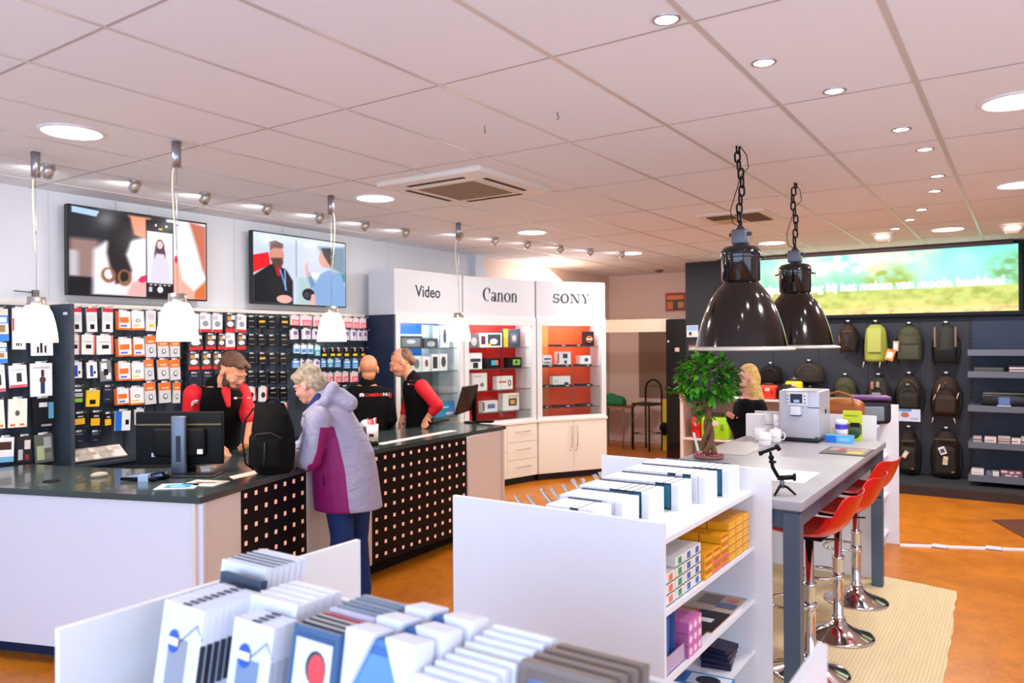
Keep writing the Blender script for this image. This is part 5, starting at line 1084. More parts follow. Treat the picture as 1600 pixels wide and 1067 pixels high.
def backpack(u0, v0, u1, v1, body, lab, parts=(), y=10.60, taper=.8, cat='backpack', name='backpack', strap=True, pocket=None):
    a = ony(u0, (v0+v1)/2, y); b = ony(u1, (v0+v1)/2, y); top_ = ony((u0+u1)/2, v0, y); bot = ony((u0+u1)/2, v1, y)
    wd = (b-a).length; ht = top_.z-bot.z; cx = (a.x+b.x)/2
    t = thing(name, lab, cat, (cx, y+.03, bot.z), 0, 'bags hanging on the dark display wall')
    bm = mat(body, .75, bump=.3, bscale=80); h2 = wd/2
    secs = [((0,0,0),(h2*.88,.08),0),((0,0,ht*.06),(h2*.98,.10),0),((0,0,ht*.4),(h2,.105),0),((0,0,ht*.7),(h2*.95,.095),0),((0,0,ht*.88),(h2*taper,.075),0),((0,0,ht),(h2*taper*.55,.045),0)]
    prims = [('l', secs)]
    if pocket: prims.append(('b', (-h2*.78, -.125, ht*.06), (h2*.78, -.05, ht*pocket), .03))
    lump('body', t, prims, bm, max(.012, wd/30), 4)
    MB().tube([(-.035,0,ht-.01),(-.03,0,ht+.03),(.03,0,ht+.03),(.035,0,ht-.01)], .007, BLACK, 8).build('grab_handle', t)
    if strap:
        for s_ in (-1, 1): MB().tube([(s_*h2*.5,.04,ht*.95),(s_*h2*1.12,.06,ht*.6),(s_*h2*1.15,.05,ht*.25),(s_*h2*.9,.05,-.03)], .012, BLACK, 8, sq=.4).build('shoulder_strap', t)
    for p in parts:
        k = p[0]
        if k == 'zip': MB().tube([(h2*p[1], -.118, ht*p[2]), (h2*p[3], -.118, ht*p[4])], .004, mat(p[5], .4), 6).build('zip', t)
        if k == 'patch': MB().rbox((h2*p[1], -.128, ht*p[2]), (h2*p[3], -.100, ht*p[4]), mat(p[5], .6), .01).build('panel', t)
        if k == 'tag': o = MB().box((0,-.001,0),(p[3],.001,p[4]), mat(p[5], .4)).box((p[3]*.15,-.002,p[4]*.2),(p[3]*.8,-.001,p[4]*.75), mat(p[6], .4)).build('hang_tag', t); o.location = (h2*p[1], -.15, ht*p[2]); o.rotation_euler = (0, p[7] if len(p) > 7 else .2, 0)
        if k == 'toggle': MB().tube([(h2*p[1], -.12, ht*p[2]), (h2*p[3], -.12, ht*p[4])], .006, mat(p[5], .5), 6).build('strap_end', t)
        if k == 'arc': MB().tube([(h2*.7*math.cos(a), -.112, ht*p[1]+h2*.9*math.sin(a)) for a in np.linspace(.1, PI-.1, 12)], .005, mat(p[2], .5), 6).build('piping', t)
    MB().cyl((0, .16, ht+.035), (0, -.03, ht+.035), .005, STEEL, 8).box((-.018,-.034,ht+.04),(.018,-.03,ht+.055), mat((230,230,230), .3)).build('display_hook', t)
    return t
backpack(1312,507,1338,549,(50,32,22),'small dark brown backpack, leftmost of the top row of bags',[('patch',-.35,.15,.35,.6,(40,26,20)),('toggle',-.8,.3,-.9,.6,(150,100,80)),('zip',-.5,.75,.5,.75,(120,100,90))])
backpack(1350,507,1386,565,(160,168,70),'yellow-green backpack with dark centre zip in the top row',[('patch',-.6,.25,.6,.9,(176,182,90)),('zip',0,.25,0,.82,(40,44,24)),('zip',-.6,.5,.6,.5,(110,120,50)),('toggle',-.9,0,-1,-.15,(220,200,150)),('toggle',.5,0,.42,-.15,(220,200,150)),('tag',.85,.08,.10,.14,(236,130,50),(240,226,220),.3)], taper=.85)
backpack(1401,510,1440,564,(70,72,50),'olive grey backpack with a horizontal seam in the top row',[('zip',-.85,.5,.85,.5,(30,30,22)),('zip',-.7,.8,.7,.8,(40,42,28)),('tag',-1.2,.3,.06,.12,(220,170,150),(236,220,214),.05),('patch',-.85,.05,.85,.45,(62,64,46))], taper=.78)
backpack(1459,509,1497,567,(44,46,40),'dark roll-top backpack with tan side straps, rightmost of the top row',[('patch',-.95,.42,-.75,.97,(120,100,88)),('patch',.75,.42,.95,.97,(120,100,88)),('patch',-.85,.02,.85,.36,(18,18,18)),('patch',-.1,.08,.1,.11,(200,90,60))], taper=.95)
backpack(1303,590,1338,640,(66,66,40),'olive round-topped bag above the leather bag in the second row',[('arc',.5,(40,40,26))])
backpack(1355,590,1390,650,(44,40,32),'dark camouflage backpack behind the purple bag in the second row',[('arc',.55,(80,76,60)),('patch',-.6,.7,-.3,.9,(170,110,90)),('patch',-.1,.75,.2,.9,(150,146,130)),('patch',-.5,.5,.3,.62,(130,130,134))])
backpack(1400,588,1441,642,(34,28,20),'black-brown backpack with round top pocket above the small card',[('arc',.6,(90,74,50)),('arc',.35,(60,50,36)),('patch',-.15,.75,.1,.8,(170,160,140))], pocket=.5)
backpack(1457,588,1500,650,(46,30,20),'brown backpack with light side toggles in the second row',[('arc',.45,(26,18,14)),('toggle',-.6,.6,-.4,.8,(220,190,150)),('toggle',-.9,.4,-.7,.55,(210,180,150)),('toggle',.8,.45,.95,.6,(210,190,180)),('patch',-.05,.82,.1,.86,(160,60,40)),('toggle',-.9,-.03,-1,-.16,(214,190,160)),('toggle',.6,-.03,.7,-.16,(214,190,160))], pocket=.5)
backpack(1404,672,1436,738,(38,28,18),'dark brown backpack with a white tag, left of the bottom row',[('tag',-.6,.4,.05,.09,(214,190,170),(236,226,214),.5),('patch',-.7,.72,.7,.78,(60,46,30)),('patch',.3,.1,.55,.13,(200,110,50))], pocket=.6)
backpack(1457,674,1500,745,(34,24,16),'large dark brown backpack with blue and white tags, right of the bottom row',[('tag',-.3,.5,.07,.09,(236,230,224),(60,70,110),-.4),('tag',-.2,.3,.05,.10,(226,206,180),(200,180,150),.1),('patch',-.8,.8,.8,.86,(60,46,30)),('patch',.4,.12,.65,.15,(206,120,60))]+[('zip',-.6,.15+.1*i,.6,.15+.1*i,(20,14,10)) for i in range(4)], pocket=.65)
backpack(1240,568,1288,598,(46,38,30),'wide dark grey shoulder bag under the rear black lamp',[('arc',.3,(80,70,60)),('patch',.1,-.2,.25,-.15,(150,150,190))], name='shoulder_bag', cat='bag', strap=False)
backpack(1186,572,1222,598,(28,22,22),'dark shoulder bag hanging behind the blonde woman',[('arc',.3,(50,40,36))], name='shoulder_bag', cat='bag', strap=False)
backpack(1222,596,1262,612,(26,22,24),'low dark shoulder bag above the black and yellow cases',[], name='shoulder_bag', cat='bag', strap=False)
p = ony(1421, 648, 10.45); o = art_mesh(.24, .15, .004, (196,206,232), [(.1,.3,.5,.75,(170,110,90),'e'),(.0,.8,.6,1,(90,130,190)),(.55,.2,.9,.3,(160,160,190))]).build('picture_card'); o.location = (p.x, 10.44, p.z-.08); tag(o, 'small pale picture card held before the black-brown backpack', 'card')
# black chain of hats / camera straps area left: hanging accessories near the dark wall
for i, (u, v, c, d) in enumerate([(1082, 518, (150,190,230), 'pale blue'), (1084, 541, (150,110,110), 'reddish'), (1084, 566, (190,176,120), 'tan')]):
    p = ony(u, v, 10.70); o = art_mesh(.17, .17 if i == 0 else .10, .02, (220,222,226) if i == 0 else (60,50,50), [(.05,.55,.95,.95,c),(.2,.15,.45,.45,(50,50,60))]).build('hanging_pack'); o.location = (p.x, 10.70, p.z-.08); tag(o, '%s package hanging on the dark wall left of the front lamp' % d, 'pack')

# ------------------------------------------------------------------ low white shelf with cases, behind the tree
t = thing('display_shelf', 'low white shelf unit behind the tree holding coloured cases', 'shelf unit', (-2.9, 9.75, 0)); m = mat((236, 222, 210), .4)
def wb(a, b, nm): MB().box(a, b, m).build(nm, t, world=True)
wb((-3.80,9.6,0),(-3.76,9.95,1.11),'side_panel'); wb((-2.0,9.6,0),(-1.96,9.95,1.11),'side_panel')
MB().box((-3.76,9.93,0),(-2.0,9.95,1.09), mat((150,130,114), .5)).build('back_panel', t, world=True)
wb((-3.80,9.58,1.06),(-1.96,9.95,1.085),'top_shelf'); wb((-3.76,9.6,.52),(-2.0,9.93,.545),'shelf'); wb((-3.76,9.6,.10),(-2.0,9.93,.125),'shelf')
def case(u0, u1, v0, v1, y, z, col, lab, acc=None, dp=.16, grp='coloured equipment cases'):
    a = ony(u0, v1, y); b = ony(u1, v1, y); h = ony(u0, v0, y).z-a.z; w_ = (b-a).length
    t = thing('equipment_case', lab, 'case', ((a.x+b.x)/2, y+dp/2, z+.001), 0, grp); cm = mat(col, .35)
    MB().rbox((-w_/2,-dp/2,0),(w_/2,dp/2,h*.86), cm, .03).build('body', t)
    MB().rbox((-w_*.25,-.03,h*.84),(w_*.25,.03,h), mat((60,50,30) if acc is None else acc, .4), .012).build('handle', t)
    for s_ in (-1, 1): MB().rbox((s_*w_*.28-.02,-dp/2-.012,h*.35),(s_*w_*.28+.02,-dp/2+.004,h*.6), mat([max(0,c-50) for c in col], .4), .004).build('latch', t)
    MB().rbox((-w_*.14,-dp/2-.004,h*.5),(w_*.14,-dp/2+.002,h*.7), mat((230,200,196), .4), .002).build('label', t)
    return t
case(1186,1212,601,626,9.62,1.085,(240,62,26),'orange-red hard case on the white shelf beside the blonde hair',(60,36,30))
case(1213,1241,602,626,9.62,1.085,(22,20,22),'black hard case with a pale label between the red and yellow cases')
case(1226,1252,594,626,9.80,1.085,(244,204,20),'bright yellow hard case behind the black case',(60,50,30), dp=.12)
case(1080,1094,649,687,9.62,.545,(236,30,30),'bright red case standing on the lower white shelf')
case(1095,1138,649,689,9.62,.545,(160,216,20),'large lime green case on the lower white shelf behind the tree')

# ------------------------------------------------------------------ back-left opening
MB_ = MB().box((-5.66, 10.95, 1.965), (-4.50, 11.0, 2.165), mat((240, 228, 208), .4)); o = MB_.build('lintel_board'); tag(o, 'cream horizontal board across the back-left passage', 'board')
o = MB().box((-5.70, 10.95, 0), (-5.66, 11.0, 2.165), mat((240, 228, 208), .4)).build('support_post'); tag(o, 'cream post under the left end of the passage board', 'post')
t = thing('tall_cabinet', 'tall glossy black cabinet side between the passage and the dark wall', 'cabinet', (-4.35, 11.0, 0))
MB().box((-.165, -.14, .0), (.165, .62, 2.15), mat((12, 12, 14), .25, coat=.4)).build('body', t)
MB().rbox((-.14,-.155,1.80),(-.11,-.14,1.83), mat((200,200,206), .3), .004).build('lock', t); MB().rbox((-.02,-.155,1.66),(.05,-.14,1.72), mat((220,190,180), .3), .004).build('sticker', t)
o = MB().box((-5.58, YB2-.03, .86), (-4.8, YB2-.004, 2.0), mat((140, 120, 104), .8)).build('pin_board'); tag(o, 'large plain brown-grey board on the wall of the passage', 'board')
a = ony(1041, 458, YB2-.02); q = art_mesh(.36, .31, .012, (200, 40, 60), [(.04,.05,.96,.93,(30,26,30)),(.08,.62,.9,.86,(226,120,50)),(.08,.1,.38,.52,(206,110,50)),(.42,.1,.6,.5,(30,34,60)),(.62,.15,.9,.5,(190,130,70))]); o = q.build('poster'); o.location = (-4.90, YB2-.03, 2.33); tag(o, 'small red-edged poster high on the passage wall', 'poster')
o = MB().box((-5.07, 12.0, .0), (-4.86, 12.05, .85), mat((232, 206, 60), .5)).build('yellow_board'); tag(o, 'narrow yellow board standing beside the black cabinet', 'board')
o = art_mesh(.12, .35, .05, (30, 150, 60), [(.1,.6,.9,.9,(240,220,200))]).build('green_bag'); o.location = (-4.84, 11.85, .001); tag(o, 'green standing bag in front of the yellow board', 'bag')
# black bar chair with looped back
p = onz(1005, 702, 0); t = thing('bar_chair', 'black tubular bar chair with a looped back in the passage', 'chair', (-5.28, 11.88, 0), -.25)
bk = BLACK
for x, y in ((-.17,-.17),(.17,-.17)): MB().tube([(x,y,0),(x,y,.70),(x*.9,y*.9,.76)], .014, bk, 10).build('leg', t)
for x in (-.17,.17): MB().tube([(x,.17,0),(x,.17,.8)], .014, bk, 10).build('leg', t)
MB().tube([(-.17,.17,.76)]+[(-.17*math.cos(a), .17, .98+.19*math.sin(a)) for a in np.linspace(0, PI, 16)]+[(.17,.17,.76)], .015, bk, 10).build('back_loop', t)
MB().rbox((-.19,-.19,.75),(.19,.18,.79), mat((50,40,36), .5), .015).build('seat', t)
MB().tube([(-.17,-.17,.28),(.17,-.17,.28),(.17,.17,.28),(-.17,.17,.28)], .011, bk, 8, closed=True).build('foot_ring', t)
o = lump('dark_bundle', None, [('e',(0,0,.1),(.09,.07,.09)),('e',(.07,-.03,.13),(.07,.05,.05)),('e',(0,0,.02),(.06,.05,.05))], BLACK, .012); o.location = (-4.93, 11.78, .30); 
tag(o, 'black cap hanging from the foot ring of the black bar chair', 'cap')
t = thing('side_table', 'small wooden-topped table with thin metal legs in the passage', 'table', (-5.87, 11.85, 0))
MB().box((-.26,-.2,.70),(.30,.2,.725), mat((150,96,50), .5)).build('tabletop', t)
for x in (-.2,.24):
    MB().tube([(x,-.16,.7),(x,-.16,.02),(x,.16,.02),(x,.16,.7)], .009, GREYM, 8).build('leg', t)
o = lump('green_bag', None, [('b',(-.19,-.1,0),(.2,.1,.10),.03),('e',(-.06,0,.12),(.13,.09,.09)),('e',(.08,0,.1),(.13,.09,.07))], mat((20,120,76), .6), .012); o.location = (-5.88, 11.85, .726); tag(o, 'dark green soft bag lying on the small passage table', 'bag')
# cables on the back-left wall
# ================================================================== PEOPLE
TOC = -FW
def frame(f, roll=0):
    """rotation whose local -Y looks along f"""
    f = V(f).normalized(); y = -f; x = y.cross(V((0,0,1))).normalized(); z = x.cross(y)
    M = Matrix((x, y, z)).transposed(); return M @ Matrix.Rotation(roll, 3, 'Y')
def head_prims(c, f, s=1.0, roll=0):
    R = frame(f, roll); q = lambda p: V(c)+R @ (V(p)*s); e = R.to_euler()
    def E_(p, r): return ('e', q(p), tuple(x*s for x in r), e)
    P = [E_((0,.018,.03),(.075,.094,.086)), E_((0,-.03,-.022),(.062,.064,.078)), E_((0,-.05,-.08),(.038,.042,.032)), E_((0,-.099,-.022),(.013,.018,.02)), E_((0,-.092,.004),(.010,.012,.026)),
         E_((0,-.078,.026),(.052,.02,.013)), E_((.038,-.07,-.028),(.022,.02,.018)), E_((-.038,-.07,-.028),(.022,.02,.018)), E_((0,-.092,-.056),(.026,.010,.006)), E_((0,-.089,-.067),(.022,.010,.007)),
         E_((.078,.012,-.012),(.009,.022,.034)), E_((-.078,.012,-.012),(.009,.022,.034)), E_((0,.01,-.05),(.058,.06,.06))]
    return P, q, R
def hand_prims(wr, d, n, thumb, curl=.5, s=1.0):
    """wrist point, pointing direction, palm normal, thumb side vector"""
    d = V(d).normalized(); n = (V(n)-d*V(n).dot(d)).normalized(); t = (V(thumb)-d*V(thumb).dot(d)); t = (t-n*t.dot(n)).normalized(); w_ = V(wr); P = []
    for k in range(4): o = (k-1.5)*.019*s; P.append(('c', w_+t*o*.6+d*.01, w_+d*.082*s+t*o, .0155*s, .0125*s))
    for k in range(4):
        o = (k-1.5)*.0205*s; L = [.062,.074,.078,.068][k]*s; a = w_+d*.085*s+t*o
        d1 = (d*math.cos(curl*.5)+n*math.sin(curl*.5)).normalized(); b = a+d1*L*.5; d2 = (d*math.cos(curl*1.5)+n*math.sin(curl*1.5)).normalized(); c = b+d2*L*.5
        P += [('c', a, b, .0095*s, .0088*s), ('c', b, c, .0088*s, .0072*s)]
    a = w_+d*.02*s+t*.026*s; b = a+(d*.7+t*.75+n*.35).normalized()*.042*s; c = b+(d*.95+t*.1+n*.45).normalized()*.034*s
    P += [('c', w_+d*.012, a, .017*s, .014*s), ('c', a, b, .013*s, .0105*s), ('c', b, c, .0105*s, .0085*s)]
    return P
def lerp(a, b, t): return V(a)*(1-t)+V(b)*t
def person(label, root, cfg):
    """one continuous body; clothes, hair, eyes as parts"""
    root = V((root[0], root[1], 0)); t = thing('person', label, 'person', root)
    G = {k: (V(v)-root if isinstance(v, Vector) else v) for k, v in cfg.items()}
    f = V(cfg['face']).normalized(); ac = V((-f.y, f.x, 0)).normalized(); yaw = math.atan2(ac.y, ac.x)
    skin = mat(cfg.get('skin', (226, 160, 128)), .5, sss=.1); wf = cfg.get('wide', 1)
    H_, N_ = G['hip'], G['neck']; bend = cfg.get('bend', V((0,0,0)))
    def sec(tv, a, b, g_=0): c = lerp(H_, N_, tv)+bend*math.sin(PI*tv); return (tuple(c), (a*wf+g_, b*wf+g_), yaw)
    def torso(g_, lo=-.1, hi=1.0, flare=0):
        S = [(-.1,.165,.11),(0,.168,.118),(.2,.158,.112),(.4,.162,.118),(.62,.182,.122),(.78,.188,.115),(.88,.17,.095),(.94,.125,.08),(.975,.09,.07),(1.0,.068,.065)]
        return ('l', [sec(a, b+(flare if a < .2 else 0), c+(flare if a < .2 else 0), g_) for a, b, c in S if lo <= a <= hi])
    HP, q, R = head_prims(G['head'], cfg['look'], cfg.get('hs', 1), cfg.get('roll', 0))
    body = list(HP)+[('c', N_+V((0,0,-.03)), lerp(N_, G['head'], .75), .062, .056), torso(0)]
    for s_ in 'LR':
        sh, el_, wr = G['sh'+s_], G['el'+s_], G['wr'+s_]
        body += [('c', sh, el_, .05, .042), ('c', el_, wr, .042, .028)]+hand_prims(wr, G['hd'+s_], G['hn'+s_], G['ht'+s_], cfg.get('curl', .6), cfg.get('hsz', 1))
        hp, kn, an = G.get('hp'+s_, H_+ac*(.09 if s_ == 'L' else -.09)), G['kn'+s_], G['an'+s_]
        ff = cfg.get('foot', f); body += [('c', hp, kn, .085, .058), ('c', kn, an, .055, .04), ('c', an-V((0,0,.03)), an+ff*.13-V((0,0,.05)), .036, .03)]
    lump('body', t, body, skin, cfg.get('vox', .0065), 2)
    for i, (nm, fn, m, vox) in enumerate(cfg['clothes']): 
        r_ = fn(torso, G, ac, f)
        lump(nm, t, r_, m, vox, 4)
    # shoes
    for s_ in 'LR':
        an = G['an'+s_]; ff = cfg.get('foot', f); lump('shoe', t, [('c', an-V((0,0,.035)), an+ff*.15-V((0,0,.052)), .046, .036), ('c', an-V((0,0,.055)), an+ff*.10-V((0,0,.062)), .03, .026)], mat((30,26,26), .6), .012)
    # eyes
    for s_ in (-1, 1):
        e_ = MB(); e_.ell(q((s_*.031,-.0835,.006)), (.009,.010,.004), mat((206,196,190), .3), 12, 8, R=R); e_.ell(q((s_*.031,-.0905,.004)), (.005,.004,.0035), mat((50,40,36), .2), 10, 6, R=R); e_.build('eye', t)
    mo = MB(); mo.ell(q((0,-.099,-.061)), (.022,.005,.003), mat((150,70,66), .5), 12, 6, R=R); mo.build('mouth', t)
    if 'hair' in cfg: 
        hs_ = cfg.get('hs', 1); nm, prs, m, vox = cfg['hair']; e = R.to_euler()
        lump(nm, t, [('e', q(p), tuple(x*hs_ for x in r), e) for p, r in prs], m, vox, 2)
    return t, q, R, G
def hairmat(c): return mat(c, .55, bump=.6, bscale=120, var=.35, vscale=40)
red, blk = mat((214, 18, 34), .75, bump=.15, bscale=150), mat((8, 7, 9), .9, bump=.15, bscale=150)
jeans = mat((24, 50, 104), .85, bump=.2, bscale=200)
def legs_(g_=.012, shoe=True):
    def fn(torso, G, ac, f):
        P = [('l', torso(g_, -.1, .2)[1])]
        for s_ in 'LR':
            hp = G.get('hp'+s_, G['hip']+ac*(.09 if s_ == 'L' else -.09)); P += [('c', hp, G['kn'+s_], .085+g_, .062+g_), ('c', G['kn'+s_], G['an'+s_]+V((0,0,.0)), .060+g_, .050+g_)]
        return P
    return fn
def sleeve(t0, wr_=None, g_=.016):
    """upper sleeve down to fraction t0 of elbow, or along the forearm to wr_"""
    def fn(torso, G, ac, f):
        P = []
        for s_ in 'LR':
            P.append(('c', G['sh'+s_], lerp(G['sh'+s_], G['el'+s_], t0), .056+g_, .046+g_))
            if wr_: P.append(('c', G['el'+s_], lerp(G['el'+s_], G['wr'+s_], wr_), .043+g_, .034+g_))
        return P
    return fn
def vest(g_=.022, flare=0, neckring=True):
    def fn(torso, G, ac, f): 
        return [torso(g_, -.1, .98, flare), ('c', lerp(G['hip'], G['neck'], .85)-ac*.105, lerp(G['hip'], G['neck'], .85)+ac*.105, .080, .080)]
    return fn
def collar(m_r=.07):
    def fn(torso, G, ac, f): n = G['neck']; h = (V(G['head'])-n).normalized(); return [('c', n-h*.02, n+h*.03, .082, .070)]
    return fn
def stick(o, tgt, dr, off=.003, fallback=None):
    """lay a flat lettering mesh onto a garment"""
    bpy.context.view_layer.update(); M = o.matrix_world.copy(); TI = tgt.matrix_world.inverted(); TR = tgt.matrix_world; d = V(dr).normalized(); ds = []
    for v in o.data.vertices:
        p = M @ v.co; ok, hit, nrm, _ = tgt.ray_cast(TI @ (p-d*.4), TI.to_3x3() @ d)
        if ok: w_ = TR @ hit - d*off; v.co = M.inverted() @ w_
U3 = V((0,0,1))
# --- shop assistant serving the customer
fx = (RW*.72+TOC*.62).normalized(); D = 5.70
c1 = dict(face=fx, look=(RW*.78+TOC*.42-U3*.58), head=ond(364,580,D-.05), hs=1.08, roll=.0, neck=ond(340,601,D+.02), hip=ond(338,716,D+.25), bend=V((0,0,0)), wide=1.0,
  shR=ond(302,616,D-.10), elR=ond(297,670,D-.04), wrR=ond(352,705,D-.04), shL=ond(376,612,D+.22), elL=ond(391,659,D+.10), wrL=ond(384,698,D-.02),
  hdR=(RW*.95-U3*.28+TOC*.15), hnR=-U3-TOC*.1, htR=-TOC+U3*.3, hdL=(-RW*.25-U3*.75+TOC*.5), hnL=(-RW*.8-TOC*.2), htL=(TOC*.4-RW*.5), curl=1.0, skin=(222,150,112), hsz=1.05,
  knL=None, knR=None, anL=None, anR=None)
def standlegs(c, depth_to_floor=True, sp=.1, ac=None):
    h = c['hip']; f = V(c['face']).normalized(); ac = V((-f.y, f.x, 0)).normalized()
    for s_, k in (('L', 1), ('R', -1)):
        c['an'+s_] = V((h.x, h.y, .09))+ac*k*sp; c['kn'+s_] = V((h.x, h.y, .50))+ac*k*sp*.95+f*.03
standlegs(c1)
HB = (92, 58, 36)
c1['clothes'] = [('trousers', legs_(), mat((28,30,40), .8), .014), ('polo_shirt', sleeve(.92), red, .01), ('vest', vest(.026), blk, .011), ('vest_collar', collar(), blk, .008), ('shirt_front', lambda T_, G, ac, f: [('c', ond(353,611,D-.13)-V((c1['hip'].x, c1['hip'].y, 0)), ond(357,634,D-.17)-V((c1['hip'].x, c1['hip'].y, 0)), .034, .016)], red, .007)]
c1['hair'] = ('hair', [((0,.03,.055),(.080,.092,.076)), ((0,-.03,.088),(.06,.05,.03)), ((0,.075,.0),(.07,.045,.06)), ((.04,-.06,.08),(.03,.03,.018)), ((-.03,-.06,.082),(.03,.03,.018))], hairmat(HB), .007)
hp = c1['hip']; P1, q, R, G = person('shop assistant with brown hair and beard in red polo and black vest behind the counter', hp, c1)
e = R.to_euler(); hs_ = 1.08
lump('beard', P1, [('e', q(p), tuple(x*hs_ for x in r), e) for p, r in [((0,-.062,-.092),(.042,.035,.026)), ((.048,-.03,-.07),(.018,.035,.04)), ((-.048,-.03,-.07),(.018,.035,.04)), ((0,-.092,-.050),(.028,.012,.006)), ((.058,-.012,-.045),(.010,.014,.03)), ((-.058,-.012,-.045),(.010,.014,.03))]], hairmat((70,46,34)), .006, 2)
# collar trim stripe and sleeve emblem
n = G['neck']; MB().tube([n+V((0,0,.01))-fx*.02+RW*-.07, n+V((0,0,-.02))-RW*.085+TOC*.05, n+V((0,0,-.06))-RW*.06+TOC*.085], .008, red, 8).build('collar_trim', P1)
def camlogo(q_, m, s=1.0, y=0):
    A = [(-.5,-.32),(.5,-.32),(.5,.3),(.2,.3),(.12,.42),(-.2,.42),(-.28,.3),(-.5,.3)]
    poly(q_, [(a*s, b*s) for a, b in A], m, y); 
    q_.add([(.22*s*math.cos(2*PI*k/20), y-.0006, .22*s*math.sin(2*PI*k/20)-.02*s) for k in range(20)], [list(range(20))], red)
    q_.add([(.1*s*math.cos(2*PI*k/14), y-.0012, .1*s*math.sin(2*PI*k/14)-.02*s) for k in range(14)], [list(range(14))], m)
WT = mat((240,236,236), .6)
def logo_on(parent, tgt, c, right, dr, size, word, wh, wsz, gap=.0):
    """camera emblem and shop name laid on a garment"""
    right = V(right).normalized(); dr = V(dr).normalized(); up = right.cross(-dr).normalized() if True else U3
    if up.z < 0: up = -up
    Mx = Matrix((right, dr, up)).transposed().to_4x4(); Mx.translation = V(c)
    if size:
        q_ = MB(); camlogo(q_, WT, size); 
        o = q_.build('printed_emblem', parent); o.matrix_local = Mx
        bpy.context.view_layer.update(); 
        M = o.matrix_world.copy(); TI = tgt.matrix_world.inverted()
        for v in o.data.vertices:
            p = M @ v.co; lay = -v.co.y; ok, hit, nn, _ = tgt.ray_cast(TI @ (p-dr*.4), TI.to_3x3() @ dr)
            if ok: v.co = M.inverted() @ ((tgt.matrix_world @ hit) - dr*(.004+lay))
    x = size*.7+gap
    for body, col in word:
        o = text(body, wsz, parent, (0,0,0), (0,0,0), WT if col == 'w' else red, ext=.0, off=wsz*.02, name='printed_name', align='LEFT')
        xs = [v.co.x for v in o.data.vertices]; R2 = Matrix((right, up, -dr)).transposed().to_4x4(); R2.translation = V(c)+right*x-up*wsz*.33; o.matrix_local = R2
        stick(o, tgt, dr, .004); x += max(xs)+wsz*.06
NAME = [('CAMERA', 'r'), ('NU', 'w'), ('.NL', 'r')]
vestm = [c for c in P1.children if c.name.startswith('vest')][0]; shirtm = [c for c in P1.children if c.name.startswith('polo')][0]
rt = P1.location
logo_on(P1, vestm, ond(368,622,D-.2)-rt, RW*.95+TOC*-.2, FW, .022, NAME, 0, .016)
logo_on(P1, shirtm, ond(293,632,D-.3)-rt, RW, FW, .05, [], 0, .0)

# --- assistant leaning at the right end
D = 7.60; fx2 = (-RW*.93+TOC*.30).normalized()
c2 = dict(face=fx2, look=(-RW*.9+TOC*.12-U3*.42), head=ond(627,566,D), hs=1.16, neck=ond(645,592,D+.02), hip=ond(655,672,D+.12), bend=RW*.03, wide=.98,
  shR=ond(652,606,D+.17), elR=ond(636,636,D+.24), wrR=ond(626,664,D+.14), shL=ond(659,604,D-.15), elL=ond(683,634,D-.20), wrL=ond(664,659,D-.18),
  hdL=(-RW*.6-U3*.75), hnL=-U3-RW*.4, htL=TOC-RW*.2, hdR=(-RW*.6-U3*.7), hnR=-U3, htR=-TOC, curl=.5, skin=(220,150,116), vox=.0075)
standlegs(c2)
c2['clothes'] = [('trousers', legs_(), mat((28,30,40), .8), .015), ('polo_shirt', sleeve(1.0, .35), red, .011), ('vest', vest(.024), blk, .012), ('shirt_collar', collar(), blk, .01)]
c2['hair'] = ('hair', [((0,.05,.035),(.078,.07,.072)), ((0,.085,-.02),(.06,.035,.05)), ((0,.0,.085),(.05,.06,.02))], hairmat((112,84,66)), .008)
P2, q, R, G2 = person('shop assistant with thinning hair leaning on the counter by the right monitor', c2['hip'], c2)
logo_on(P2, [c for c in P2.children if c.name.startswith('vest')][0], ond(634,602,D-.3)-P2.location, RW, FW, .018, [('CAMERANU', 'r')], 0, .012)

# --- bald man from behind
D = 7.35; fb = (FW*.97-RW*.1).normalized()
c3 = dict(face=fb, look=(FW*1-RW*.12-U3*.16), head=ond(576,576,D), hs=1.13, neck=ond(574,600,D), hip=ond(573,692,D-.02), wide=1.08,
  shR=ond(604,617,D), elR=ond(611,655,D+.02), wrR=ond(600,672,D+.22), shL=ond(546,617,D), elL=ond(540,655,D+.02), wrL=ond(553,672,D+.22),
  hdR=FW, hnR=-U3, htR=-RW, hdL=FW, hnL=-U3, htL=RW, skin=(216,146,106), vox=.0075)
standlegs(c3)
c3['clothes'] = [('trousers', legs_(), mat((28,30,40), .8), .015), ('polo_shirt', lambda T_, G, ac, f: [T_(.024, -.1, .98)]+sleeve(1.0, .6)(T_, G, ac, f)+[('c', lerp(G['hip'], G['neck'], .84)-ac*.13, lerp(G['hip'], G['neck'], .84)+ac*.13, .075, .075)], blk, .011), ('shirt_collar', collar(), blk, .01)]
P3, q, R, G3 = person('bald man seen from behind in a black shirt with shop name on the back', c3['hip'], c3)
sh = [c for c in P3.children if c.name.startswith('polo')][0]
logo_on(P3, sh, ond(560,619,D-.3)-P3.location, RW, FW, .042, NAME, 0, .040)

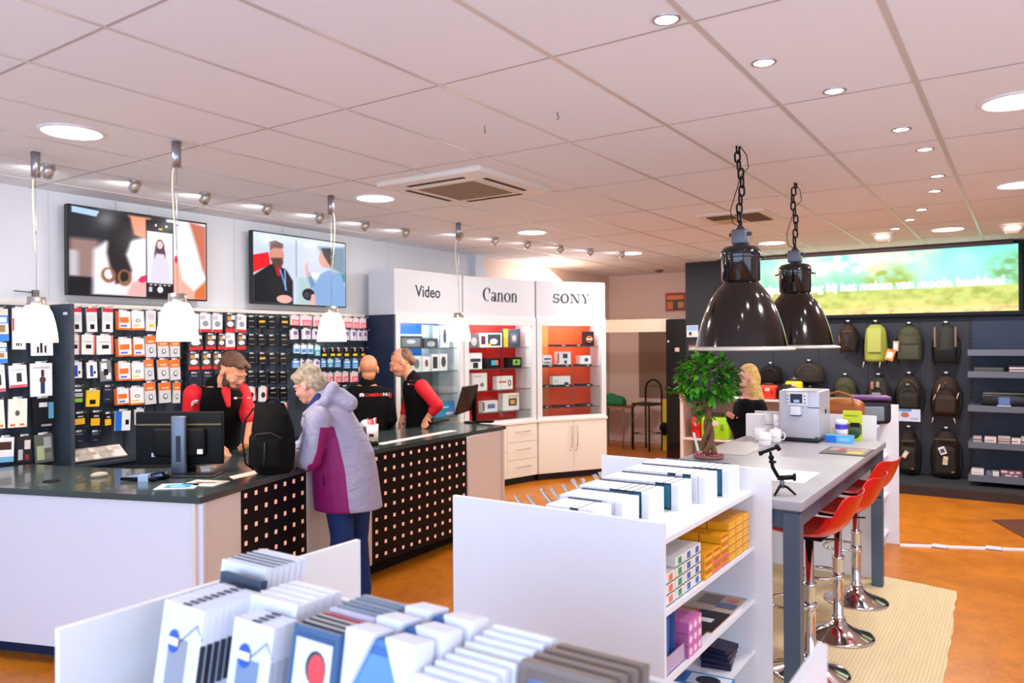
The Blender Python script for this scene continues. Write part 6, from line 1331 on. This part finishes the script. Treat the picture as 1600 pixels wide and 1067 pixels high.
# --- customer in the lilac jacket
D = 5.15; fl = (-RW*.86-TOC*.50).normalized()
c4 = dict(face=fl, look=(-RW*.86-TOC*.30-U3*.45), head=ond(482,601,D), hs=1.02, neck=ond(503,630,D+.0), hip=ond(544,755,D+.05), bend=V((0,0,0)), wide=.84,
  shL=ond(497,652,D-.17), elL=ond(484,718,D-.20), wrL=ond(459,716,D+.0), shR=ond(505,648,D+.2), elR=ond(478,700,D+.24), wrR=ond(452,706,D+.12),
  hdL=(-RW*.9-U3*.2), hnL=-U3, htL=-TOC, hdR=(-RW*.9-U3*.2), hnR=-U3, htR=TOC, skin=(232,164,144),
  knL=ond(535,838,D-.08), anL=ond(522,925,D-.03), knR=ond(558,840,D+.14), anR=ond(566,922,D+.14), hpL=ond(528,775,D-.01), hpR=ond(558,775,D+.10), foot=fl, curl=.9)
lil = (172,166,190)
def jacket_mat():
    m = bpy.data.materials.new('lilac_jacket'); m.use_nodes = True; nt = m.node_tree; b = nt.nodes['Principled BSDF']; b.inputs['Roughness'].default_value = .6; b.inputs['Base Color'].default_value = (*s2l([x/255 for x in lil]), 1)
    tc = nt.nodes.new('ShaderNodeTexCoord'); n = nt.nodes.new('ShaderNodeTexNoise'); n.inputs['Scale'].default_value = 9; n.inputs['Detail'].default_value = 5; n.inputs['Distortion'].default_value = 1.2
    mp = nt.nodes.new('ShaderNodeMapping'); mp.inputs['Rotation'].default_value = (0, 0, .6); mp.inputs['Scale'].default_value = (1, 1, 1.6)
    bp = nt.nodes.new('ShaderNodeBump'); bp.inputs['Strength'].default_value = .55; bp.inputs['Distance'].default_value = .03
    nt.links.new(tc.outputs['Object'], mp.inputs[0]); nt.links.new(mp.outputs[0], n.inputs['Vector']); nt.links.new(n.outputs[0], bp.inputs['Height']); nt.links.new(bp.outputs[0], b.inputs['Normal']); return m
def jacket(T_, G, ac, f):
    o_ = V((544,755,0)); rt_ = V((c4['hip'].x, c4['hip'].y, 0)); yw = math.atan2(RW.y, RW.x)
    S = []
    for u0, u1, v, b in ((491,598,793,.205),(491,597,786,.205),(489,594,765,.20),(486,590,735,.19),(484,584,705,.18),(478,572,680,.17),(470,561,660,.15),(474,552,645,.13),(486,544,633,.10),(497,530,622,.07)):
        c = ond((u0+u1)/2, v, D+.03)-rt_; S.append((tuple(c), ((u1-u0)/2/F*D, b), yw))
    P = [('l', S[::-1])]
    for s_ in 'LR':
        P += [('c', G['sh'+s_]+V((0,0,-.01)), G['el'+s_], .088, .074), ('c', G['el'+s_], lerp(G['el'+s_], G['wr'+s_], .9), .074, .056)]
    return P
def hood(T_, G, ac, f):
    rt_ = V((c4['hip'].x, c4['hip'].y, 0)); g_ = lambda u, v, d=0: ond(u, v, D+d)-rt_
    return [('c', g_(505,614), g_(530,621), .062, .070), ('c', g_(530,621), g_(546,630), .070, .058), ('c', g_(500,640,-.07), g_(520,606,-.05), .035, .045), ('c', g_(500,640,.1), g_(520,606,.08), .035, .045), ('c', g_(478,648,-.09), g_(498,632,-.09), .026, .032)]
jm = jacket_mat()
c4['clothes'] = [('jeans', legs_(.016), jeans, .013), ('jacket', jacket, jm, .0075), ('hood', hood, jm, .010), ('scarf', lambda T_, G, ac, f: [('c', ond(488,640,D-.05)-V((c4['hip'].x, c4['hip'].y, 0)), ond(499,622,D-.04)-V((c4['hip'].x, c4['hip'].y, 0)), .045, .04)], mat((34,50,110), .8), .009)]
c4['hair'] = ('hair', [((0,.02,.055),(.090,.10,.075)), ((0,.075,-.01),(.078,.05,.075)), ((0,-.05,.085),(.06,.045,.03)), ((.05,.03,.0),(.03,.05,.04)), ((-.05,.03,.0),(.03,.05,.04)), ((0,.03,.11),(.05,.06,.03))], hairmat((176,158,132)), .008)
P4, q, R, G4 = person('grey-haired customer in lilac and magenta jacket and jeans bending over the counter', c4['hip'], c4)
gm_ = MB()
for s_ in (-1, 1): gm_.tube([q((s_*.031+.02*math.cos(a), -.103, .004+.016*math.sin(a))) for a in np.linspace(0, 2*PI, 16)[:-1]], .0018, mat((60,70,100), .3), 6, closed=True); gm_.tube([q((s_*.052,-.1,.006)), q((s_*.079,0,.004))], .0016, mat((60,70,100), .3), 6)
gm_.build('glasses', P4)
jk = [c for c in P4.children if c.name.startswith('jacket')][0]; me = jk.data; me.materials.append(mat((146, 16, 100), .6, bump=.3, bscale=20))
pan = [(508,664),(522,667),(530,690),(541,735),(548,792),(550,800),(486,800),(484,745),(490,722),(497,718),(503,700)]
def inpoly(x, y, P):
    c = False
    for i in range(len(P)):
        x0, y0 = P[i]; x1, y1 = P[(i+1) % len(P)]
        if (y0 > y) != (y1 > y) and x < (x1-x0)*(y-y0)/(y1-y0)+x0: c = not c
    return c
# the magenta side panel: cut in the jacket's own side plane (RW, U3) at the jacket's depth
PP = [((ond(u, v, D-.12)-P4.location).dot(RW), (ond(u, v, D-.12)).z) for u, v in pan]
bm = bmesh.new(); bm.from_mesh(me)
for i in range(len(PP)):
    (x0, z0), (x1, z1) = PP[i], PP[(i+1) % len(PP)]
    a_ = RW*x0+U3*z0; nn = (RW*(z1-z0)-U3*(x1-x0)).normalized(); L2 = ((x1-x0)**2+(z1-z0)**2)
    geo = []
    for f_ in bm.faces:
        c = f_.calc_center_median(); s_ = ((c.dot(RW)-x0)*(x1-x0)+(c.z-z0)*(z1-z0))/L2
        if -.15 < s_ < 1.15 and abs((c-a_).dot(nn)) < .03: geo.append(f_)
    es = set(e for f_ in geo for e in f_.edges); vs_ = set(v for f_ in geo for v in f_.verts)
    bmesh.ops.bisect_plane(bm, geom=list(vs_)+list(es)+geo, plane_co=a_, plane_no=nn)
bm.to_mesh(me); bm.free()
for p_ in me.polygons:
    c = p_.center
    if p_.normal.dot(TOC) > -.05 and (c.dot(TOC)-V((0,0,0)).dot(TOC)) > -.06 and inpoly(c.dot(RW), c.z, PP): p_.material_index = 1
o = MB().cyl(ond(507,760,D-.19)-P4.location, ond(505,742,D-.19)-P4.location, .004, BLACK, 6).build('zip_pull', P4)

# --- blonde woman beyond the bar table
D = 7.0; fw_ = (-RW*.93+TOC*.1).normalized()
c5 = dict(face=fw_, look=(-RW*.95+TOC*.2-U3*.3), head=ond(1165,592,D), hs=1.0, neck=ond(1172,618,D), hip=ond(1172,705,D), wide=.92,
  shL=ond(1165,636,D-.14), elL=ond(1158,678,D-.17), wrL=ond(1142,650,D-.10), shR=ond(1172,636,D+.16), elR=ond(1162,680,D+.18), wrR=ond(1146,655,D+.1),
  hdL=(-RW*.7+U3*.4), hnL=-RW*.3+U3, htL=U3, hdR=(-RW*.8+U3*.3), hnR=U3, htR=U3, skin=(230,166,140), vox=.0075)
standlegs(c5)
c5['clothes'] = [('trousers', legs_(), mat((20,20,26), .8), .015), ('coat', lambda T_, G, ac, f: [T_(.035, -.1, .94, .03)]+sleeve(1.0, .85, .024)(T_, G, ac, f), blk, .012)]
P5, q, R, G5 = person('blonde long-haired woman in black coat beyond the bar table', c5['hip'], c5)
g5 = lambda u, v, d=0: ond(u, v, D+d)-P5.location
hm = mat((222, 180, 104), .45, bump=.5, bscale=60, var=.25, vscale=50)
lump('hair', P5, [('e', q((0,.05,.045)), (.086,.085,.085), R.to_euler()), ('e', q((0,.085,-.01)), (.08,.05,.09), R.to_euler()), ('c', g5(1172,590), g5(1184,624), .07, .06), ('c', g5(1184,624), g5(1190,652), .06, .035), ('c', g5(1176,600,-.06), g5(1178,646,-.06), .04, .022), ('c', g5(1186,620,-.03), g5(1197,655,-.02), .04, .02)], hm, .009, 2)
lump('shoulder_bag', P5, [('c', g5(1192,668,.08), g5(1194,700,.08), .05, .06)], mat((30,34,50), .5), .012)
# ================================================================== THINGS ON THE COUNTER
CZ = .9905
def on_counter(u, v, z=CZ): return onz(u, v, z)
p = on_counter(278, 744)
t = thing('monitor', 'black computer monitor seen from behind on a grey stand at the left of the counter', 'monitor', (p.x, p.y, CZ), YAW)
d0 = (p-O).dot(FW); k = d0/F; k2 = (d0+.10)/F
L_, R_, T_, B_ = (203-278)*k2, (339-278)*k2, H-(640-537)*k2-CZ, H-(722-537)*k2-CZ
q = MB().rbox((L_,.085,B_), (R_,.115,T_), mat((7,8,12), .55), .008)
q.box((L_+.01,.080,T_-.085), (R_-.01,.086,T_-.075), mat((90,80,50), .4)).build('screen_housing', t)
MB().rbox((L_*.6,.05,B_+.05),(R_*.6,.09,T_-.1), mat((8,9,13), .6), .02).build('rear_cover', t)
MB().rbox((-.046,-.0,.01),(.046,.035,H-(647-537)*k-CZ), mat((96,104,120), .35,.6), .012).build('stand_column', t)
MB().box((-.012,-.0012,.09),(.018,-.0002,.25), mat((16,22,36), .5)).build('cable_slot', t)
MB().rbox((-.10,-.06,0),(.24,.10,.012), mat((30,30,34), .35), .005).build('stand_base', t)
MB().box((-.20,.078,B_+.05),(-.13,.0795,B_+.075), mat((170,190,230), .4)).box((-.16,.078,B_+.08),(-.12,.0795,B_+.09), mat((120,120,124), .4)).box((.10,.048,B_+.07),(.135,.0495,B_+.10), WHITE).build('rear_label', t)
p = on_counter(228, 750); t = thing('payment_terminal', 'low black device with blue-grey lid and cables left of the monitor stand', 'device', (p.x, p.y, CZ), YAW)
MB().tube([(-.13,-.03,.012),(.08,-.05,.012),(.11,.05,.012),(-.08,.08,.012)], .011, BLACK, 8, closed=True).build('base_ring', t)
MB().rbox((-.11,-.02,.012),(.11,.07,.035), mat((96,120,160), .25), .01, M=Matrix.Rotation(-.08,4,'Y')).build('lid', t)
MB().box((-.02,-.06,.0),(.04,-.02,.04), mat((170,190,220), .3)).build('plug', t)
for i in range(3): MB().tube([(.02,-.03,.03),(.08+.02*i,-.01,.05),(.11,.0-.01*i,.04),(.13,.01,.012)], .0035, BLACK, 6).build('cable', t)
for (u, v), rz, rc, d in (((278, 760), YAW+.15, [(.2,.15,.85,.8,(60,160,214)),(.3,.3,.7,.6,(130,200,230))], 'white leaflet with a blue picture before the monitor'), ((320, 755), YAW-.2, [(.2,.5,.8,.65,(120,70,70)),(.3,.3,.7,.4,(170,130,120))], 'white leaflet with a brown line right of the blue one')):
    p = on_counter(u, v); flat(p.x, p.y, CZ, .22, .17, rz, (236,228,222), rc, d, 'leaflet', 'leaflet', .003)
p = on_counter(155, 745); o = lump('computer_mouse', None, [('e',(0,0,.012),(.033,.055,.02))], mat((170,160,140), .4), .006); o.location = (p.x, p.y, CZ); tag(o, 'beige computer mouse lying on the left part of the counter', 'mouse')
p = on_counter(80, 752); o = MB().lathe([(0,0),(.045,0),(.045,.004),(0,.004)], BLACK, 24).build('cable_cap'); o.location = (p.x, p.y, CZ); tag(o, 'round black cable cap in the counter near the left edge', 'cable cap')
p = on_counter(299, 738); t = thing('pen_cup', 'black pen cup with pens and scissors right of the monitor stand', 'pen cup', (p.x, p.y, CZ))
MB().lathe([(0,0),(.03,0),(.033,.075),(.029,.075),(.027,.004),(0,.004)], BLACK, 20).build('cup', t)
for i, c in enumerate([(230,80,110),(240,230,230),(220,220,224),(40,40,44)]): MB().cyl((-.01+.008*i,0,.01),(-.03+.025*i,.01,.13-.01*i), .004, mat(c, .4), 8).build('pen', t)
p = on_counter(322, 738); o = MB().rbox((-.03,-.02,0),(.03,.02,.03), mat((226,214,206), .5), .006).box((-.035,-.02,.03),(.06,.02,.038), mat((190,190,196), .5)).build('stapler'); o.location = (p.x, p.y, CZ); o.rotation_euler = (0,0,YAW+.3); tag(o, 'small white and grey stapler beside the pen cup', 'stapler')
# backpack of the customer
p = V((-3.96, 3.16, CZ)); t = thing('customer_backpack', 'bulky black backpack standing on the counter edge before the customer', 'backpack', p, YAW-.1)
bkm = mat((9,8,8), .85, bump=.6, bscale=18)
lump('body', t, [('l', [((0,0,.0),(.105,.08),0),((0,0,.03),(.128,.10),0),((0,0,.16),(.14,.11),0),((-.003,0,.28),(.135,.105),0),((-.01,.0,.37),(.115,.08),.0),((-.02,0,.42),(.10,.045),.1),((-.025,0,.445),(.095,.02),.1)]), ('b', (-.095,-.125,.04),(.10,-.05,.22), .03), ('c',(-.13,0,.06),(-.13,0,.22),.035,.03)], bkm, .009, 3)
MB().tube([(-.12,-.02,.41),(-.17,-.03,.34),(-.185,-.04,.2),(-.17,-.03,.06),(-.12,-.02,.02)], .011, BLACK, 8, sq=.5).build('shoulder_strap', t)
MB().tube([(-.05,0,.44),(-.02,-.01,.475),(.02,-.01,.47),(.04,0,.43)], .009, BLACK, 8).build('grab_handle', t)
MB().tube([(-.09,-.12,.22),(-.05,-.135,.26),(.04,-.135,.27),(.10,-.11,.23)], .004, mat((60,58,54), .4), 6).tube([(0,-.128,.21),(-.005,-.13,.06)], .006, mat((36,36,34), .6), 6).build('zip', t)
# right end
p = on_counter(582, 690); t = thing('pencil_cup', 'white printed cup with red and white pencils on the counter', 'pencil cup', (p.x, p.y, CZ))
MB().lathe([(0,0),(.046,0),(.05,.145),(.046,.145),(.043,.004),(0,.004)], mat((244,238,236), .35), 28).build('cup', t)
camp = MB(); camp.box((-.018,-.0515,.045),(.02,-.0495,.07), mat((60,40,44), .5)); o = camp.build('printed_mark', t); o.rotation_euler = (0,0,YAW)
for i in range(14):
    a = i*2.4; r = .034*(.4+.6*((i*7) % 10)/10); MB().cyl((r*.6*math.cos(a), r*.6*math.sin(a), .01),(r*1.25*math.cos(a), r*1.25*math.sin(a), .175+.008*(i % 4)), .0045, mat((214,30,44) if i % 3 else (240,236,236), .4), 8).build('pencil', t)
p = on_counter(577, 694); t = thing('card_terminal', 'black card terminal with a lit yellow key on the counter edge', 'card terminal', (p.x+.05, p.y-.08, CZ), YAW+.5)
MB().rbox((-.10,-.045,0),(.09,.045,.028), mat((20,20,22), .35), .012).build('body', t); MB().rbox((.03,-.03,.028),(.075,.03,.036), mat((30,30,32), .3), .006).build('head', t); MB().box((.04,-.02,.0362),(.06,.0,.037), mat((200,210,30), .4, emit=.6)).build('key', t)
p = on_counter(568, 688); o = MB().rbox((-.05,-.05,0),(.04,.05,.10), mat((52,52,48), .5), .008).build('receipt_printer'); o.location = (p.x-.04, p.y+.05, CZ); o.rotation_euler = (0,0,YAW); tag(o, 'dark grey receipt printer half hidden behind the customer', 'printer')
o = MB().ell((0,0,.055),(.06,.06,.055), mat((226,224,232), .35), 20, 14).lathe([(.0605,.03),(.0605,.045)], mat((60,110,180), .4), 24, cap=False).build('small_globe'); o.location = (on_counter(566,676).x-.07, on_counter(566,676).y+.12, CZ+0); tag(o, 'round white and blue ball behind the receipt printer', 'ball')
# right monitor
p = on_counter(741, 660); t = thing('monitor', 'black monitor turned sideways on a post at the right end of the counter', 'monitor', (p.x, p.y, CZ), 0)
k = ((p-O).dot(FW))/F
def gp(u, v, dd=0): return ond(u, v, k*F+dd)-t.location
A = [gp(710,692,-.42), gp(722,606,-.46), gp(745,600,.0), gp(739,657,.0)]
A = [gp(709.6,648,-.34), gp(722,604,-.34), gp(745,600,.04), gp(738,638,.04)]
nrm = (A[1]-A[0]).cross(A[3]-A[0]).normalized()*.022
if nrm.dot(RW) < 0: nrm = -nrm
MB().add([tuple(x) for x in A]+[tuple(x+nrm) for x in A], [(0,1,2,3),(7,6,5,4),(0,4,5,1),(1,5,6,2),(2,6,7,3),(3,7,4,0)], mat((26,24,26), .25)).build('screen', t)
MB().box((-.018,-.012,.01),(.018,.02,H-(603-537)*k-CZ), mat((14,14,16), .35)).build('stand_column', t); MB().lathe([(0,0),(.11,0),(.10,.012),(0,.016)], mat((14,14,16), .35), 28).build('stand_base', t)
p = on_counter(690, 660); o = MB().rbox((-.19,-.06,0),(.19,.06,.02), mat((22,22,24), .5), .006).build('keyboard'); o.location = (p.x-.08, p.y, CZ); o.rotation_euler = (0,0,1.75); tag(o, 'black keyboard in front of the leaning assistant', 'keyboard')
p = on_counter(768, 661); o = lump('bar_code_scanner', None, [('c',(-.07,0,.02),(.06,0,.018),.016,.018),('e',(.07,0,.022),(.03,.025,.018))], BLACK, .006); o.location = (p.x-.05, p.y-.05, CZ); o.rotation_euler = (0,0,YAW); tag(o, 'black hand scanner right of the sideways monitor', 'scanner')
p = on_counter(660, 661); o = lump('telephone', None, [('b',(-.06,-.04,0),(.06,.05,.02),.008),('c',(-.07,0,.035),(.07,0,.035),.014,.014)], BLACK, .006); o.location = (p.x+.06, p.y-.1, CZ); o.rotation_euler = (0,0,YAW-.2); tag(o, 'black telephone by the hand of the leaning assistant', 'telephone')

# ================================================================== FRONT UNIT WITH PICTURE FRAMES
t = thing('shelf_unit', 'white low display unit in the foreground filled with picture frames', 'shelf unit', (-1.02, 1.25, 0)); m = mat((238,236,236), .4)
for a, b, nm in (((-1.718,.80,0),(-1.70,1.68,1.20),'end_panel'), ((-.348,.80,0),(-.33,1.60,1.20),'end_panel'), ((-1.70,1.365,.08),(-.348,1.383,1.15),'divider'), ((-1.70,.82,.955),(-.348,1.365,.975),'shelf'), ((-1.70,1.383,.70),(-.348,1.66,.72),'shelf'), ((-1.70,.80,.955),(-.348,.82,1.03),'front_edge'), ((-1.66,.9,0),(-.39,1.62,.08),'plinth')):
    MB().box(a, b, m).build(nm, t, world=True)
def frame_(x, y, wd, ht, th, base, rects, lab, side=None, tagc=None, lean=.16, foam=False, grp='picture frames standing in the front bins', edge=None):
    q = MB(); bm = mat(base, .4)
    q.box((-wd/2, 0, 0), (wd/2, th, ht), bm)
    q.box((-wd/2+.012,-.001,.012),(wd/2-.012,0,ht-.012), mat([max(0, c-14) for c in base], .4))
    for i, r in enumerate(rects):
        yy = -.0015-.0004*i; x0, z0, x1, z1 = -wd/2+r[0]*wd, r[1]*ht, -wd/2+r[2]*wd, r[3]*ht; mm = mat(r[4], .25)
        if len(r) > 5: q.add([((x0+x1)/2+(x1-x0)/2*math.cos(2*PI*k/16), yy, (z0+z1)/2+(z1-z0)/2*math.sin(2*PI*k/16)) for k in range(16)], [list(range(16))], mm)
        else: q.add([(x0,yy,z0),(x1,yy,z0),(x1,yy,z1),(x0,yy,z1)], [(0,1,2,3)], mm)
    if side: 
        for sx in (-1, 1): q.box((sx*wd/2-(.0006 if sx < 0 else 0), .001, ht*.42), (sx*wd/2+(.0006 if sx > 0 else 0), th-.001, ht*.74), mat(side, .4))
    if edge: q.box((-wd/2+.003, .002, ht), (wd/2-.003, th-.002, ht+.0008), mat(edge, .5))
    q.box((-.012, th*.3, ht), (.012, th*.7, ht+.003), mat((60,62,76), .5)) if side else None
    if foam:
        fm_ = mat((240,240,248), .6)
        for sx in (-1, 1):
            bm = bmesh.new(); P = [(sx*(wd/2+.012), ht+.012), (sx*.012, ht+.012), (sx*.018, ht-.002), (sx*(wd/2+.0), ht-.12), (sx*(wd/2+.012), ht-.12)]
            va = [bm.verts.new((x_, -.014, z_)) for x_, z_ in P]; vb = [bm.verts.new((x_, th+.014, z_)) for x_, z_ in P]; n_ = len(P)
            bm.faces.new(va); bm.faces.new(vb[::-1])
            for k in range(n_): bm.faces.new((va[k], vb[k], vb[(k+1) % n_], va[(k+1) % n_]))
            bmesh.ops.recalc_face_normals(bm, faces=bm.faces[:]); bmesh.ops.bevel(bm, geom=bm.edges[:], offset=.006, segments=3, profile=.5, affect='EDGES')
            bm.verts.index_update(); q.add([v.co.copy() for v in bm.verts], [[v.index for v in f.verts] for f in bm.faces], fm_, True); bm.free()
    o = q.build('framed_picture'); o.location = (x+wd/2, y, .976); o.rotation_euler = (-lean, 0, 0)
    tag(o, lab, 'picture frame', grp)
    if tagc:
        r = .019; z_ = ht*tagc; k = MB(); n = 26; xx = -wd*.05 if not side else -wd*.12
        k.add([(xx+r*math.cos(2*PI*i/n), -.004, z_+1.25*r*math.sin(2*PI*i/n)) for i in range(n)], [list(range(n))], mat((24,84,190), .35))
        k.box((xx-r*.98,-.0046,z_-.008),(xx+r*.98,-.0042,z_+.008), WHITE); k.tube([(xx+r,-.004,z_),(wd/2-.01,-.006,ht-.03),(wd/2+.001,.003,ht-.06)], .0012, mat((120,120,130), .5), 5); k.build('round_tag', o)
    return o
h_ = .272; WF = (236,236,244)
for i in range(9): frame_(-1.567, .915+.0165*i, .142, h_, .0155, WF, [(.25,.35,.72,.75,(150,152,164))], 'white frame with dark sleeve, %s of the row beside the left end panel' % ordn(i), side=[(44,48,58),(30,36,44),(40,52,64),(52,62,74)][i % 4], tagc=.72 if i == 0 else None)
frame_(-1.60, 1.075, .15, h_+.016, .018, (50,66,84), [(.2,.2,.8,.8,(90,110,130))], 'dark blue-grey frame standing behind the leftmost row of white frames', edge=(80,98,116))
for i in range(7): frame_(-1.66, 1.12+.018*i, .17, h_+.025, .016, WF, [(.3,.3,.7,.7,(160,170,190))], 'white frame in the rear left group near the divider, %s from the front' % ordn(i), side=None, tagc=.82 if i == 0 else None, edge=(70,72,80) if i in (1,2,3,4) else None)
for i in range(4): frame_(-1.375, .955+.016*i, .125, h_-.012, .015, WF, [(.2,.3,.75,.72,(120,140,170))], 'small white frame in the second row, %s from the front' % ordn(i), side=(200,202,212), tagc=.74 if i == 0 else None)
for i in range(5): frame_(-1.425, 1.03+.026*i, .152, h_+.006, .024, (240,238,242), [(.2,.2,.8,.8,(220,220,226))], 'thick white frame in the rear of the second row, %s from the front' % ordn(i))
seq = [((56,92,134),'navy blue frame with a red figure print'),((30,30,34),'black frame'),((34,34,38),'charcoal frame'),((40,38,40),'dark frame with a pale edge'),((180,36,44),'bright red frame'),((206,204,226),'lavender frame'),((130,146,168),'grey-blue frame'),((112,130,156),'slate blue frame'),((138,152,172),'pale grey-blue frame'),((120,136,160),'steel blue frame'),((150,160,176),'light slate frame')]
for i, (c, d) in enumerate(seq):
    rc = [(.1,.08,.9,.92,(226,232,244)),(.3,.3,.7,.62,(200,206,226)),(.36,.62,.80,.86,(30,36,50),'e'),(.42,.6,.80,.84,(222,56,62),'e'),(.3,.44,.75,.56,(40,44,60),'e'),(.35,.5,.7,.58,(226,232,244),'e'),(.34,.0,.7,.46,(90,96,130))] if i == 0 else [(.15,.15,.85,.85,(200,200,206))]
    frame_(-1.215, .975+.0185*i, .128, h_+(.0 if i < 5 else .004), .015, c, rc, d + ' in the middle row of the front unit', edge=(190,186,190) if i in (1,2,3) else None)
for i in range(3): frame_(-1.075+.008*i, 1.0+.075*i, .152, h_+.002, .034, (70,120,180), [(.1,.1,.9,.9,(90,140,200)),(.3,.5,.5,.66,WF),(.2,.1,.8,.4,(50,90,150),'e')], 'blue picture frame with white foam corner protectors, %s from the front' % ordn(i), foam=True)
for i in range(9): frame_(-.905+.004*i, .985+.024*i, .135, h_-.03+.004*i, .016, (242,242,250), [(.2,.3,.8,.7,(226,228,240))], 'white frame in the row between the foam-cornered and brown frames, %s from the front' % ordn(i), tagc=.86 if i in (3, 6) else None, edge=(214,210,190) if i == 4 else None)
for i in range(4): frame_(-.745+.006*i, 1.085+.030*i, .178, h_-.004, .022, (128,108,98), [(.1,.1,.9,.9,(96,110,150))], 'bronze brown frame at the right of the front unit, %s from the front' % ordn(i), edge=(150,132,118))
